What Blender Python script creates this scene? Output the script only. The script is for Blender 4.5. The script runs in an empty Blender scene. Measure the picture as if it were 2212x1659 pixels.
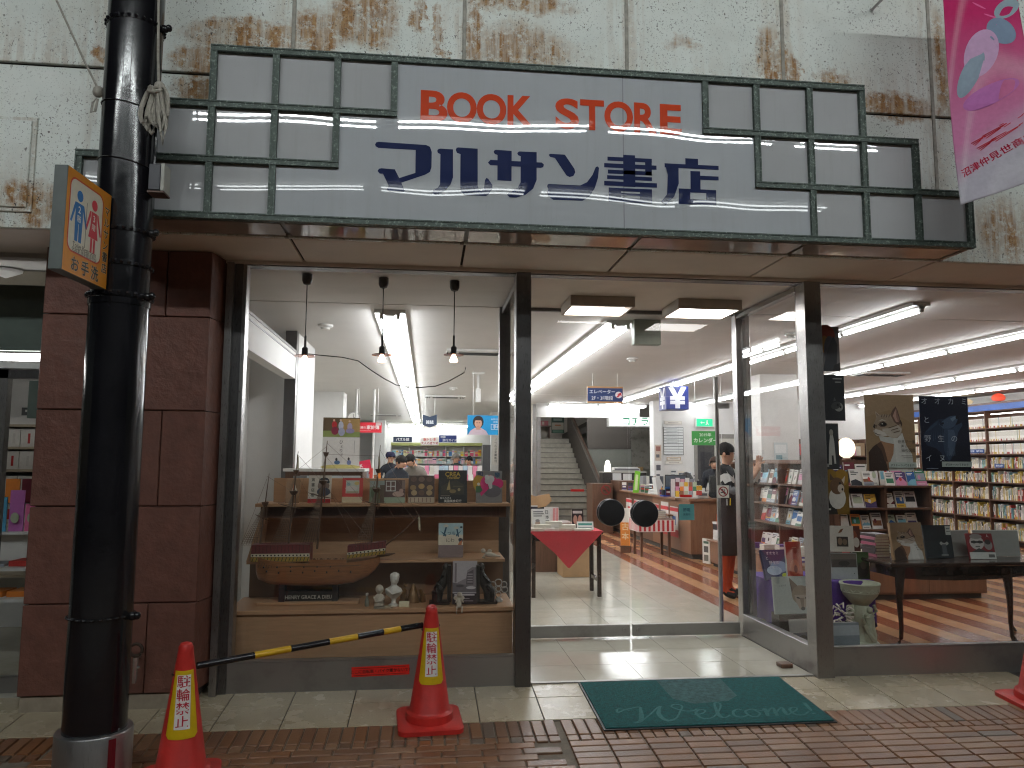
import bpy, bmesh, math, random
from mathutils import Vector, Matrix, Euler
random.seed(7)
R = math.radians
S = bpy.context.scene
COL = S.collection

# ------------------------------------------------------------------ camera, world, light, exposure
cam = bpy.data.cameras.new('camera'); camo = bpy.data.objects.new('camera', cam); COL.objects.link(camo)
cam.sensor_width = 36.0; cam.lens = 36.0 * 1634.08 / 2212.0; cam.clip_start = .05; cam.clip_end = 500
camo.location = (-.722, -5.313, 1.5)
camo.rotation_mode = 'XYZ'
_m = Matrix.Rotation(R(-6.4045), 4, 'Z') @ Matrix.Rotation(R(90 + 5.9201), 4, 'X') @ Matrix.Rotation(R(.25), 4, 'Z')
camo.rotation_euler = _m.to_euler()
S.camera = camo

w = bpy.data.worlds.new('World'); S.world = w; w.use_nodes = True
nt = w.node_tree; bg = nt.nodes['Background']
sky = nt.nodes.new('ShaderNodeTexSky'); sky.sky_type = 'NISHITA'; sky.sun_disc = False
sky.sun_elevation = R(14); sky.sun_rotation = R(200)
nt.links.new(sky.outputs[0], bg.inputs[0]); bg.inputs[1].default_value = .010

S.view_settings.view_transform = 'Standard'; S.view_settings.look = 'None'
S.view_settings.exposure = 0; S.view_settings.gamma = 1
S.render.engine = 'CYCLES'
cy = S.cycles
cy.use_denoising = True; cy.denoiser = 'OPENIMAGEDENOISE'; cy.denoising_input_passes = 'RGB_ALBEDO_NORMAL'; cy.denoising_prefilter = 'ACCURATE'; cy.max_bounces = 8; cy.diffuse_bounces = 4; cy.glossy_bounces = 4
cy.transparent_max_bounces = 24; cy.transmission_bounces = 4
cy.caustics_reflective = False; cy.caustics_refractive = False; cy.sample_clamp_indirect = 4.0
cy.blur_glossy = .0; cy.filter_width = 1.15
TUBE_OUT, TUBE_IN = 142.0, 42.0      # radiance of the arcade tubes and of the shop tubes

# ------------------------------------------------------------------ materials
MATS = {}
def newmat(name):
    m = bpy.data.materials.new(name); m.use_nodes = True; MATS[name] = m
    return m, m.node_tree, m.node_tree.nodes['Principled BSDF']
def N(nt, t, **k):
    n = nt.nodes.new('ShaderNode' + t)
    for a, v in k.items():
        if a.startswith('i_'):
            key = a[2:]; key = int(key) if key.isdigit() else key.replace('_', ' ')
            n.inputs[key].default_value = v
        else: setattr(n, a, v)
    return n
def L(nt, a, b): nt.links.new(a, b)
def noise(nt, scale=5, detail=4, rough=.55, stretch=None):
    tc = N(nt, 'NewGeometry'); mp = N(nt, 'Mapping')
    if stretch: mp.inputs['Scale'].default_value = stretch
    L(nt, tc.outputs['Position'], mp.inputs[0])
    n = N(nt, 'TexNoise', i_Scale=scale, i_Detail=detail, i_Roughness=rough)
    L(nt, mp.outputs[0], n.inputs['Vector']); return n
def ramp(nt, src, stops):
    r = N(nt, 'ValToRGB'); e = r.color_ramp.elements
    while len(e) < len(stops): e.new(.5)
    for q, (p, c) in zip(e, stops):
        q.position = p; q.color = (c, c, c, 1) if isinstance(c, (int, float)) else (*c, 1)
    L(nt, src, r.inputs[0]); return r
def mix(nt, fac, a, b, mode='MIX'):
    m = N(nt, 'Mix', data_type='RGBA', blend_type=mode)
    for s, v in ((m.inputs[0], fac), (m.inputs[6], a), (m.inputs[7], b)):
        if hasattr(v, 'links') or hasattr(v, 'is_linked'): L(nt, v, s)
        elif isinstance(v, (int, float)): s.default_value = v
        else: s.default_value = (*v, 1)
    return m.outputs[2]
def bump(nt, p, src, strength=.2, dist=.01):
    b = N(nt, 'Bump', i_Strength=strength, i_Distance=dist)
    L(nt, src, b.inputs['Height']); L(nt, b.outputs[0], p.inputs['Normal'])
def M(name, col=(.8, .8, .8), rough=.5, metal=0, var=.12, scale=8, bmp=0, bscale=60, spec=.5, coat=0, stretch=None, rv=.08):
    if name in MATS: return MATS[name]
    m, nt, p = newmat(name)
    n = noise(nt, scale, 5, .6, stretch)
    lo = tuple(c * (1 - var) for c in col); hi = tuple(min(1, c * (1 + var)) for c in col)
    r = ramp(nt, n.outputs[0], [(.3, lo), (.7, hi)]); L(nt, r.outputs[0], p.inputs['Base Color'])
    rr = ramp(nt, n.outputs[0], [(.25, max(.01, rough - min(rv, rough * .5))), (.75, min(1, rough + min(rv, rough * .5)))])
    L(nt, rr.outputs[0], p.inputs['Roughness'])
    p.inputs['Metallic'].default_value = metal; p.inputs['Specular IOR Level'].default_value = spec
    p.inputs['Coat Weight'].default_value = coat
    if bmp:
        b = noise(nt, bscale, 4, .6, stretch); bump(nt, p, b.outputs[0], bmp, .01)
    return m
def emit(name, col, s):
    if name in MATS: return MATS[name]
    m, nt, p = newmat(name)
    p.inputs['Base Color'].default_value = (col[0] * .5, col[1] * .5, col[2] * .5, 1)
    p.inputs['Emission Color'].default_value = (*col, 1); p.inputs['Emission Strength'].default_value = s
    return m
def printed(name, rough, spec=.5):
    # ink and paper colours come from the 'Col' attribute laid on the faces, with a little paper grain
    m, nt, p = newmat(name)
    a = N(nt, 'Attribute', attribute_name='Col'); n = noise(nt, 40, 3)
    r = ramp(nt, n.outputs[0], [(.2, .86), (.8, 1.0)])
    L(nt, mix(nt, 1.0, a.outputs['Color'], r.outputs[0], 'MULTIPLY'), p.inputs['Base Color'])
    p.inputs['Roughness'].default_value = rough; p.inputs['Specular IOR Level'].default_value = spec
    return m
PAINT = printed('printed_matter', .45); MATTE = printed('matte_colour', .8, .3); GLOSS = printed('gloss_colour', .2)

def glassmat(name, base, edge, tint=(1, 1, 1), rough=.0):
    m, nt, p = newmat(name); nt.nodes.remove(p)
    out = nt.nodes['Material Output']
    lw = N(nt, 'LayerWeight', i_Blend=.5)
    pw = N(nt, 'Math', operation='POWER'); L(nt, lw.outputs['Facing'], pw.inputs[0]); pw.inputs[1].default_value = 4
    ma = N(nt, 'Math', operation='MULTIPLY_ADD'); L(nt, pw.outputs[0], ma.inputs[0]); ma.inputs[1].default_value = edge; ma.inputs[2].default_value = base
    t = N(nt, 'BsdfTransparent'); t.inputs[0].default_value = (*tint, 1)
    g = N(nt, 'BsdfGlossy'); g.inputs['Roughness'].default_value = rough; g.inputs[0].default_value = (1, 1, 1, 1)
    mx = N(nt, 'MixShader'); L(nt, ma.outputs[0], mx.inputs[0]); L(nt, t.outputs[0], mx.inputs[1]); L(nt, g.outputs[0], mx.inputs[2])
    df = N(nt, 'BsdfDiffuse'); df.inputs[0].default_value = (.7, .7, .7, 1); mx2 = N(nt, 'MixShader')
    du = ramp(nt, noise(nt, 2.2, 5, .7, (1, 1, .5)).outputs[0], [(.4, .002), (.75, .016)]); L(nt, du.outputs[0], mx2.inputs[0]); L(nt, mx.outputs[0], mx2.inputs[1]); L(nt, df.outputs[0], mx2.inputs[2])
    L(nt, mx2.outputs[0], out.inputs[0]); return m
GLASS = glassmat('window_glass', .025, .5, (.955, .955, .95)); CLEAR = glassmat('clear_glass', .06, .6, (.9, .92, .92))

# rusted white enamel panels
STAINS = [(-2.17, 3.99, .15, .09, 1), (-1.90, 4.16, .32, .10, 1), (-2.17, 3.79, .14, .09, .9), (-3.03, 2.99, .08, .12, .8), (-2.73, 3.97, .05, .06, .8), (-1.43, 4.22, .17, .14, .9), (-1.15, 4.33, .19, .18, .9), (-.81, 4.39, .04, .13, .9), (-.69, 4.24, .03, .18, .9),
          (-.46, 4.25, .05, .2, 1), (-.16, 4.19, .32, .16, .6), (-.19, 4.51, .36, .07, .6), (1.57, 4.22, .09, .24, .7), (1.71, 4.15, .06, .11, 1), (2.0, 4.12, .13, .08, .7), (2.48, 3.95, .27, .09, .8), (2.82, 4.27, .10, .42, .5), (3.18, 3.09, .22, .24, .45), (-3.14, 3.06, .14, .10, .5), (.95, 4.3, .1, .05, .4)]
def rustmat():
    m, nt, p = newmat('rusted_white_enamel')
    tc = N(nt, 'TexCoord')
    base = ramp(nt, noise(nt, 2.2, 5, .6).outputs[0], [(.3, (.64, .68, .64)), (.5, (.71, .745, .70)), (.75, (.76, .785, .74))]).outputs[0]
    # drip streaks
    st = ramp(nt, noise(nt, 2.6, 6, .62, (7, 7, .6)).outputs[0], [(.42, 0), (.56, 1)])
    big = ramp(nt, noise(nt, 1.25, 6, .68, (1, 1, .8)).outputs[0], [(.46, 0), (.53, 1)])
    med = ramp(nt, noise(nt, 9, 8, .74).outputs[0], [(.44, 0), (.52, 1)])
    sp = N(nt, 'SeparateXYZ'); L(nt, tc.outputs['Object'], sp.inputs[0])
    def mth(op, a, b):
        q = N(nt, 'Math', operation=op, use_clamp=op != 'ABSOLUTE')
        for s, v in ((q.inputs[0], a), (q.inputs[1], b)):
            if hasattr(v, 'links') or hasattr(v, 'is_linked'): L(nt, v, s)
            else: s.default_value = v
        return q.outputs[0]
    # stains that gather along the edges of each sheet (object origin sits at the sheet's lower middle)
    ex = mth('MULTIPLY', mth('SUBTRACT', mth('ABSOLUTE', sp.outputs['X'], 0), .36), 7)
    ez = mth('SUBTRACT', 1, mth('MULTIPLY', sp.outputs['Z'], 2.4))
    edge = mth('MAXIMUM', mth('MULTIPLY', ex, .9), ez)
    # the large stains of this wall, each with its own place and size (world x, z, half width, half height)
    geo = N(nt, 'NewGeometry'); wob = noise(nt, 4.5, 6, .75)
    off = N(nt, 'VectorMath', operation='MULTIPLY_ADD'); L(nt, wob.outputs['Color'], off.inputs[0]); off.inputs[1].default_value = (.34, 0, .28); L(nt, geo.outputs['Position'], off.inputs[2])
    blob = None
    for bx_, bz_, rx_, rz_, am in STAINS:
        mp = N(nt, 'Mapping'); mp.inputs['Location'].default_value = (-(bx_ + .17) / rx_, 0, -(bz_ + .14) / rz_); mp.inputs['Scale'].default_value = (1 / rx_, 0, 1 / rz_); L(nt, off.outputs[0], mp.inputs[0])
        ln = N(nt, 'VectorMath', operation='LENGTH'); L(nt, mp.outputs[0], ln.inputs[0])
        v = mth('MULTIPLY', mth('SUBTRACT', 1.35, ln.outputs['Value']), am * 2.4)
        blob = v if blob is None else mth('MAXIMUM', blob, v)
    grain = ramp(nt, noise(nt, 22, 6, .75).outputs[0], [(.32, 0), (.49, 1)])
    drip = ramp(nt, noise(nt, 2.6, 6, .62, (9, 9, .7)).outputs[0], [(.38, .42), (.58, 1)])
    m2 = mth('MULTIPLY', mth('MULTIPLY', blob, grain.outputs[0]), drip.outputs[0])
    m1 = mth('MULTIPLY', mth('MULTIPLY', st.outputs[0], mth('MULTIPLY', edge, grain.outputs[0])), .35)
    msk = mth('MAXIMUM', m1, m2)
    rust = ramp(nt, noise(nt, 30, 6, .7).outputs[0], [(.3, (.17, .075, .026)), (.5, (.34, .175, .066)), (.7, (.48, .31, .15))]).outputs[0]
    c = mix(nt, msk, base, rust)
    # yellowish wash round the rust
    wash = ramp(nt, noise(nt, 3.5, 4, .6).outputs[0], [(.5, 0), (.8, .22)])
    c = mix(nt, wash.outputs[0], c, (.50, .44, .33))
    # black chips and specks
    ch = ramp(nt, noise(nt, 46, 3, .6, (1, 1, .75)).outputs[0], [(.635, 0), (.66, 1)])
    ch2 = ramp(nt, noise(nt, 110, 2, .5).outputs[0], [(.64, 0), (.67, .8)])
    hv = ramp(nt, noise(nt, 3, 3, .5).outputs[0], [(.35, .25), (.65, 1)])
    k = mth('MULTIPLY', mth('MAXIMUM', ch.outputs[0], ch2.outputs[0]), hv.outputs[0])
    c = mix(nt, k, c, (.06, .05, .04))
    L(nt, c, p.inputs['Base Color'])
    rr = ramp(nt, msk, [(0, .35), (1, .85)]); L(nt, rr.outputs[0], p.inputs['Roughness'])
    h = mth('SUBTRACT', 1, mth('MAXIMUM', msk, k)); bump(nt, p, h, .35, .004)
    return m
RUST = rustmat()
def framemat():
    m, nt, p = newmat('verdigris_sign_frame')
    c = mix(nt, ramp(nt, noise(nt, 18, 5, .6).outputs[0], [(.35, 0), (.7, 1)]).outputs[0], (.040, .056, .047), (.075, .10, .085))
    c = mix(nt, ramp(nt, noise(nt, 60, 5, .7, (1, 1, 1.0)).outputs[0], [(.54, 0), (.64, .6)]).outputs[0], c, (.30, .37, .32))
    L(nt, c, p.inputs['Base Color']); p.inputs['Roughness'].default_value = .55; p.inputs['Metallic'].default_value = .2
    bump(nt, p, noise(nt, 90, 4).outputs[0], .25, .004); return m
FRAME = framemat()
def acrylmat(name, col):
    m, nt, p = newmat(name)
    c = ramp(nt, noise(nt, 2.4, 5, .6).outputs[0], [(.3, tuple(v * .93 for v in col)), (.7, col)]).outputs[0]
    c = mix(nt, ramp(nt, noise(nt, 70, 3, .6).outputs[0], [(.72, 0), (.75, .5)]).outputs[0], c, (.2, .2, .2))
    c = mix(nt, ramp(nt, noise(nt, 3.0, 6, .65, (8, 8, .5)).outputs[0], [(.5, 0), (.8, .22)]).outputs[0], c, (.30, .29, .26))
    L(nt, c, p.inputs['Base Color']); p.inputs['Roughness'].default_value = .015
    p.inputs['Specular IOR Level'].default_value = .5
    bump(nt, p, noise(nt, .9, 1, .3).outputs[0], .22, .05); return m
ACRYL = acrylmat('sign_acrylic', (.45, .47, .495)); ACRYL2 = acrylmat('cell_acrylic', (.45, .455, .465))
def inkmat(name, col):
    m = M(name, col, .015, 0, .05, 6); nt = m.node_tree
    bump(nt, nt.nodes['Principled BSDF'], noise(nt, .9, 1, .3).outputs[0], .22, .05); return m
INKRED = inkmat('sign_red_ink', (.62, .075, .03)); INKBLUE = inkmat('sign_navy_ink', (.022, .03, .085))
GRANITE = M('red_brown_stone_slab', (.152, .063, .045), .58, 0, .2, 11, 1.0, 13)
def steelmat(name, col, rough, stretch):
    m, nt, p = newmat(name)
    n = noise(nt, 30, 4, .6, stretch); c = ramp(nt, n.outputs[0], [(.3, tuple(v * .88 for v in col)), (.7, col)])
    d = ramp(nt, noise(nt, 2.5, 5, .65).outputs[0], [(.5, 0), (.75, .5)])
    L(nt, mix(nt, d.outputs[0], c.outputs[0], (.12, .10, .085)), p.inputs['Base Color'])
    p.inputs['Metallic'].default_value = .9
    rr = ramp(nt, n.outputs[0], [(.3, rough - .06), (.7, rough + .1)]); L(nt, rr.outputs[0], p.inputs['Roughness']); return m
STEEL = steelmat('brushed_steel', (.40, .388, .38), .3, (20, 20, .6)); STEELH = steelmat('brushed_steel_rail', (.42, .41, .40), .38, (.6, 20, 20))
DKSTEEL = steelmat('dark_bronze_steel', (.17, .165, .165), .3, (20, 20, .6))
BLACKP = M('glossy_black_paint', (.008, .008, .010), .16, 0, .3, 3, .12, 6, .5, 0)
BLACK = M('black_plastic', (.012, .012, .014), .4)
WOODL = M('beech_veneer', (.48, .285, .16), .42, 0, .1, 3, 0, 60, .4, 0, (2, 2, 22))
WOODLH = M('beech_veneer_shelf', (.50, .295, .165), .42, 0, .1, 3, 0, 60, .4, 0, (2, 22, 22))
WOODD = M('dark_walnut', (.115, .058, .036), .4, 0, .22, 3, 0, 60, .4, 0, (14, 14, 1.2))
WOODM = M('brown_counter_wood', (.23, .115, .065), .35, 0, .15, 3, 0, 60, .4, 0, (12, 12, 1.2))
EBONY = M('dark_polished_table', (.028, .017, .013), .22, 0, .3, 5, 0, 60, .5, .2)
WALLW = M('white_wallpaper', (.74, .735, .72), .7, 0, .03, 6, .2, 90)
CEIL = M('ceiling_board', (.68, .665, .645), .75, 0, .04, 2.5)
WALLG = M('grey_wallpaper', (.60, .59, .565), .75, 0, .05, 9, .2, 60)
SOFFIT = M('soffit_board', (.74, .665, .59), .6, 0, .08, 2)
BEIGE = M('beige_plinth', (.30, .25, .19), .7, 0, .2, 12)
DARKGAP = M('dark_joint', (.05, .044, .038), .9)
MIRROR = M('tinted_underside_panel', (.30, .235, .205), .05, 0, .2, 3, .12, 5, .9)

# ------------------------------------------------------------------ mesh helpers
def lin(c):
    # '#rrggbb' as seen on paper -> linear reflectance
    if isinstance(c, str):
        c = c.lstrip('#'); v = [int(c[i:i + 2], 16) / 255 for i in (0, 2, 4)]
        return tuple(((x + .055) / 1.055) ** 2.4 if x > .04 else x / 12.92 for x in v)
    return c
class MB:
    def __init__(s): s.v, s.f, s.c, s.xf = [], [], [], None
    def add(s, vs, fs, col=(1, 1, 1)):
        o = len(s.v)
        s.v += [tuple(s.xf @ Vector(p)) for p in vs] if s.xf else [tuple(p) for p in vs]
        s.f += [tuple(o + i for i in f) for f in fs]; s.c += [lin(col)] * len(fs); return s
    def box(s, x0, x1, y0, y1, z0, z1, col=(1, 1, 1), b=0):
        if b:
            b = min(b, .45 * min(abs(x1 - x0), abs(y1 - y0), abs(z1 - z0))); vs = []; fs = []
            for sx, X in ((0, x0), (1, x1)):
                for sy, Y in ((0, y0), (1, y1)):
                    for sz, Z in ((0, z0), (1, z1)):
                        dx, dy, dz = (b if not sx else -b), (b if not sy else -b), (b if not sz else -b)
                        vs += [(X, Y + dy, Z + dz), (X + dx, Y, Z + dz), (X + dx, Y + dy, Z)]
            i = lambda sx, sy, sz, k: ((sx * 2 + sy) * 2 + sz) * 3 + k
            for q in (0, 1):
                a = [i(q, 0, 0, 0), i(q, 0, 1, 0), i(q, 1, 1, 0), i(q, 1, 0, 0)]; fs.append(a if q == 0 else a[::-1])
                a = [i(0, q, 0, 1), i(1, q, 0, 1), i(1, q, 1, 1), i(0, q, 1, 1)]; fs.append(a if q == 0 else a[::-1])
                a = [i(0, 0, q, 2), i(0, 1, q, 2), i(1, 1, q, 2), i(1, 0, q, 2)]; fs.append(a if q == 0 else a[::-1])
            for p in (0, 1):
                for q in (0, 1):
                    fs.append([i(p, q, 0, 0), i(p, q, 0, 1), i(p, q, 1, 1), i(p, q, 1, 0)])
                    fs.append([i(p, 0, q, 0), i(p, 0, q, 2), i(p, 1, q, 2), i(p, 1, q, 0)])
                    fs.append([i(0, p, q, 1), i(0, p, q, 2), i(1, p, q, 2), i(1, p, q, 1)])
                    for r in (0, 1): fs.append([i(p, q, r, 0), i(p, q, r, 1), i(p, q, r, 2)])
            return s.add(vs, fs, col)
        vs = [(x0, y0, z0), (x1, y0, z0), (x1, y1, z0), (x0, y1, z0), (x0, y0, z1), (x1, y0, z1), (x1, y1, z1), (x0, y1, z1)]
        return s.add(vs, [(0, 3, 2, 1), (4, 5, 6, 7), (0, 1, 5, 4), (1, 2, 6, 5), (2, 3, 7, 6), (3, 0, 4, 7)], col)
    def tube(s, pts, r, n=6, col=(1, 1, 1), caps=True):
        pts = [Vector(p) for p in pts]; rs = r if isinstance(r, (list, tuple)) else [r] * len(pts); vs = []
        for i, p in enumerate(pts):
            d = (pts[min(i + 1, len(pts) - 1)] - pts[max(i - 1, 0)]).normalized()
            a = Vector((0, 0, 1)) if abs(d.z) < .9 else Vector((1, 0, 0))
            u = d.cross(a).normalized(); v = d.cross(u)
            vs += [tuple(p + (u * math.cos(2 * math.pi * k / n) + v * math.sin(2 * math.pi * k / n)) * rs[i]) for k in range(n)]
        fs = [(i * n + k, i * n + (k + 1) % n, (i + 1) * n + (k + 1) % n, (i + 1) * n + k) for i in range(len(pts) - 1) for k in range(n)]
        if caps: fs += [tuple(range(n))[::-1], tuple((len(pts) - 1) * n + k for k in range(n))]
        return s.add(vs, fs, col)
    def lathe(s, prof, c=(0, 0, 0), n=20, col=(1, 1, 1), caps=True):
        vs = [(c[0] + r * math.cos(2 * math.pi * k / n), c[1] + r * math.sin(2 * math.pi * k / n), c[2] + z) for r, z in prof for k in range(n)]
        fs = [(i * n + k, i * n + (k + 1) % n, (i + 1) * n + (k + 1) % n, (i + 1) * n + k) for i in range(len(prof) - 1) for k in range(n)]
        if caps: fs += [tuple(range(n))[::-1], tuple((len(prof) - 1) * n + k for k in range(n))]
        return s.add(vs, fs, col)
    def ball(s, c, r, n=10, m=7, col=(1, 1, 1)):
        rx, ry, rz = r if isinstance(r, (tuple, list)) else (r, r, r); vs = []
        for i in range(m + 1):
            t = math.pi * i / m
            vs += [(c[0] + rx * math.sin(t) * math.cos(2 * math.pi * k / n), c[1] + ry * math.sin(t) * math.sin(2 * math.pi * k / n), c[2] - rz * math.cos(t)) for k in range(n)]
        fs = [(i * n + k, i * n + (k + 1) % n, (i + 1) * n + (k + 1) % n, (i + 1) * n + k) for i in range(m) for k in range(n)]
        return s.add(vs, fs, col)
    def prism(s, pts, y0, y1, col=(1, 1, 1)):
        # outline in x,z extruded from y0 (front) to y1
        n = len(pts); vs = [(x, y0, z) for x, z in pts] + [(x, y1, z) for x, z in pts]
        fs = [tuple(range(n)), tuple(range(n, 2 * n))[::-1]] + [(k, k + n, (k + 1) % n + n, (k + 1) % n) for k in range(n)]
        return s.add(vs, fs, col)
    def flat(s, pts, y, col):
        return s.add([(x, y, z) for x, z in pts], [tuple(range(len(pts)))], col)
    def quad(s, x0, x1, z0, z1, y, col): return s.flat([(x0, z0), (x1, z0), (x1, z1), (x0, z1)], y, col)
    def ell(s, cx, cz, rx, rz, y, col, n=16, rot=0):
        return s.flat([(cx + rx * math.cos(t) * math.cos(rot) - rz * math.sin(t) * math.sin(rot), cz + rx * math.cos(t) * math.sin(rot) + rz * math.sin(t) * math.cos(rot)) for t in [2 * math.pi * k / n for k in range(n)]], y, col)
    def text(s, body, x, z, h, y, col, bold=0, align='CENTER', vert=False, sx=1, shear=0, rot=0):
        # lettering in the x,z plane facing -y; h = height of a full character
        if vert:
            for i, ch in enumerate(body): s.text(ch, x, z - (i + .5) * h * 1.08, h, y, col, bold, 'CENTER', False, sx, shear)
            return s
        if bold > 0 and any(ord(c_) > 0x2E80 for c_ in body):
            b_ = bold * .7                       # heavier Japanese strokes: the same glyphs laid over one another, slightly shifted
            for i_, (ax, az) in enumerate(((-b_, 0), (b_, 0), (0, -b_), (0, b_))): s.text(body, x + ax * h, z + az * h, h, y - .00008 * i_, col, 0, align, False, sx, shear, rot)
            return s
        vs, fs, wd = glyphs(body, bold)
        k = h; ox = {'CENTER': -wd / 2, 'LEFT': 0, 'RIGHT': -wd}[align]; ca, sa = math.cos(rot), math.sin(rot)
        out = []
        for a, b in vs:
            px, pz = (a + ox + shear * b) * k * sx, (b - .36) * k
            out.append((x + px * ca - pz * sa, y, z + px * sa + pz * ca))
        return s.add(out, fs, col)
    def build(s, name, mat, parent=None, smooth=False, origin=None, angle=40):
        me = bpy.data.meshes.new(name)
        o0 = Vector(origin) if origin else Vector((0, 0, 0))
        me.from_pydata([tuple(Vector(v) - o0) for v in s.v] if origin else s.v, [], s.f)
        if mat in (PAINT, MATTE, GLOSS):
            ca = me.color_attributes.new('Col', 'FLOAT_COLOR', 'CORNER'); d = []
            for p, c in zip(me.polygons, s.c): d += [c[0], c[1], c[2], 1.0] * p.loop_total
            ca.data.foreach_set('color', d)
        me.materials.append(mat)
        if smooth:
            me.polygons.foreach_set('use_smooth', [True] * len(me.polygons))
            try: me.set_sharp_from_angle(angle=R(angle))
            except Exception: pass
        me.validate(); me.update()
        o = bpy.data.objects.new(name, me); COL.objects.link(o)
        if origin: o.location = o0
        if parent: o.parent = parent
        return o
_G = {}
def glyphs(body, bold):
    key = (body, bold)
    if key not in _G:
        cu = bpy.data.curves.new('t', 'FONT'); cu.body = body; cu.size = 1; cu.resolution_u = 3 if len(body) > 1 else 6; cu.offset = bold
        cu.dimensions = '2D'; cu.fill_mode = 'BOTH'
        ob = bpy.data.objects.new('t', cu); COL.objects.link(ob); me = ob.to_mesh()
        vs = [(v.co.x, v.co.y) for v in me.vertices]; fs = [tuple(p.vertices) for p in me.polygons]
        # faces must look towards -y once laid in x,z
        if fs:
            a, b, c = (vs[i] for i in fs[0][:3])
            if (b[0] - a[0]) * (c[1] - a[1]) - (b[1] - a[1]) * (c[0] - a[0]) < 0: fs = [f[::-1] for f in fs]
        xs = [v[0] for v in vs] or [0, 1]; x0, x1 = min(xs), max(xs)
        _G[key] = ([(a - x0, b) for a, b in vs], fs, x1 - x0)
        ob.to_mesh_clear(); bpy.data.objects.remove(ob); bpy.data.curves.remove(cu)
    return _G[key]
def tag(o, label, cat, group=None):
    o['label'] = label; o['category'] = cat
    if group: o['group'] = group
    return o
def thing(name, label, cat, loc=(0, 0, 0), rz=0, group=None, rx=0):
    o = bpy.data.objects.new(name, None); COL.objects.link(o); o.location = loc; o.rotation_euler = (R(rx), 0, R(rz)); o.empty_display_size = .1
    return tag(o, label, cat, group)
def struct(o): o['kind'] = 'structure'; return o
def stuff(o, label=None, cat=None):
    o['kind'] = 'stuff'
    if label: tag(o, label, cat)
    return o
def copy(o, parent=None):
    c = o.copy(); COL.objects.link(c)
    if parent: c.parent = parent
    return c
def bx(name, mat, parent, x0, x1, y0, y1, z0, z1, b=0, col=(1, 1, 1)):
    return MB().box(x0, x1, y0, y1, z0, z1, col, b).build(name, mat, parent)

# ------------------------------------------------------------------ ground: sloping apron, brick paving, shop floor
SL = .075
def gz(y): return SL * y if y < 0 else 0
# street bed under the bricks: falls away from the shop, then levels out
def sheet(name, xs, ys, zf, mat):
    vs = [(x, y, zf(y)) for y in ys for x in xs]; n = len(xs)
    fs = [(j * n + i, j * n + i + 1, (j + 1) * n + i + 1, (j + 1) * n + i) for j in range(len(ys) - 1) for i in range(n - 1)]
    return MB().add(vs, fs).build(name, mat)
GROUT = M('brick_grout', (.20, .165, .13), .9, 0, .2, 20, .3, 80)
def bed(y): return SL * max(y, -2.2) - .012
ground = struct(sheet('ground', (-40, -6, 6, 40), (-60, -12, -6, -2.2, -.62, .02), bed, GROUT))
BRICKM = []
for i, c in enumerate([(.20, .095, .046), (.225, .106, .05), (.178, .080, .040), (.24, .125, .064), (.16, .078, .042), (.13, .092, .068), (.215, .090, .036)]):
    BRICKM.append(M('paving_brick_%d' % i, c, .34, 0, .14, 9, .2, 60, rv=.03))
def tilted(o, y): o.rotation_euler = (math.atan(SL), 0, 0)
paving = MB().box(-40, 40, -.6125, -.6105, SL * -.612 - .03, SL * -.612 - .004).build('brick_paving', GROUT); struct(paving)
_bm = {}
def brick(x0, x1, y0, y1):
    w_, d_ = round(x1 - x0, 4), round(y1 - y0, 4)
    mi = random.choices(range(7), (5, 5, 4, 3, 3, 1, 3))[0]
    k = (w_, d_, mi)
    if k not in _bm:
        o = MB().box(-w_ / 2, w_ / 2, -d_ / 2, d_ / 2, -.03, 0, b=.004).build('brick', BRICKM[mi], paving); _bm[k] = o.data
    else:
        o = bpy.data.objects.new('brick', _bm[k]); COL.objects.link(o); o.parent = paving
    y = (y0 + y1) / 2
    o.location = ((x0 + x1) / 2, y, SL * y + random.uniform(-.0015, .0015)); o.rotation_euler = (math.atan(SL) + random.uniform(-.004, .004), random.uniform(-.006, .006), random.uniform(-.006, .006))
rest = [MB() for _ in range(7)]
def rbrick(x0, x1, y0, y1):
    m = rest[random.choices(range(7), (5, 5, 4, 3, 3, 1, 3))[0]]; a, b = (max(y0, -2.2), max(y1, -2.2))
    za, zb = SL * a, SL * b; e = .004
    m.add([(x0, y0, za - .02), (x1, y0, za - .02), (x1, y1, zb - .02), (x0, y1, zb - .02), (x0 + e, y0 + e, za), (x1 - e, y0 + e, za), (x1 - e, y1 - e, zb), (x0 + e, y1 - e, zb)],
          [(4, 5, 6, 7), (0, 1, 5, 4), (1, 2, 6, 5), (2, 3, 7, 6), (3, 0, 4, 7)])
JX = .095                                            # dark expansion joint across the bricks
def course(y1, d, w, off=0, near=True):
    x = -2.72 + off if near else -9 + off
    end = 3.05 if near else 9
    f = brick if near else rbrick
    while x < end:
        a, b = x, x + w - .009
        if a < JX < b: x = JX + .012; continue
        if b < JX < b + .009: b = JX - .008
        f(a, b, y1 - d + .009, y1); x += w
course(-.615, .215, .0735); course(-.830, .0735, .0735)
yy = -.9035; k = 0
while yy > -1.19: course(yy, .072, .222, -.11 if k % 2 else -.03); yy -= .072; k += 1
for k2 in range(40): course(yy, .072, .222, .111 * (k2 % 2), False); yy -= .072
for xx, n in ((-9, 84), (3.06, 80)):
    pass
for side in (-1, 1):                                 # the same courses beyond the frame on both sides
    x = -2.74 if side < 0 else 3.1
    while abs(x) < 9:
        a, b = (x - .0645, x) if side < 0 else (x, x + .0645)
        rbrick(a, b, -.82, -.615); rbrick(a, b, -.8945, -.83); x += side * .0735
    for j in range(k):
        x = -2.9 if side < 0 else 3.28
        x += side * (.111 if j % 2 else 0)
        while abs(x) < 9:
            a, b = (x - .213, x) if side < 0 else (x, x + .213)
            rbrick(a, b, -.9665 - .072 * j, -.9035 - .072 * j); x += side * .222
far = MB(); mats = []
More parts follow.
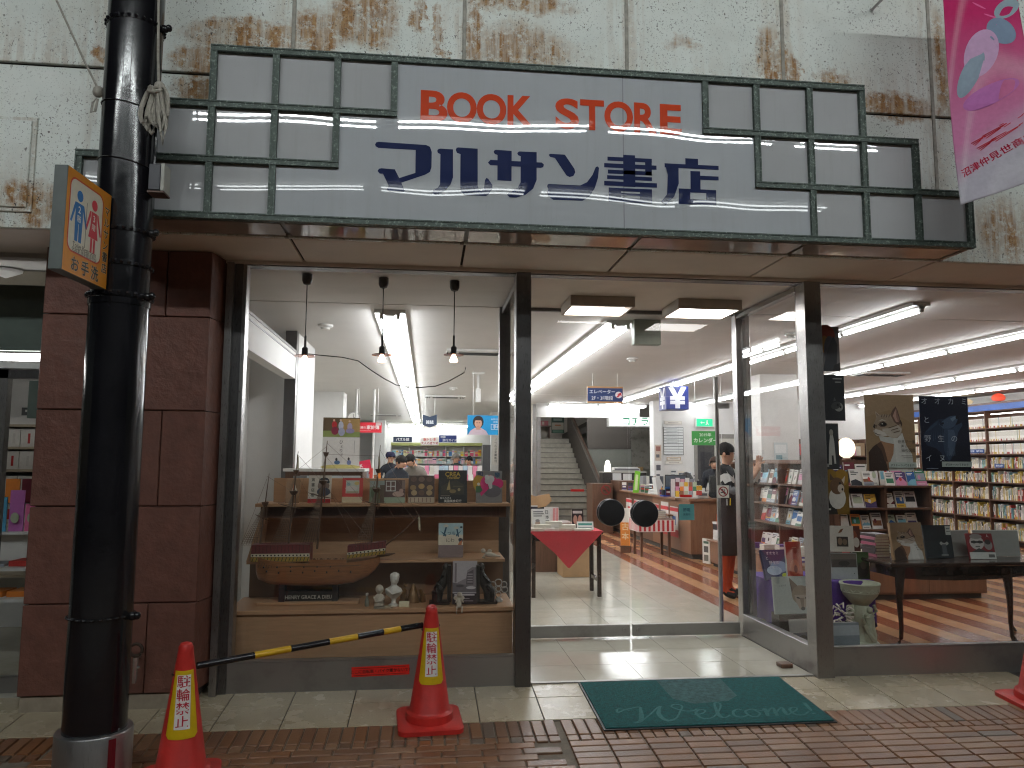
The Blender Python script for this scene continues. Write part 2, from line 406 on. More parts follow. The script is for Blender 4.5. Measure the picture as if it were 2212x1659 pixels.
for i, m in enumerate(rest):
    o = m.build('bricks', BRICKM[i], paving); o['kind'] = 'stuff'

# beige terrazzo apron tiles
TERR = M('terrazzo_tile', (.45, .38, .265), .27, 0, .06, 5, .04, 90, rv=.02)
_nt = TERR.node_tree; _p = _nt.nodes['Principled BSDF']
_src = _p.inputs['Base Color'].links[0].from_socket
_sp = ramp(_nt, noise(_nt, 130, 3, .6).outputs[0], [(.58, 0), (.66, .55)])
_st = ramp(_nt, noise(_nt, 3, 6, .7).outputs[0], [(.5, 0), (.8, .3)])
_c = mix(_nt, _sp.outputs[0], _src, (.16, .13, .095)); _c = mix(_nt, _st.outputs[0], _c, (.20, .165, .12)); L(_nt, _c, _p.inputs['Base Color'])
apron = struct(sheet('apron', (-9, 9), (-.61, 0.0), lambda y: SL * y - .006, DARKGAP))
xs = [.012 + .39 * i for i in range(-9, 10)]
for i in range(len(xs) - 1):
    for y0, y1 in ((-.609, -.262), (-.258, -.003)):
        o = MB().box(xs[i] + .003, xs[i + 1] - .003, y0, y1, -.02, 0, b=.002)
        o.v = [(a, b, c + SL * b) for a, b, c in o.v]; o.build('tile', TERR, apron, origin=(xs[i] + .195, (y0 + y1) / 2, 0))

# shop floor: off-white tile, striped lino
FT = M('offwhite_floor_tile', (.50, .475, .395), .14, 0, .05, 3, rv=.03)
_nt = FT.node_tree; _p = _nt.nodes['Principled BSDF']; _src = _p.inputs['Base Color'].links[0].from_socket
_st = ramp(_nt, noise(_nt, 2.3, 6, .7).outputs[0], [(.5, 0), (.8, .4)]); L(_nt, mix(_nt, _st.outputs[0], _src, (.27, .235, .17)), _p.inputs['Base Color'])
floor = struct(sheet('floor', (-9, 11), (.0, 22), lambda y: -.006, DARKGAP))
STR_A = M('light_floor_strip', (.50, .275, .14), .2, 0, .08, 3); STR_B = M('dark_floor_strip', (.245, .072, .036), .2, 0, .08, 3)
BX = 2.36
y = .0
rows = [.01, .42, .84, 1.26] + [1.26 + .45 * i for i in range(1, 26)]
for j in range(len(rows) - 1):
    nx = [-.08 + .4 * i for i in range(0, 6)] + [2.04] if rows[j + 1] < 1.3 else [-1.8 + .4 * i for i in range(0, 11)] + [BX]
    nx = sorted(set(round(v, 3) for v in nx if v <= BX))
    if rows[j + 1] < 1.3: nx = [-.03, .4, .81, 1.22, 1.63, 2.05]
    for i in range(len(nx) - 1):
        if rows[j] > 9.5 and True:
            continue
        MB().box(nx[i] + .0015, nx[i + 1] - .0015, rows[j] + .0015, rows[j + 1] - .0015, -.02, 0).build('tile', FT, floor, origin=((nx[i] + nx[i + 1]) / 2, rows[j], 0))
MB().box(-9, BX, 9.81, 22, -.02, 0).build('far_tiling', FT, floor)
MB().box(-9, -1.802, .0, 9.8, -.02, 0).build('side_tiling', FT, floor)
MB().box(-1.80, -.04, .0, 1.255, -.02, 0).build('window_floor', FT, floor)
x = BX + .002; i = 0
while x < 10.4:
    d = .19 if i % 2 else .21
    yend = 13 if x > 2.8 else 11
    MB().box(x, x + d - .001, .01 if x > 2.19 else 1.26, yend, -.02, .0).build('floor_strip', STR_B if i % 2 == 0 else STR_A, floor, origin=(x, 0, 0)); x += d; i += 1
MB().box(2.19, BX + .001, .01, 1.258, -.02, .0).build('floor_strip', STR_A, floor, origin=(2.19, 0, 0))
bx('door_sill', STEELH, floor, -.0, 2.04, -.03, .008, -.02, .006)

# ------------------------------------------------------------------ upper wall of rusted panels
WY = -.65
upper = thing('upper_facade', 'white enamel panelled upper wall streaked with rust above the shop', 'wall', (0, WY, 2.87))
bx('backing', DARKGAP, upper, -6, 6.2, .03, .20, .065, 4.2)
vx = [-4.86, -3.78, -2.70, -1.60, -.52, .56, 1.65, 2.73, 3.81, 4.89]
RA = [.2, .3, .35, 1.0, .9, .75, .7, .85, .9]
for i in range(len(vx) - 1):
    for j, (z0, z1) in enumerate(((.0, 1.012), (1.032, 2.3), (2.32, 3.6))):
        o = MB().box(vx[i] + .010, vx[i + 1] - .010, 0, .028, z0, z1, b=.004).build('panel', RUST, upper, origin=((vx[i] + vx[i + 1]) / 2, 0, z0))
        o['rust'] = 1.0
SEAMM = M('joint_strip', (.30, .28, .24), .6, 0, .3, 20)
for i in range(len(vx)): bx('joint_strip', SEAMM, upper, vx[i] - .011, vx[i] + .011, -.004, .012, .0, 3.6)
# access hatch at the far left
h = bx('hatch_frame', RUST, upper, -3.62, -3.075, -.012, -.002, .095, .68, .003); h['rust'] = .6
h = MB().box(-3.6, -3.10, -.024, -.013, .12, .655, b=.004).build('hatch', RUST, upper, origin=(-3.35, -.01, .12)); h['rust'] = .8

# soffit below the wall, over the shop front
soff = thing('shopfront_soffit', 'pinkish beige board soffit with dark seams over the shop front', 'soffit', (0, 0, 2.87))
bx('backing', DARKGAP, soff, -6, 6.2, WY + .04, 0, .022, .06)
sx = [-4.82, -3.75, -2.66, -1.58, -.50, .56, 1.63, 2.70, 3.78, 4.86]
for i in range(len(sx) - 1):
    MB().box(sx[i] + .009, sx[i + 1] - .009, WY + .034, -.07, .0, .018, b=.002).build('board', SOFFIT, soff, origin=((sx[i] + sx[i + 1]) / 2, 0, 0))
bx('edge_trim', M('dark_trim', (.12, .10, .085), .5), soff, -6, 6.2, WY + .002, WY + .026, .002, .02)
bx('head_trim', SOFFIT, soff, -2.12, 6.2, -.068, -.05, -.022, .018)
bx('head_track', DKSTEEL, soff, -2.12, 6.2, -.049, .05, -.03, .02)
# light stain on one board
# ------------------------------------------------------------------ stepped sign box
SY = -.93
sign = thing('shop_sign', 'stepped grey-white shop sign with dark green frame, red and navy lettering', 'sign', (0, SY, 2.9))
ZL = [0, .335, .668, 1.01]; CX = .017
def cellx(row):   # outer edge, then three cells, per side
    o = 2.72 - .355 * row
    return [o, o - .355, o - .71, o - 1.065 + (.02 if row == 2 else .0)]
fw = .019; fr = MB()
D_ = .27
rims = set()
for row in range(3):
    z0, z1 = ZL[row], ZL[row + 1]; e = cellx(row)
    for sgn in (-1, 1):
        for k in range(3):
            a, b = sorted((CX + sgn * e[k], CX + sgn * e[k + 1]))
            MB().box(a + fw - .004, b - fw + .004, .012, .02, z0 + fw - .004, z1 - fw + .004).build('pane', ACRYL2, sign, origin=((a + b) / 2, .016, (z0 + z1) / 2))
            for q in (a, b): rims.add(('v', round(q, 3), row))
            rims.add(('h', round(a, 3), round(b, 3), row)); rims.add(('h', round(a, 3), round(b, 3), row + 1))
runs = {}
for r in rims:
    if r[0] == 'h': runs.setdefault(r[3], []).append([r[1], r[2]])
runs[3].append([CX - cellx(2)[3], CX + cellx(2)[3]]); runs[0].append([CX - cellx(0)[3], CX + cellx(0)[3]])
for lv, iv in runs.items():
    iv.sort(); out = [iv[0][:]]
    for a, b in iv[1:]:
        if a <= out[-1][1] + .03: out[-1][1] = max(b, out[-1][1])
        else: out.append([a, b])
    z = ZL[lv]
    for a, b in out:
        fr.box(a - fw - .0012, b + fw + .0012, -.0125, .031, z - fw, z + fw)
        for s in (-1, 1): fr.box(a - fw, b + fw, -.0175, -.0127, z + s * (fw - .004) - .004, z + s * (fw - .004) + .004)
for r in sorted(rims, key=str):
    if r[0] == 'v':
        x = r[1]; fr.box(x - fw, x + fw, -.012, .03, ZL[r[2]] + fw + .001, ZL[r[2] + 1] - fw - .001)
        for s in (-1, 1): fr.box(x + s * (fw - .004) - .004, x + s * (fw - .004) + .004, -.017, -.0122, ZL[r[2]] + fw + .001, ZL[r[2] + 1] - fw - .001)
fr.build('frame', FRAME, sign)
# cabinet behind the frame (the stepped silhouette has depth)
cab = MB()
for row in range(3):
    o = cellx(row)[0]; cab.box(CX - o - fw + .002, CX + o + fw - .002, .034, D_, ZL[row] + (.03 if row == 0 else .0), ZL[row + 1] + (fw if row == 2 else 0) - .001 - .001 * row)
cab.build('cabinet', M('sign_cabinet', (.06, .07, .062), .6), sign)
# face in two sheets with a seam
SEAM = .455
def facepoly(x0, x1):
    e = [cellx(r)[3] for r in range(3)]; pts = []
    for r in range(3):
        a, b = max(x0, CX - e[r]), min(x1, CX + e[r])
        MB_f.box(a, b, .004, .012, ZL[r] - (.0 if r else 0), ZL[r + 1])
for x0, x1 in ((-2, SEAM - .0015), (SEAM + .0015, 2)):
    e = [cellx(r)[3] for r in range(3)]
    if x0 < -1:
        pts = [(CX - e[0], ZL[0]), (x1, ZL[0]), (x1, ZL[3]), (CX - e[2], ZL[3]), (CX - e[2], ZL[2]), (CX - e[1], ZL[2]), (CX - e[1], ZL[1]), (CX - e[0], ZL[1])]
    else:
        pts = [(x0, ZL[0]), (CX + e[0], ZL[0]), (CX + e[0], ZL[1]), (CX + e[1], ZL[1]), (CX + e[1], ZL[2]), (CX + e[2], ZL[2]), (CX + e[2], ZL[3]), (x0, ZL[3])]
    MB().prism(pts, .004, .012).build('face_sheet', ACRYL, sign)
bx('seam_strip', M('seam_grey', (.22, .22, .24), .4), sign, SEAM - .003, SEAM + .003, .0025, .006, fw, ZL[3] - fw)
# lettering
def letters(name, polys, ink, y=.0018):
    m = MB()
    for i, p in enumerate(polys): m.flat([(a / 1000, b / 1000 - 2.9) for a, b in p], y - .0002 * (i % 3), (1, 1, 1))
    me = m.build(name, ink, sign)
    bm = bmesh.new(); bm.from_mesh(me.data); bmesh.ops.recalc_face_normals(bm, faces=bm.faces)
    for f in bm.faces:
        if f.normal.y > 0: f.normal_flip()
    bmesh.ops.triangulate(bm, faces=bm.faces); bm.to_mesh(me.data); bm.free(); return me
def rc(x0, z1, x1, z0): return [(x0, z0), (x1, z0), (x1, z1), (x0, z1)]
letters('lettering', [[(-1033, 3392), (-753, 3387), (-730, 3377), (-719, 3346), (-719, 3250), (-728, 3221), (-755, 3203), (-895, 3147), (-874, 3098), (-881, 3093), (-967, 3092), (-980, 3106), (-969, 3125), (-1004, 3197), (-1023, 3197), (-1036, 3212), (-1028, 3226), (-1013, 3230), (-935, 3227), (-908, 3175), (-814, 3211), (-814, 3353), (-1034, 3354), (-1050, 3363), (-1054, 3374), (-1047, 3388)]], INKBLUE)
letters('lettering', [[(-666, 3369), (-592, 3368), (-590, 3194), (-604, 3150), (-635, 3111), (-681, 3087), (-699, 3085), (-711, 3098), (-704, 3115), (-681, 3125), (-667, 3148), (-667, 3334), (-682, 3341), (-687, 3354), (-679, 3366)],
    [(-560, 3382), (-444, 3380), (-442, 3148), (-433, 3124), (-419, 3118), (-405, 3130), (-398, 3188), (-389, 3201), (-378, 3194), (-353, 3157), (-355, 3135), (-373, 3103), (-391, 3088), (-516, 3089), (-539, 3106), (-547, 3134), (-547, 3340), (-569, 3348), (-576, 3365), (-571, 3379)]], INKBLUE)
letters('lettering', [[(-332, 3379), (-238, 3377), (-238, 3188), (-324, 3189), (-324, 3347), (-341, 3352), (-348, 3365), (-341, 3377)],
    [(-189, 3376), (-85, 3377), (-85, 3202), (-106, 3148), (-153, 3106), (-209, 3086), (-249, 3086), (-263, 3101), (-256, 3117), (-233, 3125), (-200, 3149), (-183, 3183), (-183, 3346), (-198, 3351), (-204, 3363), (-198, 3373)],
    [(-366, 3314), (-54, 3313), (-40, 3300), (-45, 3284), (-59, 3279), (-367, 3281), (-382, 3296)]], INKBLUE)
letters('lettering', [[(6, 3371), (89, 3370), (148, 3283), (153, 3261), (141, 3238), (117, 3230), (98, 3239), (27, 3346), (-2, 3351), (-11, 3363), (-5, 3370)],
    [(-7, 3181), (183, 3180), (226, 3203), (260, 3251), (280, 3301), (291, 3306), (301, 3297), (294, 3233), (274, 3169), (240, 3114), (197, 3085), (16, 3083), (-12, 3104), (-21, 3128), (-14, 3147), (-21, 3166), (-17, 3178)]], INKBLUE)
letters('lettering', [rc(453, 3388, 528, 3186), rc(354, 3371, 634, 3346), rc(333, 3329, 663, 3302), rc(356, 3289, 633, 3264), rc(351, 3253, 633, 3229), rc(332, 3216, 664, 3188), rc(591, 3371, 633, 3264),
    rc(360, 3176, 436, 3086), rc(556, 3176, 632, 3086), rc(436, 3176, 556, 3156), rc(436, 3144, 556, 3127), rc(436, 3114, 556, 3086)], INKBLUE)
letters('lettering', [rc(848, 3386, 930, 3346), rc(715, 3347, 1062, 3321), [(722, 3325), (803, 3325), (803, 3221), (773, 3136), (717, 3081), (690, 3103), (727, 3148), (734, 3274)],
    rc(879, 3306, 942, 3186), rc(942, 3278, 1060, 3253), rc(802, 3190, 875, 3092), rc(978, 3190, 1042, 3092), rc(875, 3190, 978, 3168), rc(875, 3125, 978, 3092)], INKBLUE)
m = MB()
for ch, x0, x1 in (('B', -.79, -.628), ('O', -.632, -.452), ('O', -.452, -.272), ('K', -.265, -.108), ('S', .03, .178), ('T', .185, .335), ('O', .337, .518), ('R', .525, .67), ('E', .690, .828)):
    if ch == 'S': m.build('lettering', INKRED, sign); m = MB()
    vs, fs, wd = glyphs(ch, .032); zs = [b for a, b in vs]; z0_, z1_ = min(zs), max(zs)
    m.add([(x0 + a / wd * (x1 - x0), .0016, .635 + .195 * (b - z0_) / (z1_ - z0_)) for a, b in vs], fs)
m.build('lettering', INKRED, sign)
# glossy underside
bx('underside', M('underside_frame', (.10, .095, .085), .5), sign, CX - 2.72, CX + 2.72, .033, D_ + .006, -.0115, .028)
for i in range(len(sx) - 1):
    a, b = max(sx[i] + .014, CX - 2.72), min(sx[i + 1] - .014, CX + 2.72)
    if b > a: MB().box(a, b, .036, D_ + .004, -.022, -.012).build('underside_panel', MIRROR, sign, origin=((a + b) / 2, .1, 0))

# ------------------------------------------------------------------ stone pillar
pil = thing('stone_pillar', 'pillar clad in large red-brown stone slabs left of the show window', 'pillar', (-2.64, -.25, 0))
bx('core', DARKGAP, pil, -.505, .505, .02, .5, .02, 2.86)
zs = [.075, .62, 1.215, 1.82, 2.43, 2.868]
for j in range(5):
    z0, z1 = zs[j] + .003, zs[j + 1] - .003
    cut = [.21, None, .235, None, .225][j]
    segs = [(-.52, .50)] if cut is None else [(-.52, cut - .003), (cut + .003, .50)]
    for a, b in segs:
        o = MB().box(a, b, -.02 + random.uniform(-.002, .002), .018, z0, z1, b=.005).build('slab', GRANITE, pil, origin=((a + b) / 2, 0, z0))
    # angled return slab towards the window
    v = [(.502, -.018, z0), (.545, .235, z0), (.51, .245, z0), (.49, .0, z0)]
    MB().add(v + [(a, b, z1) for a, b, c in v], [(3, 2, 1, 0), (4, 5, 6, 7), (0, 1, 5, 4), (1, 2, 6, 5), (2, 3, 7, 6), (3, 0, 4, 7)]).build('return_slab', GRANITE, pil, origin=(.52, .1, z0))
bx('plinth', BEIGE, pil, -.51, .5, -.005, .2, -.04, .07, .004)
# water tap on the pillar
tap = thing('water_tap', 'small chrome water tap with a round iron handwheel at the foot of the stone pillar', 'tap', (-2.46, -.29, .30))
MB().tube([(0, .02, 0), (0, -.05, 0)], .013, 8).tube([(0, -.045, .01), (0, -.05, -.11), (.0, -.052, -.14)], [.018, .015, .012], 8).tube([(0, -.05, -.05), (.03, -.055, -.045)], .008, 6).build('spout', M('chrome', (.6, .58, .55), .2, .8), tap, True)
MB().tube([(.0 + .036 * math.cos(t), -.05, .055 + .036 * math.sin(t)) for t in [2 * math.pi * k / 16 for k in range(17)]], .010, 6).tube([(0, -.05, .0), (0, -.05, .03)], .008, 6).build('handwheel', M('rusty_iron', (.05, .03, .02), .7, .3), tap, True)

# ------------------------------------------------------------------ shop front frames and glass
win = thing('show_window', 'large left show window with brushed steel frame and deep bottom rail', 'window', (-1.09, 0, 0))
def wx(v): return v + 1.09
bx('bottom_rail', STEELH, win, wx(-2.075), wx(-.1), -.045, .05, -.03, .19, .004)
bx('glazing_bead', STEELH, win, wx(-2.0), wx(-.1), -.048, -.02, .191, .203)
m = MB(); m.box(wx(-2.09), wx(-2.045), -.09, .02, -.03, 2.85); m.box(wx(-1.99), wx(-1.965), -.05, .045, .19, 2.85); m.build('frame_post', STEEL, win)
bx('frame_post', DKSTEEL, win, wx(-2.044), wx(-1.991), -.055, .05, -.03, 2.85)
bx('glass_pane', GLASS, win, wx(-1.96), wx(-.1), -.004, .004, .19, 2.84)
post = thing('entrance_post', 'dark steel post between left show window and entrance', 'post', (-.05, 0, 0))
bx('post', DKSTEEL, post, -.055, .052, -.075, .06, -.02, 2.85, .003)
side = thing('entrance_side_glazing', 'narrow glazed side wall left of the entrance recess behind the dark post', 'window', (-.05, .65, 0))
bx('bottom_rail', STEELH, side, -.03, .03, -.585, .56, 0, .19); bx('top_rail', DKSTEEL, side, -.03, .03, -.585, .56, 2.80, 2.85)
bx('jamb', DKSTEEL, side, -.05, .05, .56, .66, 0, 2.86); bx('glass_pane', GLASS, side, -.004, .004, -.585, .56, .19, 2.80)
post2 = thing('entrance_post', 'brushed steel corner post between entrance and right show window', 'post', (2.10, 0, 0))
bx('post', STEEL, post2, -.055, .075, -.075, .06, -.02, 2.85, .003)
bx('inner_trim', DKSTEEL, post2, -.054, -.02, -.0, .075, 2.25, 2.84)
side2 = thing('entrance_side_glazing', 'glazed side wall right of the entrance with deep steel bottom rail', 'window', (2.09, .65, 0))
bx('bottom_rail', STEELH, side2, -.035, .035, -.585, .56, -.0, .19, .003); bx('top_rail', STEEL, side2, -.03, .03, -.585, .56, 2.81, 2.85)
bx('jamb', STEEL, side2, -.035, .095, .56, .66, 0, 2.86, .003); bx('jamb_groove', DKSTEEL, side2, .02, .05, .545, .559, .19, 2.8); bx('glass_pane', GLASS, side2, -.004, .004, -.585, .545, .19, 2.81)
win2 = thing('show_window', 'large right show window with animal posters hung inside', 'window', (4.0, 0, 0))
bx('bottom_rail', STEELH, win2, -1.824, 4.5, -.045, .05, -.03, .19, .004); bx('glazing_bead', STEELH, win2, -1.824, 4.5, -.048, -.02, .191, .2)
bx('glass_pane', GLASS, win2, -1.824, 4.5, -.004, .004, .19, 2.84)
bx('door_wedge', WOODD, None, 1.90, 1.99, .18, .27, 0.001, .03, .004)
tag(bpy.data.objects['door_wedge'], 'small brown wooden door wedge on the entrance floor', 'wedge')
# entrance doors
for s, (a, b), lab in ((-1, (.005, 1.045), 'left frameless glass entrance door with round black push plate'), (1, (1.067, 2.03), 'right frameless glass entrance door with teal notice and push plate')):
    d = thing('glass_door', lab, 'door', (a if s < 0 else b, 1.24, 0))
    ox = a if s < 0 else b
    bx('bottom_rail', STEELH, d, a - ox, b - ox, -.022, .022, .018, .118, .003)
    bx('glass_pane', GLASS, d, a - ox, b - ox, -.005, .005, .118, 2.09)
    hx = (.885 if s < 0 else 1.187) - ox; hz = 1.07 if s < 0 else 1.06
    m = MB()
    for q in (-1, 1):
        prof = [(.113, .02), (.117, .028), (.117, .04), (.112, .047), (.0, .05)]
        n = 28; vs = []; 
        for r_, t in prof: vs += [(hx + r_ * math.cos(2 * math.pi * k / n), q * t, hz + r_ * math.sin(2 * math.pi * k / n)) for k in range(n)]
        fs = [(i * n + k, i * n + (k + 1) % n, (i + 1) * n + (k + 1) % n, (i + 1) * n + k) for i in range(4) for k in range(n)] + [tuple(range(n))]
        m.add(vs, fs)
    m.build('push_plate', BLACK, d, True)
    m = MB()
    for q in (-1, 1): m.tube([(hx, q * .004, hz), (hx, q * .03, hz)], .05, 12)
    m.build('plate_hub', STEEL, d)
    lk = (b - .05 if s < 0 else a + .05) - ox
    MB().tube([(lk, -.022, .07), (lk, -.035, .07)], .02, 12).tube([(lk, -.0352, .07), (lk, -.038, .07)], .008, 8).build('floor_lock', STEEL, d, True)
    if s < 0: MB().quad(-.5 + .53 + .5 - ox - .0, .65 - ox, 1.25, 1.27, -.0062, '#d8241f').build('alert_strip', PAINT, d)
    else: MB().quad(1.51 - ox, 1.62 - ox, 1.20, 1.222, -.0062, '#d8241f').build('alert_strip', PAINT, d)
    cx_, cz_ = (.845 - ox, 1.265) if s < 0 else (1.91 - ox, 1.25)
    m = MB()
    if s > 0: m.quad(cx_ - .054, cx_ + .054, cz_ - .055, cz_ + .055, -.006, '#e6e2da')
    n = 24; R0, R1 = (.045, .036)
    vs = [(cx_ + r_ * math.cos(2 * math.pi * k / n), -.0066, cz_ + r_ * math.sin(2 * math.pi * k / n)) for r_ in (R0, R1) for k in range(n)]
    m.add(vs, [(k, (k + 1) % n, (k + 1) % n + n, k + n) for k in range(n)], '#8e1f26')
    m.flat([(cx_ - .030, cz_ + .022), (cx_ - .022, cz_ + .030), (cx_ + .030, cz_ - .022), (cx_ + .022, cz_ - .030)][::-1], -.0067, '#8e1f26')
    m.quad(cx_ - .024, cx_ + .022, cz_ - .012, cz_ - .004, -.0064, '#221c1a')
    if s > 0: m.quad(cx_ - .012, cx_ - .002, cz_ - .0, cz_ + .024, -.0063, '#555050'); m.quad(cx_ + .004, cx_ + .014, cz_ - .026, cz_ + .02, -.0063, '#555050')
    m.build('no_smoking_sticker', PAINT, d)
    if s > 0:
        m = MB().quad(1.50 - ox, 1.64 - ox, 1.0, 1.14, -.006, '#5f9ea0')
        m.text('節電', 1.57 - ox, 1.09, .035, -.0066, '#2b5a70', .01); m.text('実施中', 1.57 - ox, 1.05, .022, -.0066, '#2b5a70', .01)
        m.build('notice', PAINT, d)
tr = thing('door_transom', 'clear glass transom above the two entrance doors', 'window', (1.03, 1.24, 2.09))
bx('glass_pane', GLASS, tr, -1.02, 1.0, -.005, .005, .006, .745); bx('top_track', DKSTEEL, tr, -1.03, 1.01, -.02, .02, .746, .775)
# round sticker on the corner post glass
st = MB(); st.ell(0, 0, .03, .036, -.0005, '#d9cfa0', 20); st.quad(-.012, .012, -.012, .004, -.001, '#3a3326'); st.quad(-.016, -.002, .008, .016, -.001, '#3a3326')
st = st.build('camera_sticker', PAINT); st.location = (2.083, .085, 1.275); st.rotation_euler = (0, 0, R(-90)); tag(st, 'small round cream sticker on the side glass beside the corner post', 'sticker')
# recess ceiling
rcl = bx('recess_ceiling', SOFFIT, None, -.06, 2.18, .051, 1.28, 2.866, 2.90); struct(rcl)
LAMPW = emit('warm_panel_glow', (1, .97, .93), 15.0)
for i, (xa, xb, lab) in enumerate(((.43, .97, 'left square ceiling lamp in the entrance recess, half lit panel'), (1.34, 1.89, 'right square ceiling lamp in the entrance recess'))):
    t = thing('ceiling_lamp', lab, 'lamp', ((xa + xb) / 2, .90, 2.866), group=None); hw = (xb - xa) / 2
    m = MB()
    for a, b, c, d_ in ((-hw, hw, -.22, -.20), (-hw, hw, .20, .22), (-hw, -hw + .02, -.199, .199), (hw - .02, hw, -.199, .199)): m.box(a, b, c, d_, -.085, -.001)
    m.build('housing', M('lamp_housing', (.42, .36, .30), .5), t)
    ip = MB()
    if i == 0:
        MB().box(-hw + .021, hw - .021, -.199, .04, -.045, -.035).build('inner_board', SOFFIT, t)
        MB().box(-hw + .021, hw - .021, .045, .199, -.07, -.05).build('light_panel', LAMPW, t)
    else: MB().box(-hw + .021, hw - .021, -.199, .199, -.08, -.06).build('light_panel', LAMPW, t)

# ------------------------------------------------------------------ the covered street: unseen roof and far side, added to keep sky off the sign
struct(bx('unseen_arcade_roof', M('arcade_roof_board', (.06, .06, .062), .8), None, -30, 30, -13.2, -.46, 6.45, 6.6))
struct(bx('unseen_far_wall', M('far_side_wall', (.06, .055, .05), .7, 0, .3, 1.2), None, -30, 30, -13.4, -13.2, -.6, 6.45))
# ------------------------------------------------------------------ arcade tube lamps (seen mirrored in the sign)
TOUT = emit('arcade_tube_light', (.94, 1.0, 1.0), TUBE_OUT)
TOUT2 = emit('arcade_tube_light_dim', (.94, 1.0, 1.0), TUBE_OUT * .12)
k = 0
places = ('far left', 'left', 'middle', 'right', 'far right', 'outermost right')
ORD = ['first', 'second', 'third', 'fourth', 'fifth', 'sixth', 'seventh', 'eighth', 'ninth', 'tenth', 'eleventh', 'twelfth', 'thirteenth', 'fourteenth', 'fifteenth', 'sixteenth', 'seventeenth', 'eighteenth', 'nineteenth', 'twentieth'] 
def ordw(i): return ORD[i] if i < 20 else ['twenty', 'thirty', 'forty', 'fifty', 'sixty', 'seventy', 'eighty', 'ninety'][i // 10 - 2 + (1 if False else 0)] + '-' + ORD[i % 10]
for r_, (yy, zz) in enumerate(((-6.2, 5.93), (-9.3, 6.15))):
    for i in range(-2, 3):
        t = thing('arcade_lamp', 'twin tube arcade lamp, %s from the left in the %s row over the street' % (ORD[i + 2], ('nearer', 'farther')[r_]), 'lamp', (i * 2.75 + .1 - r_ * .4, yy, zz), group='arcade lamps over the street')
        bx('housing', M('lamp_white', (.7, .7, .68), .5), t, -1.28, 1.28, -.12, .12, .06, .12); [MB().tube([(q_, 0, .12), (q_, 0, 6.449 - zz)], .012, 6).build('hanger', MATS['lamp_white'], t) for q_ in (-.9, .9)]
        for dy in (-.085, .085): MB().tube([(-1.22, dy, 0), (1.22, dy, 0)], .0125, 8).build('tube', TOUT if r_ == 0 else TOUT2, t)

# ------------------------------------------------------------------ street pole with ropes, bands, small box
PX, PY = -2.335, -1.2
pole = thing('arcade_pole', 'thick glossy black steel pole in front of the stone pillar', 'pole', (PX, PY, gz(PY)))
z0 = -gz(PY)
MB().lathe([(.146, .2), (.144, 2.30 + z0)], n=40, caps=False).build('lower_shaft', BLACKP, pole, True)
m = MB().lathe([(.150, 2.30 + z0), (.150, 2.33 + z0), (.140, 2.34 + z0), (.138, 6.0)], n=40); m.build('upper_shaft', BLACKP, pole, True)
MB().lathe([(.176, -.02), (.176, .262), (.172, .27), (.148, .27)], n=40).build('base_sleeve', steelmat('sleeve_steel', (.5, .5, .5), .32, (12, 12, .4)), pole, True)
m = MB()
for a0 in (-38,):
    pts = [(.1772 * math.cos(R(t)), .1772 * math.sin(R(t))) for t in (-48, -42, -36)]
    for i in range(2):
        (a, b), (c, d) = pts[i], pts[i + 1]; m.add([(a, b, 0), (c, d, 0), (c, d, .255), (a, b, .255)], [(0, 1, 2, 3)], '#6e1a24')
m.build('red_stripe', GLOSS, pole)
def ring(z, r, h, knob=None, chain=True):
    m = MB().lathe([(r, z), (r + .004, z + .002), (r + .004, z + h - .002), (r, z + h)], n=36, caps=False)
    if chain:
        for k in range(26):
            t = 2 * math.pi * k / 26; m.ball((math.cos(t) * (r + .004), math.sin(t) * (r + .004), z + h * .5), (.012, .012, h * .42), 6, 4)
    if knob is not None:
        c, s_ = math.cos(R(knob)), math.sin(R(knob)); m.ball(((r + .02) * c, (r + .02) * s_, z + h * .4), (.028, .02, .022), 8, 5).ball(((r + .045) * c, (r + .045) * s_, z + h * .55), (.018, .018, .02), 8, 5)
    m.build('clamp_band', BLACKP, pole, True)
ring(3.83 + z0, .139, .028, -8); ring(2.68 + z0, .141, .026, -15); ring(2.50 + z0, .142, .026); ring(2.335 + z0, .15, .03, -20); ring(.72 + z0, .146, .016, -12)
for zz in (3.37, 3.06): MB().tube([(.1425 * math.cos(t), .1425 * math.sin(t), zz + z0 - .02 * math.cos(t)) for t in [2 * math.pi * k / 30 for k in range(31)]], .003, 5).build('strap', BLACKP, pole)
# hanging cable and grey junction box
MB().tube([(.135, -.05, 3.5 + z0), (.152, -.045, 3.2 + z0), (.15, -.045, 3.04 + z0)], .010, 6).build('cable', BLACKP, pole)
jb = thing('junction_box', 'small dark grey box with pale side strapped to the black pole', 'box', (PX + .185, PY - .06, 2.98))
bx('body', M('box_grey', (.05, .05, .06), .5), jb, -.04, .02, -.04, .05, -.07, .07, .004); bx('cover', M('box_cover', (.4, .4, .36), .6), jb, .021, .04, -.042, .052, -.075, .075, .003)
bx('drip_tray', M('box_rust', (.10, .06, .05), .7), jb, -.042, .042, -.044, .054, -.085, -.076)
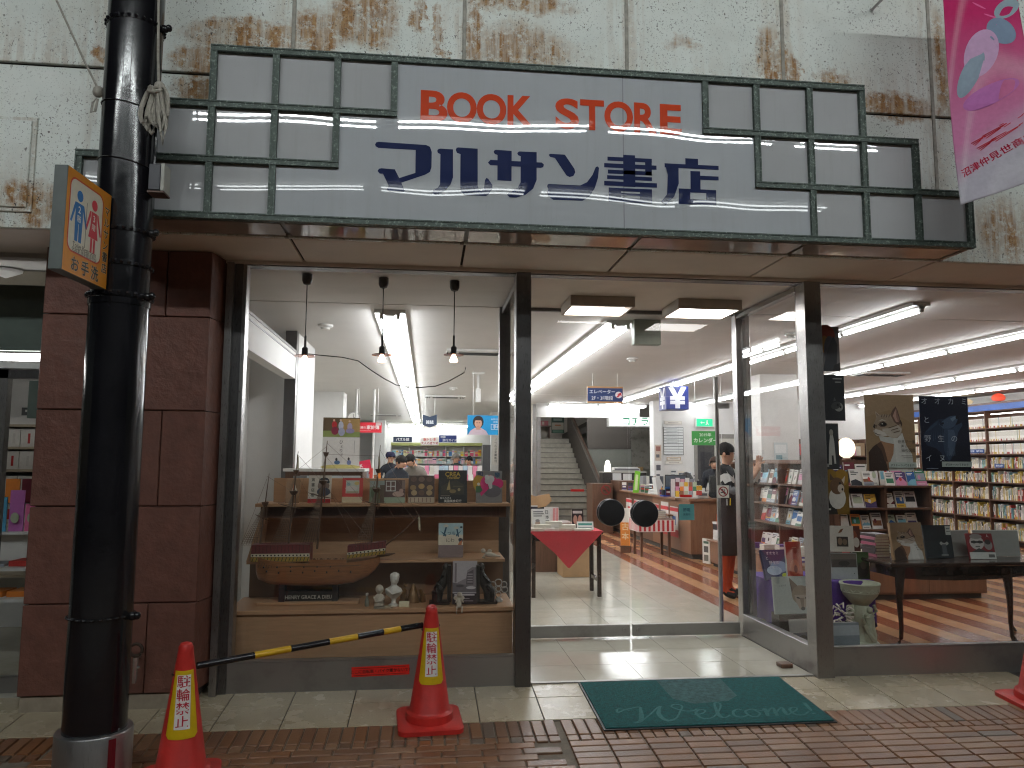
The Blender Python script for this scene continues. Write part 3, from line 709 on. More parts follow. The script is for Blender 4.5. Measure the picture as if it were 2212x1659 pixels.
# ropes
ROPE = M('grey_cotton_rope', (.36, .335, .29), .9, 0, .2, 60, .5, 200)
cr = thing('coiled_rope', 'coiled grey rope bundle hanging at the right side of the black pole', 'rope', (PX + .16, PY - .07, 3.45))
m = MB(); random.seed(3)
for k in range(9):
    cx_ = -.045 + .014 * k; hw_ = random.uniform(.018, .034); hh = random.uniform(.085, .125); tl = -.35 + .07 * k + random.uniform(-.06, .06); yb = -.035 + .008 * (k % 4)
    pts = []
    for j in range(15):
        t = math.pi / 2 + 2 * math.pi * j / 14; px_, pz_ = hw_ * math.cos(t), hh * (math.sin(t) - 1)
        pts.append((cx_ * .5 + px_ * math.cos(tl) - pz_ * math.sin(tl) * .55, yb + .006 * math.sin(3 * t), .02 + px_ * math.sin(tl) + pz_ * math.cos(tl)))
    m.tube(pts, .0085, 6)
for k in range(3): m.tube([(.02, -.04, .03), (.045 + .012 * k, -.05, -.10 - .05 * k), (.03 + .012 * k, -.05, -.22 - .04 * k), (.015 + .01 * k, -.045, -.12 - .04 * k), (.01, -.04, .0)], .0085, 6)
m.tube([(-.03, -.04, -.01), (.0, -.06, -.02), (.03, -.05, -.005), (.03, -.02, .01)], .009, 6)
m.build('coil', ROPE, cr, True)
MB().ball((.01, -.015, .03), (.03, .025, .03), 8, 6).tube([(.0, 0, .05), (-.01, .0, .2), (-.035, .02, .62), (-.045, .03, 1.1)], .007, 6).build('hanging_line', ROPE, cr, True)
tr_ = thing('taut_rope', 'thin taut rope with knot running up to the left from the black pole', 'rope', (PX - .15, PY - .02, 3.47))
MB().tube([(-.01, 0, 0), (-.10, .01, .17), (-.32, .02, .62), (-.5, .03, 1.0)], .006, 6).build('line', ROPE, tr_, True)
MB().ball((-.01, -.01, -.01), (.03, .025, .032), 8, 6).tube([(.0, -.01, -.02), (-.03, -.02, -.08), (-.035, -.02, -.13), (-.015, -.02, -.125), (-.01, -.01, -.05)], .006, 6).tube([(.0, 0, 0), (.1, .05, -.005)], .008, 6).build('knot', ROPE, tr_, True)

# toilet sign on the pole
ts = thing('toilet_sign', 'orange toilet direction sign with blue and red figures on the black pole', 'sign', (-2.36, -1.555, 2.605), rz=86)
# local x runs from near (left) to far (right), face towards -y
bx('box', M('sign_grey_edge', (.10, .115, .11), .5), ts, -.205, .205, .001, .062, -.245, .245, .003)
OR = '#d98a16'
m = MB(); m.quad(-.203, .203, -.243, .243, -.0005, OR)
def rrect(x0, x1, z0, z1, r, n=5):
    p = []
    for cx, cz, a in ((x1 - r, z0 + r, -90), (x1 - r, z1 - r, 0), (x0 + r, z1 - r, 90), (x0 + r, z0 + r, 180)):
        p += [(cx + r * math.cos(R(a + 90 * k / n)), cz + r * math.sin(R(a + 90 * k / n))) for k in range(n + 1)]
    return p
m.flat(rrect(-.18, .13, -.145, .21, .045), -.001, '#c8452a'); m.flat(rrect(-.172, .122, -.137, .202, .04), -.0015, '#dcd6c2')
for cx, c, fem in ((-.09, '#1f6fb0', 0), (.045, '#cf3340', 1)):
    m.ell(cx, .135, .027, .027, -.002, c)
    if not fem:
        m.flat([(cx - .03, .10), (cx - .034, .02), (cx - .03, -.085), (cx - .004, -.085), (cx - .002, .0), (cx + .002, .0), (cx + .004, -.085), (cx + .03, -.085), (cx + .034, .02), (cx + .03, .10)], -.002, c)
    else:
        m.flat([(cx - .025, .10), (cx - .03, .03), (cx - .045, -.03), (cx + .045, -.03), (cx + .03, .03), (cx + .025, .10)], -.002, c)
        for s in (-1, 1): m.quad(cx + s * .014 - .009, cx + s * .014 + .009, -.10, -.031, -.002, c)
    for s in (-1, 1): m.flat([(cx + s * .028, .10), (cx + s * .03, .075), (cx + s * .062, -.005), (cx + s * .075, .0), (cx + s * .04, .098)][::s * -1 or 1], -.0019, c)
    m.text('23'[fem], cx, .07, .045, -.0026, '#e8e6da', .02); m.text('階', cx, .025, .036, -.0026, '#e8e6da', .01)
m.quad(-.0275, -.0235, -.095, .125, -.002, '#4a463c')
m.text('Toilet,Restroom', -.025, -.103, .034, -.0024, '#3a382f', 0, sx=.95); m.text('化妝室,洗手間,화장실', -.025, -.128, .026, -.0024, '#3a382f', 0, sx=.95)
for ch, x_ in (('お', -.1), ('手', -.01), ('洗', .08)):
    m.text(ch, x_, -.195, .075, -.002, '#e9dfc4', .055); m.text(ch, x_, -.195, .075, -.0026, '#171310', .03)
for off, c, y_ in ((.06, '#efe6cc', -.002), (.025, '#1a1512', -.0026)): m.text('マルサン書店', .166, .175, .054, y_, c, off, vert=True)
m.build('print', PAINT, ts)
bx('bracket', BLACKP, ts, .19, .28, .01, .05, .12, .15); bx('bracket', BLACKP, ts, .19, .28, .01, .05, -.16, -.13)

# street banner (plain swirl in place of the picture)
bn = thing('street_banner', 'pink street banner with red Japanese lettering hanging at the top right', 'banner', (2.605, -1.3, 4.62))
BW, BH = .475, 1.62
def cloth(u, v):  # u across 0..1, v down 0..1
    x = (u - .5) * BW * (1 + .02 * v) + .04 * v * v - .01; z = -v * BH * (.985 - .0) + (u) * .16 * v + .0
    y = .035 * math.sin(3.2 * u + 2.5 * v) * v + .02 * math.sin(7 * u - 1.5 * v) * v - .08 * u * v
    return Vector((x, y, z))
nu, nv = 44, 110; m = MB(); vs = [tuple(cloth(i / nu, j / nv)) for j in range(nv + 1) for i in range(nu + 1)]
def bcol(u, v):
    a, b, c = lin('#bf2464'), lin('#c4779f'), lin('#b4afba'); t = min(1, max(0, (v - .25) / .45)); t2 = min(1, max(0, (v - .78 + .15 * u) / .16))
    q = [a[i] * (1 - t) + b[i] * t for i in range(3)]; q = [q[i] * (1 - t2) + c[i] * t2 for i in range(3)]
    s = math.sin(14 * v + 9 * u + 3 * math.sin(4 * u)) ; k = .16 * max(0, s) ** 3
    return tuple(min(1, x + k * (.9 - x)) for x in q)
for j in range(nv):
    for i in range(nu):
        o = j * (nu + 1) + i; m.f.append((o + nu + 1, o + nu + 2, o + 1, o)); m.c.append(bcol((i + .5) / nu, (j + .5) / nv))
m.v = vs; o = m.build('cloth', MATTE, bn, True)
sd = o.modifiers.new('t', 'SOLIDIFY'); sd.thickness = .002
def onbanner(mm):
    out = []
    for x, y, z in mm.v:
        p = cloth(x, z); du = cloth(x + .01, z) - p; dv = cloth(x, z + .01) - p; n = du.cross(dv).normalized()
        if n.y > 0: n = -n
        out.append(tuple(p + n * (.0025 - y)))
    mm.v = out; return mm
m = MB()
def bt(s_, x, z, h, col, bold, rot, y=0):
    q = MB().text(s_, 0, 0, h, 0, col, bold)
    ca, sa = math.cos(rot), math.sin(rot)
    m.add([(x + (a * ca - c * sa) / BW, y, z - (a * sa + c * ca) / BH) for a, b, c in q.v], q.f, col)
bt('沼津仲見世商店街', .52, .845, .058, '#b3153c', .02, .30)
for i, (x0, x1, zc) in enumerate(((.22, .40, .775), (.36, .62, .758), (.55, .85, .735), (.28, .5, .80), (.45, .78, .782))):
    for k in range(3):
        a = zc + .006 * k; sl = -.09
        m.add([(x0 + .02 * k, 0, a), (x1 - .03 * k, 0, a + sl * (x1 - x0)), (x1 - .03 * k, 0, a + .0035 + sl * (x1 - x0)), (x0 + .02 * k, 0, a + .0035)], [(3, 2, 1, 0)], '#b8232f')
onbanner(m); m.build('lettering', MATTE, bn)
# soft abstract ribbons in the banner's own colours
m = MB()
def blob(cx, cz, ru, rv, rot, col, y):
    m.add([(cx + ru * math.cos(t) * math.cos(rot) - rv * math.sin(t) * math.sin(rot), y, cz + (ru * math.cos(t) * math.sin(rot) + rv * math.sin(t) * math.cos(rot)) * BW / BH) for t in [2 * math.pi * k / 28 for k in range(28)]], [tuple(range(28))], col)
for a in ((.45, .42, .20, .34, .3, '#c9a3c6', .0), (.30, .50, .12, .34, .5, '#8f9fae', .0003), (.72, .34, .16, .22, -.5, '#7d8fa6', .0004), (.5, .60, .34, .14, -.3, '#b96fae', .0006), (.83, .24, .12, .20, .9, '#93a6b0', .0008)): blob(*a)
for k in range(5): blob(.2 + .14 * k, .12 + .05 * k, .10, .012, .8 - .1 * k, '#e0689c', .001)
onbanner(m); m.build('ribbon_pattern', MATTE, bn)
MB().tube([(-.27, 0, .005), (.3, .02, .005)], .012, 8).tube([(-.27, 0, .005), (-.3, .35, .02), (-.3, .64, .02)], .010, 6).build('hanger_rod', STEEL, bn)

# ------------------------------------------------------------------ cones, bar, mat, sticker
CONE = M('red_cone_plastic', (.50, .028, .022), .42, 0, .2, 9, .15, 40)
def make_cone(lab, loc, rz, sleeve=True):
    t = thing('traffic_cone', lab, 'traffic cone', loc, rz, 'red traffic cones')
    t.rotation_euler = (math.atan(SL), 0, R(rz)); b = .19
    m = MB(); pts = rrect(-b, b, -b, b, .05, 5)
    n = len(pts); m.add([(x, y, 0) for x, y in pts] + [(x, y, .025) for x, y in pts] + [(x * .93, y * .93, .033) for x, y in pts], [(k, (k + 1) % n, (k + 1) % n + n, k + n) for k in range(n)] + [(k + n, (k + 1) % n + n, (k + 1) % n + 2 * n, k + 2 * n) for k in range(n)] + [tuple(range(2 * n, 3 * n))])
    m.build('base', CONE, t, True, angle=50)
    MB().lathe([(.143, .032), (.140, .075), (.125, .082), (.118, .09), (.036, .655), (.034, .675), (.026, .69), (.012, .695)], n=30).build('body', CONE, t, True)
    if sleeve:
        rr = lambda z: .118 - (z - .09) * .082 / .565
        def wrap(x, z, off): a = x / rr(z) - math.pi / 2; q = rr(z) + off; return (q * math.cos(a), q * math.sin(a), z)
        m = MB(); n = 14
        def patch(z0, z1, w0, w1, off, col, nz=6):
            for j in range(nz):
                for i in range(n):
                    c = []
                    for u, v in ((i, j), (i + 1, j), (i + 1, j + 1), (i, j + 1)):
                        z = z0 + (z1 - z0) * v / nz; w_ = w0 + (w1 - w0) * v / nz; c.append(wrap((u / n - .5) * w_, z, off))
                    m.add(c, [(0, 1, 2, 3)], col)
        patch(.27, .57, .155, .088, .003, '#d8b414'); patch(.255, .272, .125, .155, .003, '#d8b414', 2)
        m.build('yellow_sleeve', PAINT, t, True)
        m = MB(); patch(.30, .55, .072, .060, .0045, '#e9e6e2')
        q = MB()
        for i, ch in enumerate('駐輪禁止'): q.text(ch, 0, .520 - .0617 * i, .060, 0, '#c2203a', .012)
        m.add([wrap(a, c, .006) for a, b_, c in q.v], q.f, '#c2203a'); m.build('label', PAINT, t)
    return t
def cloc(x, y): return (x, y, gz(y))
c1 = make_cone('red traffic cone with yellow Japanese sleeve standing before the left show window', cloc(-.68, -.59), 4)
c2 = make_cone('red traffic cone with yellow sleeve beside the black pole, cut off at the bottom', cloc(-1.91, -1.22), 14)
c3 = make_cone('red traffic cone at the right edge of the picture, mostly out of frame', cloc(3.27, -.62), 0, False)
bar = thing('cone_bar', 'yellow and black striped bar linking the two cones', 'barrier bar', (0, 0, 0))
p0, p1 = Vector((-1.862, -1.20, .468)), Vector((-.73, -.605, .525)); dd = p1 - p0
seg = [0, .26, .42, .58, .70, .83, .90, 1.0]; seg = [0, .225, .375, .545, .675, .80, .885, 1.0]
YEL = M('yellow_plastic', (.62, .36, .015), .35)
for i in range(7): MB().tube([p0 + dd * (seg[i] + .0005), p0 + dd * (seg[i + 1] - .0005)], .0172 if i % 2 == 0 else .0178, 14).build('black_section' if i % 2 == 0 else 'yellow_section', BLACKP if i % 2 == 0 else YEL, bar, True)
for c, e in ((c2, p0), (c1, p1)):
    ax = Vector((c.location.x, c.location.y - .025, e.z - .012)); r_ = .052
    MB().tube([ax + Vector((r_ * math.cos(t), r_ * math.sin(t), .012 * math.cos(t))) for t in [2 * math.pi * k / 24 for k in range(25)]], .0055, 6).build('end_ring', M('ring_brown', (.05, .02, .015), .5), bar, True)

mat = thing('door_mat', 'dark teal doormat with the word Welcome in front of the entrance', 'mat', (1.055, -.42, gz(-.42)))
mat.rotation_euler = (math.atan(SL), 0, 0)
MATM = M('teal_pile', (.008, .098, .098), .95, 0, .35, 45, .8, 400); MATL = M('teal_pile_worn', (.055, .13, .132), .95, 0, .4, 30, .8, 400)
bx('rubber_edge', BLACK, mat, -.722, .722, -.382, .382, .001, .008, .002)
m = MB(); nx_, ny_ = 1, 1
MB().box(-.708, .708, -.368, .368, .008, .015, b=.003).build('pile', MATM, mat)
m = MB(); m.add([(-.16 - .02, .366, .0153), (.28, .366, .0153), (.27, .05, .0153), (.18, -.03, .0153), (-.06, -.06, .0153), (-.17, .03, .0153)], [(5, 4, 3, 2, 1, 0)]); m.build('worn_patch', MATL, mat)
# script lettering: swelling strokes
m = MB()
def stroke(pts, ws):
    # smooth ribbon through the points in the mat plane
    P = []; n = len(pts)
    for i in range(n - 1):
        a = pts[max(i - 1, 0)]; b = pts[i]; c = pts[i + 1]; d = pts[min(i + 2, n - 1)]
        for k in range(6):
            t = k / 6; f = lambda q: .5 * (2 * b[q] + (c[q] - a[q]) * t + (2 * a[q] - 5 * b[q] + 4 * c[q] - d[q]) * t * t + (3 * b[q] - a[q] - 3 * c[q] + d[q]) * t ** 3)
            P.append((f(0), f(1), ws[i] * (1 - t) + ws[i + 1] * t))
    P.append((*pts[-1], ws[-1]))
    vs = []
    for i, (x, y, w_) in enumerate(P):
        x0, y0, _ = P[max(i - 1, 0)]; x1, y1, _ = P[min(i + 1, len(P) - 1)]; l = math.hypot(x1 - x0, y1 - y0) or 1
        nx_, ny_ = -(y1 - y0) / l, (x1 - x0) / l; vs += [(x + nx_ * w_, y + ny_ * w_, .0156), (x - nx_ * w_, y - ny_ * w_, .0156)]
    m.add(vs, [(2 * i + 1, 2 * i + 3, 2 * i + 2, 2 * i) for i in range(len(P) - 1)])
T, B = .006, .0145
W0 = -.58
stroke([(-.50, -.13), (-.565, -.10), (-.58, -.155), (-.52, -.115), (-.44, -.085), (-.41, -.09)], [T, T, .008, .006, T, T])
stroke([(-.42, -.085), (-.445, -.2), (-.475, -.29), (-.52, -.315)], [T, B, B, T])
stroke([(-.475, -.30), (-.39, -.2), (-.31, -.1), (-.28, -.085)], [T, T, .006, T])
stroke([(-.29, -.085), (-.335, -.2), (-.315, -.295), (-.25, -.27), (-.19, -.17), (-.15, -.09), (-.19, -.06), (-.22, -.10), (-.17, -.16), (-.11, -.17), (-.07, -.14)], [T, B, B, T, T, T, T, T, T, T, T])
stroke([(-.12, -.23), (-.06, -.21), (-.03, -.17), (-.06, -.155), (-.1, -.2), (-.09, -.28), (-.03, -.28), (.03, -.22)], [T, T, T, T, .009, .009, T, T])
stroke([(.03, -.22), (.09, -.12), (.105, -.065), (.075, -.06), (.05, -.14), (.03, -.25), (.05, -.285), (.10, -.25)], [T, T, T, T, .009, B, T, T])
stroke([(.20, -.18), (.185, -.165), (.14, -.2), (.125, -.26), (.16, -.285), (.22, -.25)], [.007, T, .008, .009, T, T])
stroke([(.27, -.17), (.22, -.2), (.215, -.265), (.255, -.285), (.295, -.235), (.275, -.17), (.30, -.19), (.33, -.2)], [T, .008, .009, T, .007, T, T, T])
stroke([(.33, -.2), (.36, -.165), (.345, -.225), (.325, -.285)], [T, T, B, .009])
stroke([(.335, -.26), (.38, -.19), (.415, -.165), (.40, -.23), (.385, -.285)], [T, T, T, B, .009])
stroke([(.39, -.26), (.44, -.19), (.475, -.165), (.46, -.23), (.455, -.275), (.49, -.25)], [T, T, T, B, T, T])
stroke([(.49, -.25), (.54, -.215), (.565, -.18), (.54, -.165), (.505, -.205), (.51, -.275), (.56, -.28), (.615, -.235)], [T, T, T, T, .009, .009, T, T])
stroke([(.655, -.10), (.64, -.2), (.632, -.23)], [.012, .011, .004]); stroke([(.618, -.272), (.64, -.27)], [.009, .009])
m.build('lettering', M('teal_lettering', (.036, .145, .145), .95, 0, .3, 80), mat)

rs = MB().box(-.19, .19, -.002, 0, -.032, .032, '#e0281e'); rs.quad(-.175, .165, .020, .0225, -.0026, '#2a0f0c'); rs.quad(-.175, .165, -.0245, -.022, -.0026, '#2a0f0c')
rs.text('ここに自転車・バイク置かないで！', 0, 0, .0255, -.0028, '#1d0b0a', .02)
rs = rs.build('no_parking_sticker', PAINT); rs.location = (-1.002, -.0465, .118); rs.rotation_euler = (0, R(-1.5), 0); tag(rs, 'red sticker with black Japanese writing on the steel rail under the left window', 'sticker')

# ------------------------------------------------------------------ book helpers
random.seed(11)
PAL = ['#e9e6de', '#f1eee6', '#ddd6c4', '#c9433c', '#2f5f9b', '#e4b73a', '#3c7a5a', '#20242c', '#8a5a3c', '#7fb6c8', '#d98fb0', '#b9c4a8', '#4b3a6a', '#e88a3a', '#9aa0a8', '#6a2430']
def cover(m, w, h, y, seed, art=None):
    """printed front of a book or poster: x -w/2..w/2, z 0..h, facing -y; art = list of shapes in 0..1"""
    X = lambda u: -w / 2 + u * w; Z = lambda v: v * h; k = 0
    if art is None:
        rn = random.Random(seed); bgc = rn.choice(PAL) if rn.random() < .42 else rn.choice(['#e9e6de', '#f1eee6', '#e4e2e0', '#dcd9d2']); art = [('q', 0, 1, 0, 1, bgc)]
        st = rn.random()
        if st < .45: a = rn.uniform(.12, .4); art.append(('q', .08, .92, a, a + rn.uniform(.3, .45), rn.choice(PAL)))
        elif st < .7: art.append(('e', rn.uniform(.3, .7), rn.uniform(.35, .55), rn.uniform(.2, .36), rn.uniform(.15, .25), rn.choice(PAL)))
        else: art.append(('p', [(0, 0), (1, 0), (1, rn.uniform(.2, .6)), (.5, rn.uniform(.2, .7)), (0, rn.uniform(.2, .5))], rn.choice(PAL)))
        if rn.random() < .4: art.append(('e', rn.uniform(.35, .65), rn.uniform(.4, .6), .13, .14, rn.choice(PAL)))
        ink = '#1c1c1e' if sum(lin(bgc)) > .9 else '#f0eee8'
        for i in range(rn.randint(1, 3)):
            z_ = .9 - .1 * i; art.append(('q', .1, rn.uniform(.5, .92), z_ - .05, z_, ink))
        if rn.random() < .45: c = rn.choice(PAL); art.append(('q', 0, 1, 0, rn.uniform(.15, .28), c)); art.append(('q', .1, .8, .08, .11, ink))
    for s in art:
        k += 1; yy_ = y - .00035 * k
        if s[0] == 'q': m.quad(X(s[1]), X(s[2]), Z(s[3]), Z(s[4]), yy_, s[5])
        elif s[0] == 'e': m.ell(X(s[1]), Z(s[2]), s[3] * w, s[4] * h, yy_, s[5], 14, s[6] if len(s) > 6 else 0)
        elif s[0] == 'p': m.flat([(X(a), Z(b)) for a, b in s[1]], yy_, s[2])
        elif s[0] == 't': m.text(s[1], X(s[2]), Z(s[3]), s[4] * h, yy_, s[5], *(s[6:] if len(s) > 6 else ()))
    return m
_ordn = {}
def book(x, y, z, w, h, t=.02, lean=12, rz=0, seed=0, art=None, label=None, group=None, name='book', board='#d8d2c4', mat=None):
    """face-out book leaning back; foot of the cover at x,y,z"""
    m = MB(); m.box(-w / 2, w / 2, 0, .0015, 0, h, board); m.box(-w / 2 + .002, w / 2 - .003, .0016, t - .0016, .003, h - .003, '#e6e0d0'); m.box(-w / 2, w / 2, t - .0015, t, 0, h, board)
    m.box(-w / 2, -w / 2 + .0015, .0016, t - .0016, 0, h, board)
    cover(m, w, h, 0, seed, art)
    o = m.build(name, mat or PAINT); o.location = (x, y, z); o.rotation_euler = (R(-lean), 0, R(rz))
    tag(o, label, 'book', group); return o
def stack(x, y, z, w, d, n, t, rz, label, group, seed=0, cols=None):
    rn = random.Random(seed)
    for i in range(n):
        m = MB(); c = rn.choice(cols or PAL); m.box(-w / 2, w / 2, -d / 2, d / 2, 0, .0015, c); m.box(-w / 2 + .003, w / 2 - .003, -d / 2 + .003, d / 2 - .003, .0016, t - .0016, '#e4dfd2'); m.box(-w / 2, w / 2, -d / 2, d / 2, t - .0015, t, c); m.box(-w / 2, -w / 2 + .0015, -d / 2, d / 2, .0016, t - .0016, c)
        o = m.build('book', PAINT); o.location = (x + rn.uniform(-.004, .004), y + rn.uniform(-.004, .004), z + i * (t + .0006)); o.rotation_euler = (0, 0, R(rz + rn.uniform(-3, 3)))
        tag(o, label % (ordw(i)) if '%s' in label else label, 'book', group)

# ------------------------------------------------------------------ left window display
dsp = thing('display_stand', 'beech wood display stand with stepped shelves behind the left show window', 'display', (-1.08, .1, 0))
def dx(v): return v + 1.08
bx('front_board', WOODL, dsp, dx(-2.06), dx(-.10), .02, .04, .0, .462)
bx('platform', WOODLH, dsp, dx(-2.06), dx(-.09), -.0, .55, .463, .492, .003)
bx('riser_board', M('riser_brown', (.2, .115, .065), .5), dsp, dx(-2.02), dx(-.12), .535, .55, .493, .765)
bx('shelf', WOODLH, dsp, dx(-1.99), dx(-.13), .28, .70, .766, .788, .002)
bx('back_board', M('beech_back', (.44, .275, .16), .5, 0, .1, 3, 0, 60, .4, 0, (2, 2, 22)), dsp, dx(-1.98), dx(-.14), .68, .70, .789, 1.17)
bx('ledge', WOODLH, dsp, dx(-1.95), dx(-.09), .30, .62, 1.171, 1.195, .003)
bx('ledge_rail', WOODD, dsp, dx(-1.93), dx(-.11), .40, .42, 1.085, 1.170)
bx('ledge_back', WOODLH, dsp, dx(-1.86), dx(-.42), .50, .518, 1.196, 1.375, .002)
bx('ledge_back', WOODLH, dsp, dx(-.415), dx(-.10), .50, .518, 1.196, 1.36, .002)
bx('side_board', WOODL, dsp, dx(-2.10), dx(-2.035), .04, .08, .0, 1.375, .002)
v = [(-2.0, .06, .493), (-1.99, .06, .493), (-1.90, .70, .493), (-1.91, .70, .493)]
m = MB().add([(dx(-1.985), .25, .79), (dx(-1.97), .25, .79), (dx(-1.955), .69, .79), (dx(-1.97), .69, .79), (dx(-1.93), .52, 1.17), (dx(-1.915), .52, 1.17), (dx(-1.915), .69, 1.17), (dx(-1.93), .69, 1.17)], [(0, 3, 2, 1), (4, 5, 6, 7), (0, 1, 5, 4), (1, 2, 6, 5), (2, 3, 7, 6), (3, 0, 4, 7)]); m.build('slanted_side', WOODL, dsp)
bx('small_clip', M('clip_grey', (.25, .27, .26), .5), dsp, dx(-1.72), dx(-1.62), .498, .52, 1.376, 1.392)
MB().tube([(dx(-2.08), .06, 1.376), (dx(-2.08), .06, 1.42)], .006, 6).build('orange_rod', M('orange_rod', (.7, .2, .05), .5), dsp)
LZ = 1.197
B_ = lambda *a, **k: book(*a, **k)
# books standing on the top ledge
book(-1.70, .46, LZ, .10, .175, .012, 14, 0, label='slim tan booklet with orange emblem at the left end of the display ledge', art=[('q', 0, 1, 0, 1, '#a8805a'), ('p', [(.4, .35), (.65, .3), (.8, .55), (.6, .85), (.45, .6)], '#e8d8bc'), ('q', .5, .55, .3, .8, '#c26a3a')], board='#a8805a')
book(-1.505, .455, LZ, .165, .205, .018, 12, 0, label='book with black cap drawing, vertical Japanese title and red band on the display ledge', art=[('q', 0, 1, 0, 1, '#d9d0c0'), ('e', .66, .62, .26, .2, '#8a7468'), ('q', .44, .92, .72, .8, '#2a2a30'), ('e', .68, .82, .22, .1, '#33343c'), ('e', .68, .4, .3, .16, '#4a5060'), ('t', '寅', .2, .84, .14, '#221c1a', .01), ('t', '書', .2, .65, .14, '#221c1a', .01), ('t', '店', .2, .46, .14, '#221c1a', .01), ('t', '櫻', .2, .28, .14, '#221c1a', .01), ('q', 0, 1, 0, .14, '#c22a26')])
book(-1.265, .455, LZ, .15, .185, .015, 10, 0, label='picture in a bright red frame standing on the display ledge', art=[('q', 0, 1, 0, .24, '#d8c4a0'), ('p', [(.0, .24), (1, .24), (1, 1), (.06, 1)], '#c8342a'), ('q', .17, .83, .38, .9, '#cfd4c4'), ('e', .7, .78, .12, .07, '#e0c878'), ('e', .45, .58, .3, .1, '#e4d8d0'), ('e', .3, .75, .1, .07, '#9fb4b8'), ('q', .2, .8, .39, .46, '#b8a88a')], board='#c8342a')
book(-1.085, .455, LZ, .11, .165, .012, 10, 0, label='green and grey landscape paperback partly hidden by the ship mast', art=[('q', 0, 1, 0, 1, '#7e8a70'), ('q', 0, 1, .7, 1, '#9aa6a0'), ('e', .3, .45, .2, .3, '#5a6a48'), ('e', .7, .4, .15, .25, '#8a8058'), ('e', .4, .55, .06, .1, '#c8a048'), ('q', .7, 1, .0, .8, '#6a5a48')], board='#7e8a70')
book(-.955, .455, LZ, .155, .17, .015, 10, 0, label='book with white window and sleeping figure on brown and green cover', art=[('q', 0, 1, 0, 1, '#5f443c'), ('q', 0, 1, 0, .24, '#9fae94'), ('q', .08, .55, .5, .97, '#d8d6d0'), ('q', .12, .29, .74, .93, '#6c5048'), ('q', .34, .51, .74, .93, '#6c5048'), ('q', .12, .29, .54, .7, '#6c5048'), ('q', .34, .51, .54, .7, '#6c5048'), ('e', .68, .38, .28, .12, '#c8a898'), ('e', .82, .52, .1, .1, '#c4a090'), ('q', .85, 1, .6, .98, '#8a7268')])
book(-.755, .455, LZ, .195, .205, .02, 10, 0, label='brown photo book of bottles and pots with a pale checked band', art=[('q', 0, 1, 0, 1, '#4c342a')] + [('e', a, b, .12, .1, c) for a, b, c in ((.2, .86, '#6a4c3c'), (.5, .86, '#7c6050'), (.8, .86, '#6a4c3c'), (.18, .55, '#9a7c50'), (.5, .6, '#b49058'), (.82, .55, '#a88858'), (.22, .36, '#b89c70'), (.5, .36, '#6a4c38'), (.8, .36, '#b4986c'))] + [('q', 0, 1, 0, .2, '#c4b096')] + [('q', .08 + .15 * i, .11 + .15 * i, .02, .18, '#8a6a5a') for i in range(6)])
book(-.52, .45, LZ, .215, .245, .018, 9, 0, label='black travel magazine with gold CREA title and sailing boat', art=[('q', 0, 1, 0, 1, '#1b1a17'), ('p', [(.1, .25), (.9, .25), (.9, .55), (.6, .7), (.3, .6), (.1, .5)], '#3a3424'), ('p', [(.28, .38), (.42, .4), (.38, .7)], '#b49a62'), ('e', .5, .35, .12, .06, '#8a7448'), ('e', .72, .4, .05, .05, '#a89468'), ('q', .5, .85, .48, .52, '#5a5034'), ('q', .08, .4, .2, .22, '#8a8070'), ('t', 'CREA', .5, .88, .19, '#c8a63c', .02), ('t', 'Traveller', .52, .77, .11, '#b8983a', .03), ('t', '知られざる', .25, .14, .07, '#e4e0d8', .02), ('t', '英国美食紀行', .5, .05, .09, '#e4e0d8', .03)], board='#1b1a17')
book(-.245, .45, LZ, .20, .24, .018, 9, 0, label='magazine with pink and white bird design and large Japanese title', art=[('q', 0, 1, 0, 1, '#8a8684'), ('e', .12, .62, .24, .26, '#c89a28'), ('q', 0, .25, .32, .52, '#3f6a3c'), ('e', .5, .6, .34, .28, '#d81f72'), ('e', .85, .6, .2, .16, '#d81f72'), ('e', .62, .36, .34, .2, '#6a6468'), ('e', .52, .72, .2, .13, '#d8d4d2', .6), ('e', .42, .8, .09, .08, '#e4e0de'), ('p', [(.2, .2), (.5, .45), (.42, .55), (.15, .3)], '#d81f72'), ('p', [(.45, .6), (.62, .66), (.62, .46), (.52, .42)], '#dcd8d6'), ('t', '和', .16, .9, .18, '#2a3a6a', .02), ('t', '樂', .82, .87, .18, '#2f5a78', .02), ('e', .1, .58, .06, .05, '#ece4cc')], board='#8a8684')
# lower shelves
book(-.53, .47, .79, .185, .255, .018, 12, -2, label='pale blue picture book with plants and hiragana title on the middle shelf', art=[('q', 0, 1, 0, 1, '#b4d0d4'), ('q', 0, 1, .36, .66, '#e4d8c0'), ('q', 0, 1, 0, .36, '#8a7470'), ('p', [(.18, .62), (.24, .62), (.34, .88), (.28, .9)], '#2f5a70'), ('p', [(.05, .78), (.3, .6), (.32, .66)], '#3a6478'), ('p', [(.78, .6), (.84, .6), (.76, .88), (.7, .88)], '#2f5a70'), ('p', [(.95, .8), (.72, .6), (.7, .66)], '#3a6478'), ('e', .3, .92, .1, .04, '#d8d0b8'), ('e', .72, .86, .1, .04, '#d8d0b8'), ('e', .92, .88, .05, .03, '#2a3a48'), ('e', .9, .5, .1, .06, '#3a3a48', -.7), ('p', [(.78, .36), (.94, .36), (.96, .5), (.84, .44)], '#c87848'), ('t', 'つち', .52, .7, .13, '#2b4150', 0), ('t', 'にわ', .48, .5, .13, '#4a4038', 0)], board='#8a7470')
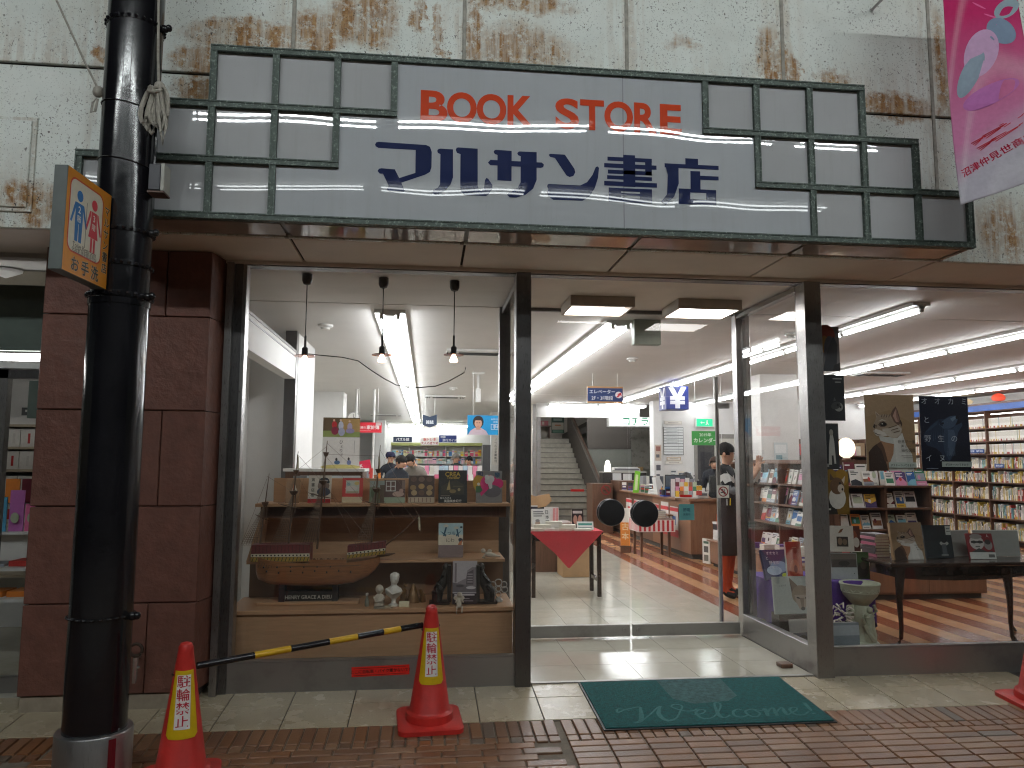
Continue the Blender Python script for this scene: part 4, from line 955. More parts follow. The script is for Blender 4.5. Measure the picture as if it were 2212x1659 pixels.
book(-.435, .21, .494, .175, .30, .028, 8, -4, label='monochrome photo book of a street with tall buildings propped between dark bookends', art=[('q', 0, 1, 0, 1, '#b9b1b4'), ('p', [(.2, .3), (1, .3), (1, .85), (.8, .86), (.6, .78), (.55, .6), (.2, .5)], '#8d8488'), ('p', [(.55, .45), (.85, .45), (.85, .8), (.58, .72)], '#5f575c')] + [('q', .6, .82, .5 + .06 * i, .525 + .06 * i, '#a39a9e') for i in range(4)] + [('p', [(0, .28), (1, .28), (1, .4), (0, .5)], '#6f676c'), ('e', .3, .42, .16, .03, '#4a4448'), ('e', .75, .38, .2, .035, '#cfc8ca'), ('q', 0, 1, 0, .25, '#2e2026'), ('q', .08, .9, .2, .235, '#cfc6c8'), ('q', .1, .7, .12, .135, '#a89ca0'), ('q', .1, .85, .07, .085, '#a89ca0'), ('q', .08, .16, .5, .95, '#7d7478')], board='#5c5055')
for s, x_, lab in ((-1, -.60, 'dark sculpted bookend left of the monochrome street book'), (1, -.285, 'dark sculpted bookend right of the monochrome street book')):
    t = thing('bookend', lab, 'bookend', (x_, .26, .493)); BE = M('dark_bronze', (.022, .019, .018), .35, .1, .3, 12, .3, 30)
    bx('base', BE, t, -.085 if s < 0 else -.06, .06 if s < 0 else .085, -.06, .06, 0, .018, .004)
    m = MB(); m.box(-s * .055 - .012, -s * .055 + .012, -.05, .05, .018, .27)
    m.tube([(s * .03, 0, .018), (s * .02, 0, .1), (-s * .02, 0, .16), (-s * .035, 0, .24)], [.034, .04, .034, .022], 10).ball((-s * .03, -.005, .255), (.024, .026, .03), 10, 7)
    m.tube([(s * .02, -.03, .14), (s * .05, -.05, .09), (s * .045, -.045, .02)], [.018, .02, .02], 8).tube([(-s * .01, -.03, .2), (s * .03, -.05, .15), (.0, -.055, .11)], [.014, .012, .012], 8)
    m.build('figure', BE, t, True)
PLAS = M('white_plaster', (.62, .60, .54), .6, 0, .06, 20); PLASY = M('ivory_plaster', (.56, .50, .41), .6, 0, .08, 20)
t = thing('bust', 'white plaster bust on a small pedestal in the left window', 'bust', (-.935, .2, .493))
MB().lathe([(.036, 0), (.036, .008), (.026, .014), (.017, .022), (.014, .04), (.02, .05), (.024, .056)], n=16).build('pedestal', PLAS, t, True)
m = MB().lathe([(.024, .055), (.05, .075), (.062, .10), (.05, .122), (.028, .134), (.02, .145), (.021, .16)], n=18)
m.ball((.004, -.005, .185), (.030, .034, .040), 14, 10).ball((.004, .004, .20), (.034, .035, .032), 12, 8); m.v = [(a, b * .8 if c < .13 else b, c) for a, b, c in m.v]
m.ball((.014, -.038, .182), (.006, .008, .008), 6, 5)
for k in range(11): m.ball((.004 + .024 * math.cos(k * .57), .006 + .022 * math.sin(k * .57), .214 - .003 * (k % 3)), .009, 6, 5)
m.tube([(-.055, -.02, .12), (-.01, -.05, .09), (.04, -.04, .10)], .008, 6).build('head_and_shoulders', PLAS, t, True)
t = thing('figurine', 'small ivory bust of a child beside the larger white bust', 'figurine', (-1.035, .21, .493))
m = MB().lathe([(.034, 0), (.036, .02), (.030, .04), (.034, .06), (.026, .075), (.014, .084)], n=16).ball((0, -.004, .115), (.028, .029, .032), 12, 9).ball((0, -.033, .112), .005, 6, 5)
m.tube([(-.034, -.01, .06), (-.02, -.035, .035), (.01, -.036, .035)], .009, 6).tube([(.034, -.01, .06), (.02, -.035, .04), (-.01, -.038, .04)], .009, 6); m.build('body', PLASY, t, True)
t = thing('small_bottle', 'tiny grey glass bottle left of the child bust', 'bottle', (-1.12, .2, .493)); MB().lathe([(.014, 0), (.016, .006), (.015, .04), (.008, .055), (.007, .075)], n=14).build('glass', M('grey_bottle', (.22, .22, .18), .15), t, True); MB().lathe([(.009, .075), (.010, .088), (.0, .092)], n=12).build('stopper', PLAS, t, True)
t = thing('ornament', 'row of bronze toned figure ornaments behind the white bust', 'ornament', (-.80, .33, .493)); GB = M('old_brass', (.20, .11, .045), .4, .4, .3, 20)
m = MB().lathe([(.05, 0), (.052, .01), (.035, .05), (.026, .09), (.014, .115), (.004, .13)], n=14); m.build('bell', GB, t, True)
MB().tube([(-.075, 0, .0), (-.07, 0, .05), (-.055, -.01, .10)], [.026, .022, .008], 8).ball((-.06, -.005, .12), .016, 8, 6).tube([(.07, 0, .0), (.065, 0, .05), (.05, -.01, .09)], [.02, .02, .008], 8).tube([(-.05, -.01, .09), (-.09, -.02, .06)], .007, 6).build('figures', GB, t, True)
for i, (x_, y_, r_, lab) in enumerate(((-1.03, .125, 12, 'small grey booklet lying at the front of the display platform'), (-.975, .135, -14, 'open cream booklet lying under the white bust'))):
    o = MB().box(-.035, .035, -.025, .025, 0, .009, '#9c988c' if i == 0 else '#b5aa92').box(-.036, .036, -.026, .026, .0091, .0105, '#8a8678' if i == 0 else '#c8bca0').build('booklet', PAINT); o.location = (x_, y_, .493); o.rotation_euler = (0, 0, R(r_)); tag(o, lab, 'booklet')
o = MB().box(-.035, .035, 0, .004, 0, .04, '#c9bd9a').build('price_card', PAINT); o.location = (-.86, .15, .493); o.rotation_euler = (R(-20), 0, 0); tag(o, 'small cream price card right of the white bust', 'card')
def cherub(lab, loc, rz, lying):
    t = thing('cherub_figurine', lab, 'figurine', loc, rz); m = MB()
    if lying: m.tube([(-.03, 0, .03), (.01, 0, .025), (.05, 0, .015)], [.018, .02, .014], 10).ball((-.045, -.005, .055), .018, 10, 8).tube([(.045, 0, .016), (.085, .0, .012)], [.011, .006], 8).tube([(-.03, -.015, .03), (-.05, -.025, .008), (-.03, -.03, .006)], .007, 6).ball((.005, .012, .05), (.018, .006, .016), 8, 5)
    else: m.tube([(0, 0, .0), (0, -.005, .035), (0, 0, .065)], [.016, .019, .013], 10).ball((.004, -.006, .088), .018, 10, 8).tube([(-.008, -.012, .006), (-.015, -.034, .004), (-.018, -.036, -.04)], [.010, .008, .005], 7).tube([(.010, -.012, .006), (.02, -.032, .012), (.02, -.036, -.03)], [.010, .008, .005], 7).tube([(.012, -.005, .058), (.028, -.02, .04), (.018, -.03, .062)], .006, 6).tube([(-.012, -.005, .058), (-.022, -.02, .035)], .006, 6).ball((-.018, .014, .062), (.02, .005, .016), 8, 5).ball((.02, .014, .062), (.02, .005, .016), 8, 5)
    m.build('body', PLASY, t, True)
cherub('small ivory cherub sitting on the front edge of the display platform', (-.48, .105, .493), 0, False)
cherub('small ivory cherub lying on the middle shelf', (-.245, .42, .789), 0, True)
t = thing('glass_ring_ornament', 'clear glass ornament made of linked rings at the right end of the platform', 'ornament', (-.185, .3, .493)); m = MB()
for a, b, r_ in ((0, .135, .025), (-.04, .12, .022), (.04, .12, .022), (-.045, .085, .022), (.045, .085, .022), (0, .09, .018), (0, .05, .02)):
    m.tube([(a + r_ * math.cos(q), .004 * math.sin(3 * q), b + r_ * math.sin(q)) for q in [2 * math.pi * k / 14 for k in range(15)]], .0045, 6)
m.build('rings', M('pale_glass', (.55, .55, .52), .08, 0, .05, 5, 0, 60, .9), t, True); MB().lathe([(.032, 0), (.03, .015), (.018, .026), (.006, .03)], n=14).build('foot', MATS['pale_glass'], t, True)

# model sailing ship
sh = thing('model_ship', 'wooden model of a four masted sailing ship in the left show window', 'model ship', (-1.505, .36, .493))
HULL = M('ship_hull_wood', (.30, .128, .052), .36, 0, .3, 5, 0, 60, .4, 0, (1.5, 10, 40)); MAST = M('ship_spar_brown', (.12, .068, .042), .5); RED_ = M('ship_red', (.15, .022, .024), .5)
K = .000815
def sp(cx, cy): return ((cx - 960) * K, (1600 - cy) * K)
# hull loft: stations along x with keel, bilge and deck heights
st = [(-.405, .215, .345, .055), (-.385, .165, .335, .078), (-.30, .135, .31, .09), (-.15, .125, .295, .098), (.0, .122, .288, .10), (.15, .125, .288, .098), (.28, .14, .295, .085), (.37, .18, .305, .06), (.43, .23, .32, .03), (.46, .28, .335, .008)]
vs = []; n = 9
for x_, zk, zt, hw in st:
    for i in range(n):
        a = math.pi * i / (n - 1); u = math.cos(a); vs.append((x_, -hw * (abs(u) ** .55) * (1 if u > 0 else -1), zt - (zt - zk) * (math.sin(a) ** .8)))
fs = [(i * n + k, i * n + k + 1, (i + 1) * n + k + 1, (i + 1) * n + k) for i in range(len(st) - 1) for k in range(n - 1)] + [tuple(range(n))]
fs += [(i * n, (i + 1) * n, (i + 1) * n + n - 1, i * n + n - 1) for i in range(len(st) - 1)]
hull = MB().add(vs, fs).build('hull', HULL, sh, True, angle=60)
m = MB()
for i in range(len(st) - 2):
    for f_ in (.12, .3, .5):
        pass
for zz in (.245, .215, .27): m.tube([(x_, -(hw * .97 + .0015) * (1 if zt - zz < .03 else max(.3, 1 - ((zt - zz) / (zt - zk + 1e-6)) ** 2.2)), zz) for x_, zk, zt, hw in st[1:-2]], .002, 5)
m.build('wales', MAST, hull)
m = MB()
for k in range(8): m.box(-.32 + .083 * k - .004, -.32 + .083 * k + .004, -.104, -.085, .232 - .01 * (k % 2), .244 - .01 * (k % 2))
for k in range(6): m.box(-.34 + .092 * k - .004, -.34 + .092 * k + .004, -.106, -.085, .262, .272)
m.build('gun_ports', BLACK, hull)
def castle(x0, x1, z0, z1, w0, tilt, nm):
    c = MB(); q = []
    for z_, k in ((z0, 1), (z1, .9)): q += [(x0, -w0 * k, z_ + .0), (x1, -w0 * k, z_ + tilt), (x1, w0 * k, z_ + tilt), (x0, w0 * k, z_)]
    c.add(q, [(0, 3, 2, 1), (4, 5, 6, 7), (0, 1, 5, 4), (1, 2, 6, 5), (2, 3, 7, 6), (3, 0, 4, 7)]); o = c.build(nm, RED_, sh)
    b = MB(); h_ = z1 - z0
    L_ = x1 - x0; yb = -w0 - .002
    for j, (a0, a1, c0) in enumerate(((.30, .48, '#d6cfb8'), (.02, .28, '#a8893a'))):
        b.add([(x0, yb, z0 + h_ * a0), (x1, yb, z0 + tilt + h_ * a0), (x1, yb, z0 + tilt + h_ * a1), (x0, yb, z0 + h_ * a1)], [(0, 1, 2, 3)], c0)
    nn = int(L_ / .025)
    for k in range(nn):
        xx = x0 + L_ * (k + .5) / nn; zz = z0 + tilt * (k + .5) / nn
        b.ell(xx, zz + h_ * .38, .006, .006, yb - .001, '#15110e', 8)
        b.flat([(xx - .006, zz + h_ * .03), (xx - .001, zz + h_ * .03), (xx + .008, zz + h_ * .27), (xx + .003, zz + h_ * .27)], yb - .0008, '#2a3a2c')
        b.quad(xx - .009, xx - .007, zz + h_ * .55, zz + h_ * .95, yb + .005, '#2c0d0e')
    b.build('painted_band', PAINT, o)
castle(-.435, -.03, .30, .42, .075, .0, 'stern_castle'); castle(.23, .50, .315, .405, .055, .03, 'fore_castle')
bx('deck_rail', HULL, sh, -.03, .23, -.092, -.085, .288, .315)
m = MB()
for k in range(18): m.tube([(-.38 + .018 * k, -.092, .262), (-.37 + .018 * k, -.082, .302)], .0016, 4)
for k in range(11): m.tube([(-.02 + .023 * k, -.088, .29), (-.02 + .023 * k, -.088, .325)], .002, 4)
for k in range(5): m.ball((.0 + .05 * k, -.06, .31), (.012, .012, .012), 6, 5)
m.build('gallery_posts', MAST, sh)
MB().tube([(.44, 0, .33), (.52, 0, .335), (.57, 0, .345)], [.018, .01, .003], 6).build('beak', MAST, sh)
MB().tube([(.47, 0, .38), (.62, 0, .50), (.74, 0, .62)], [.006, .005, .003], 6).build('bowsprit', MAST, sh)
mst = [(-.385, .92, .0055, (.70,)), (-.185, 1.08, .0065, (.78, .93)), (.02, 1.16, .008, (.856, 1.06)), (.405, 1.13, .007, (.80, .94))]
mx_ = lambda x_, zt, z_: x_ - .01 + .05 * (z_ - .38) / (zt - .38)
for i, (x_, zt, r_, tps) in enumerate(mst):
    mm = MB().tube([(x_ - .01, 0, .38), (mx_(x_, zt, tps[0]), 0, tps[0]), (x_ + .04, 0, zt)], [r_, r_ * .75, r_ * .3], 7)
    for j_, z_ in enumerate(tps): rr = (.030, .02)[j_] * (.8 if i == 0 else 1); mm.lathe([(rr * .45, -.016), (rr * .8, -.004), (rr, .010), (rr * 1.08, .014), (rr * .9, .016)], (mx_(x_, zt, z_), 0, z_), 12)
    mm.tube([(mx_(x_, zt, tps[0]) + .012, -.008, tps[0] - .14), (mx_(x_, zt, tps[0]) + .014, -.008, tps[0] + .02)], r_ * .6, 6)
    o = mm.build('mast', MAST, sh, True)
    y_ = MB(); zz = tps[0] - .10
    q_ = .5 if i == 0 else 1
    y_.tube([(x_ - .07 * q_, -.10 * q_, zz + .03), (x_ + .01, -.01, zz), (x_ + .08 * q_, .10 * q_, zz - .02)], [.002, .006, .002], 6); y_.build('yard', MAST, o)
m = MB()
for x_, zt, r_, tps in mst:
    xt = mx_(x_, zt, tps[0]); h_ = tps[0] - .42
    for s in (-1, 1):
        for k in range(7): m.tube([(x_ - .12 + .018 * k, s * .085, .42), (xt - .006, s * .014, tps[0] - .01)], .0012, 3, caps=False)
        for j in range(20):
            f_ = j / 22; yy_ = s * (.085 - .071 * f_); zz = .42 + h_ * f_; a_ = x_ - .12 + (xt - x_ + .114) * f_; b_ = x_ - .012 + (xt - x_ + .006) * f_
            m.tube([(a_, yy_, zz), (b_, yy_, zz)], .001, 3, caps=False)
        if len(tps) > 1:
            for k in range(3): m.tube([(xt - .03 + .02 * k, s * .03, tps[0]), (mx_(x_, zt, tps[1]), s * .008, tps[1])], .001, 3, caps=False)
for a, b in (((.06, 0, 1.14), (.44, 0, .80)), ((.05, 0, 1.05), (.43, 0, .60)), ((.44, 0, 1.10), (.735, 0, .615)), ((.43, 0, .94), (.70, 0, .585)), ((.43, 0, .8), (.62, 0, .50)), ((.04, 0, .85), (.4, 0, .42)), ((-.15, 0, 1.06), (.03, 0, .86)), ((-.16, 0, .93), (.02, 0, .62)), ((-.36, 0, .9), (-.16, 0, .78)), ((-.36, 0, .88), (-.52, 0, .42)), ((.43, 0, 1.05), (.06, 0, 1.06)), ((.06, 0, 1.12), (-.14, 0, .95)), ((.10, -.1, .8), (.3, -.08, .4)), ((-.08, -.1, .9), (-.2, -.08, .43))): m.tube([a, b], .0012, 3, caps=False)
m.build('rigging', M('rigging_line', (.20, .145, .105), .9), sh)
m = MB()
for x_, z_ in ((-.155, 1.06), (.73, .62), (.43, 1.05)): m.add([(x_, 0, z_), (x_ + .015, -.004, z_ - .02), (x_ + .018, -.002, z_ - .12), (x_ + .004, 0, z_ - .1)], [(0, 1, 2, 3)], '#c9bfa2')
m.build('pennants', PAINT, sh)
bx('cradle', BLACK, sh, -.24, -.20, -.05, .05, .02, .16); bx('cradle', BLACK, sh, .13, .17, -.05, .05, .02, .16); bx('cradle_rail', BLACK, sh, -.2, .13, -.03, .03, .02, .09, .002)
MB().text('HENRY GRACE A DIEU', -.035, .048, .036, -.0315, '#b9b6ac', .02, sx=.9).build('nameplate_lettering', PAINT, sh)
bx('base_board', WOODLH, sh, -.39, .32, -.075, .075, 0, .0195, .003)

AMBER = glassmat('amber_disc_glass', .12, .5, (.62, .42, .36))
# pendants over the display
for i, (x_, y_) in enumerate(((-1.61, .26), (-1.06, .30), (-.53, .33))):
    t = thing('pendant_lamp', 'small black pendant lamp with clear disc, %s above the left window display' % ('leftmost', 'middle one', 'rightmost')[i], 'lamp', (x_, y_, 2.868), group='pendant lamps over the display')
    MB().lathe([(.037, -.001), (.037, -.05), (.026, -.075), (.008, -.082)], n=16).build('ceiling_rose', BLACK, t, True)
    dz = (.60, .575, .56)[i]
    MB().tube([(0, 0, -.08), (0, 0, -dz + .1)], .004, 6).tube([(0, 0, -dz + .14), (0, 0, -dz + .04)], .0085, 8).build('cord', BLACK, t)
    MB().lathe([(.012, -dz + .06), (.022, -dz + .05), (.024, -dz), (.02, -dz - .005)], n=14).build('socket', BLACK, t, True)
    MB().lathe([(.02, -dz + .002), (.075, -dz - .004), (.075, -dz - .010), (.02, -dz - .006)], n=24, caps=False).build('disc_shade', AMBER, t, True)
    MB().lathe([(.012, -dz - .006), (.02, -dz - .02), (.032, -dz - .05), (.026, -dz - .062), (.0, -dz - .066)], n=14).build('bulb', emit('warm_bulb_glow', (1, .62, .42), 9), t, True)
o = MB().tube([(-1.61, .34, 2.29), (-1.51, .5, 2.3), (-1.37, .5, 2.29), (-1.25, .5, 2.265), (-1.16, .5, 2.2), (-1.05, .5, 2.13), (-.96, .5, 2.085), (-.88, .5, 2.07), (-.79, .5, 2.067), (-.66, .5, 2.08), (-.56, .5, 2.12), (-.44, .5, 2.19), (-.43, .5, 2.23)], .004, 5).build('loose_cable', BLACK, None, True); tag(o, 'thin black cable sagging across behind the pendant lamps', 'cable')

# ------------------------------------------------------------------ interior shell
CH = 2.87
def slab(name, mat, *a): return struct(bx(name, mat, None, *a))
cl = struct(MB().box(-9, 11, .06, 1.27, CH + .002, CH + .06).box(-9, 11, 1.285, 12.0, CH, CH + .06).box(-9, 1.8, 12.001, 22, CH + .0005, CH + .06).box(6.2, 11, 12.001, 22, CH + .0005, CH + .06).build('ceiling', CEIL))
slab('wall_back', WALLW, -9, 1.8, 21.5, 21.7, 0, CH); slab('wall_left', WALLW, -3.4, -3.2, 4.2, 21.5, 0, CH); slab('wall_right', WALLW, 10.45, 10.6, 0, 22, 0, CH)
slab('wall_counter', WALLW, 4.24, 10.45, 11.05, 11.2, 0, CH)
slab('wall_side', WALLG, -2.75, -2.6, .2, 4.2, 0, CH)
# partition header and posts by the left window
pt = thing('side_partition', 'white header beam and dark post of the side partition behind the left window', 'partition', (-2.15, 0, 0))
bx('header', WALLW, pt, -.06, .05, .2, 2.76, 2.36, 2.585); bx('trim', DKSTEEL, pt, -.065, .055, .2, 2.76, 2.586, 2.60); bx('header_upper', WALLG, pt, -.06, .05, .2, 2.76, 2.601, 2.635); bx('trim', DKSTEEL, pt, -.065, .055, .2, 2.76, 2.636, 2.66)
bx('post', DKSTEEL, pt, -.06, .055, 2.765, 2.87, 0, CH)
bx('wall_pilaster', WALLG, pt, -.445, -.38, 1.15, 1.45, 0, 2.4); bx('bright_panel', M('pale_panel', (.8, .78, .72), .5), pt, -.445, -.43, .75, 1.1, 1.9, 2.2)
slab('column', WALLW, -2.75, -2.1, 2.93, 4.1, 0, CH); slab('column', WALLW, -2.98, -2.36, 9.8, 10.4, 0, CH); slab('column', WALLW, -2.4, -2.1, 20, 21.5, 0, CH); slab('column', WALLW, 1.0, 1.25, 15, 15.3, 0, CH)
slab('column', M('marble_column', (.66, .65, .62), .35, 0, .06, 4), 4.35, 4.95, 5.75, 6.4, 0, CH)
MB().tube([(-2.07, 3.2, 2.3), (-2.07, 3.22, 1.9), (-2.06, 3.24, 1.2)], .006, 5).build('wall_cable', BLACK, pt)
# tubes
TIN = emit('shop_tube_light', (.95, .975, 1.0), TUBE_IN); LW = M('fixture_white', (.72, .72, .70), .45)
def fixture(x_, y_, ln, twin, along, lab, grp, z_=CH):
    t = thing('tube_light', lab, 'lamp', (x_, y_, z_), 0 if along == 'y' else -90, grp)
    w_ = .12 if twin else .06
    m = MB().box(-w_ - .02, w_ + .02, .001, ln - .001, -.03, -.0015); m.add([(-w_, 0, -.001), (w_, 0, -.001), (w_ * .35, 0, -.055), (-w_ * .35, 0, -.055), (-w_, ln, -.001), (w_, ln, -.001), (w_ * .35, ln, -.055), (-w_ * .35, ln, -.055)], [(0, 1, 2, 3), (7, 6, 5, 4), (0, 4, 5, 1), (1, 5, 6, 2), (2, 6, 7, 3), (3, 7, 4, 0)])
    m.build('housing', LW, t)
    m = MB()
    for d in ((-.075, .075) if twin else (0,)):
        MB().tube([(d, .035, -.062), (d, ln - .035, -.062)], .019 if twin else .024, 8).build('tube', TIN, t)
        for q in (.0, ln - .03): m.box(d - .016, d + .016, q, q + .03, -.085, -.03)
    m.build('end_caps', LW, t)
rowsL = [(-1.07, 1.5, True, 'left row', 16), (1.12, 1.72, True, 'entrance row', 8), (3.44, .58, False, 'third row', 9), (5.3, 1.55, False, 'fourth row', 8), (7.4, 3.0, False, 'fifth row', 6), (9.1, 6.0, False, 'rightmost row', 4)]
for x_, y_, tw, nm, n in rowsL:
    for i in range(n):
        if y_ + i * 1.24 > (20 if x_ < 0 else 10.6): continue
        fixture(x_, y_ + i * 1.24, 1.23, tw, 'y', '%s tube light from the window in the %s of ceiling lights' % (ORD[i], nm), 'ceiling tube lights')
fixture(2.05, 11.93, 1.15, True, 'x', 'left tube light on the white fascia above the stairs', 'fascia lights', 2.90 - .03)
fixture(3.22, 11.93, 1.15, True, 'x', 'right tube light on the white fascia above the stairs', 'fascia lights', 2.90 - .03)
for i in range(3): fixture(-2.05 + .93 * i + .0, 20.9, .92, True, 'x', '%s tube light from the left along the back wall' % ORD[i], 'back wall lights', 2.80)
# ceiling bits
def acu(x_, y_, w_, lab):
    t = thing('air_vent', lab, 'vent', (x_, y_, CH)); bx('frame', LW, t, -w_, w_, -.22, .22, -.03, -.001, .004)
    m = MB()
    for k in range(6): m.box(-w_ * .62, w_ * .62, -.12 + .04 * k, -.105 + .04 * k, -.036, -.0305)
    m.build('slats', M('vent_dark', (.05, .05, .05), .6), t)
    m = MB()
    for s in (-1, 1):
        for k in range(3): m.box(s * w_ * .86 - .05 + .035 * k, s * w_ * .86 - .03 + .035 * k, -.12, .12, -.036, -.0305)
    m.build('side_louvres', MATS['vent_dark'], t)
acu(-.1, 4.0, .40, 'wide ceiling air vent near the right pendant lamp'); acu(-.35, 10.5, .42, 'ceiling air vent right of the left light row, middle of the shop'); acu(-1.9, 17, .45, 'ceiling air vent at the back left of the shop'); acu(6.1, 5.4, .35, 'ceiling air vent between two light rows on the right')
for x_, y_, lab in ((-1.75, 2.35, 'white smoke detector on the ceiling left of the left light row'), (-.25, 8.6, 'small white detector on the ceiling right of the left light row'), (1.95, 4.3, 'flat round ceiling speaker near the entrance'), (3.1, 2.2, 'flat round ceiling speaker right of the entrance')):
    t = MB().lathe([(.075, -.001), (.075, -.02), (.06, -.03), (.045, -.032), (.04, -.05), (.0, -.052)], n=18).build('ceiling_detector', LW, None, True); t.location = (x_, y_, CH); tag(t, lab, 'detector')
gb = bx('ceiling_box', M('green_grey_box', (.22, .25, .20), .5), None, 1.22, 1.48, 1.60, 1.70, 2.62, 2.86, .003); tag(gb, 'green-grey box on the ceiling at the end of the entrance light row', 'box')
t = thing('security_monitor_pole', 'white drop pole with camera hanging from the ceiling left of the entrance', 'fixture', (.05, 6.2, CH)); bx('plate', LW, t, -.09, .09, -.06, .06, -.03, -.001); bx('rod', LW, t, -.015, .015, -.015, .015, -.25, -.031); bx('camera_body', LW, t, -.035, .035, -.04, .04, -.46, -.251, .006)

# ------------------------------------------------------------------ stairwell
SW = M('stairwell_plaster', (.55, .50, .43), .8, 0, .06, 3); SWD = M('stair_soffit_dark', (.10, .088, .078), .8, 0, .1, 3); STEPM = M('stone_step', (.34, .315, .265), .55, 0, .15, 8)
slab('fascia', WALLW, 1.8, 4.24, 12.0, 12.12, 2.55, 3.0); slab('stairwell_ceiling', SW, 1.8, 6.2, 12.12, 20.2, 3.8, 3.9)
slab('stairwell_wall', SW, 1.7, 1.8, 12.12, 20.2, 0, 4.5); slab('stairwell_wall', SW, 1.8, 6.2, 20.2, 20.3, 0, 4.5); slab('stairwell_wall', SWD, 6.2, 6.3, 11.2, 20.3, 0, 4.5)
sc_ = thing('steel_column_pair', 'pair of brushed steel columns at the left of the staircase opening', 'column', (1.78, 11.9, 0)); bx('column', STEEL, sc_, -.09, -.02, -.04, .04, 0, 2.84); bx('column', STEEL, sc_, .0, .09, -.04, .04, 0, 2.54)
stp = thing('staircase', 'grey stone staircase rising at the back of the shop', 'staircase', (2.75, 14.0, 0))
for i in range(15):
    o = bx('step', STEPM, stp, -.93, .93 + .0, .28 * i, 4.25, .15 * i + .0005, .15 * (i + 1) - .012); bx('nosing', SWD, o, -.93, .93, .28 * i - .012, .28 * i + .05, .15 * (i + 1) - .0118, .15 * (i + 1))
bx('landing', STEPM, stp, -.93, 3.4, 4.26, 6.1, 2.0, 2.25)
bx('stringer', SWD, stp, .935, 1.05, 0, .3, 0, .4)
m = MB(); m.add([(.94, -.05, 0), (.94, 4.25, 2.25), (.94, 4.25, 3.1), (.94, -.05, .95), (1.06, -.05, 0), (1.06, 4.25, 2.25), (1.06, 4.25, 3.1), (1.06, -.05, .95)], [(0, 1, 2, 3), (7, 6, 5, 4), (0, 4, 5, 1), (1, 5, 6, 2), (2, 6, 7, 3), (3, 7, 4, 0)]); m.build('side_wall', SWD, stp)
MB().tube([(1.0, -.1, 1.0), (1.0, 4.25, 3.2)], .03, 8).build('handrail', M('handrail_brown', (.09, .05, .035), .4), stp)
for i_ in range(6): fixture(2.0 + 1.5 * (i_ % 2), 12.6 + 1.3 * (i_ // 2), 1.23, True, 'x', '%s tube light on the hidden stairwell ceiling' % ORD[i_], 'added stairwell lights', 3.79)  # unseen fixtures, added to brighten the steps and landing
# upper flight soffit
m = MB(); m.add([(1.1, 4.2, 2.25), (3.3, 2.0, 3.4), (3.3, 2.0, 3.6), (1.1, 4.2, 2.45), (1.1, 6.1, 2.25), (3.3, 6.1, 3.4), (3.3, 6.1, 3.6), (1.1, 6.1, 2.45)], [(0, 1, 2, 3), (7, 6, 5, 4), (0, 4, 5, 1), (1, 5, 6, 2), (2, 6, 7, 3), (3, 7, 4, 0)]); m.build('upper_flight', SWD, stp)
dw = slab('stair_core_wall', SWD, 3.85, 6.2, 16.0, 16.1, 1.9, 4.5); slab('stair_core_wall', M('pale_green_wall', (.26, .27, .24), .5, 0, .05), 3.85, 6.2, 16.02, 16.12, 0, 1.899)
o = bx('dark_glass_partition', M('dark_panel', (.16, .155, .135), .3), None, 5.0, 6.1, 15.5, 15.55, 1.3, 2.5); tag(o, 'dull olive panel right of the stairs below the lit sign', 'panel')
t = thing('lit_sign', 'lit white sign with green arrow lettering behind the staircase fascia', 'sign', (4.78, 14.9, 2.6)); bx('case', LW, t, -.6, .6, 0, .12, -.12, .16); MB().quad(-.56, .56, -.09, .14, -.002, (1, 1, 1)).build('lit_face', emit('sign_glow', (.95, 1, .97), 2.2), t)
MB().text('コチラ', .18, .03, .26, -.004, '#12a878', .03).build('lettering', PAINT, t)
t = thing('wall_poster', 'green framed notice poster on the landing wall above the stairs', 'poster', (3.72, 20.18, 2.5)); MB().box(-.22, .22, 0, .01, 0, .58, '#1d4a38').box(-.2, .2, -.004, -.001, .12, .36, '#d8d2c0').quad(-.18, .18, .02, .1, -.006, '#6a9a80').quad(-.1, .1, .25, .29, -.006, '#c87840').quad(-.15, .15, .42, .5, -.006, '#9fb4a4').build('sheet', PAINT, t)
t = thing('landing_table', 'dark side table with red boxes on the stair landing', 'table', (3.2, 19.8, 2.251)); bx('top', WOODD, t, -.2, .2, -.15, .15, .44, .48)
for a, b in ((-.17, -.12), (.15, -.12), (-.17, .12), (.15, .12)): bx('leg', WOODD, t, a - .015, a + .015, b - .015, b + .015, 0, .439)
o = MB().box(-.16, .12, -.08, .08, 0, .16, '#b85058').box(-.1, -.02, -.082, -.08, .03, .13, '#e0c8c0').build('gift_box', PAINT); o.location = (3.2, 19.8, 2.732); tag(o, 'red boxes on the dark landing table', 'box')

# ------------------------------------------------------------------ hanging and standing signs
def sgn(name, lab, loc, w_, h_, art, rz=0, t_=.02, hang=None, seed=0, mat=PAINT):
    t = thing(name, lab, 'sign' if 'sign' in name else 'poster', loc, rz)
    MB().box(-w_ / 2, w_ / 2, .001, t_, 0, h_, '#cfcabf').build('board', MATTE, t); m = MB(); cover(m, w_, h_, .0008, seed, art); m.build('print', mat, t)
    if hang: 
        for s in (-1, 1): MB().tube([(s * w_ * .35, t_ / 2, h_), (s * w_ * .35, t_ / 2, hang - loc[2])], .004 if w_ > .2 else .003, 5).build('hanger', LW, t)
    return t
sgn('elevator_sign', 'navy hanging sign in white Japanese with red arrow for the elevator', (1.985, 6, 2.41), .56, .255, [('q', 0, 1, 0, 1, '#b88a5a'), ('q', .01, .99, .1, .9, '#223a6e'), ('t', 'エレベーター', .42, .68, .27, '#eef0f4', .012), ('t', '2F・3F階段', .42, .3, .27, '#eef0f4', .012), ('e', .88, .5, .1, .2, '#f0eeee'), ('p', [(.81, .38), (.87, .52), (.83, .54), (.95, .66), (.96, .42), (.92, .48), (.86, .34)], '#c8283a')], hang=CH)
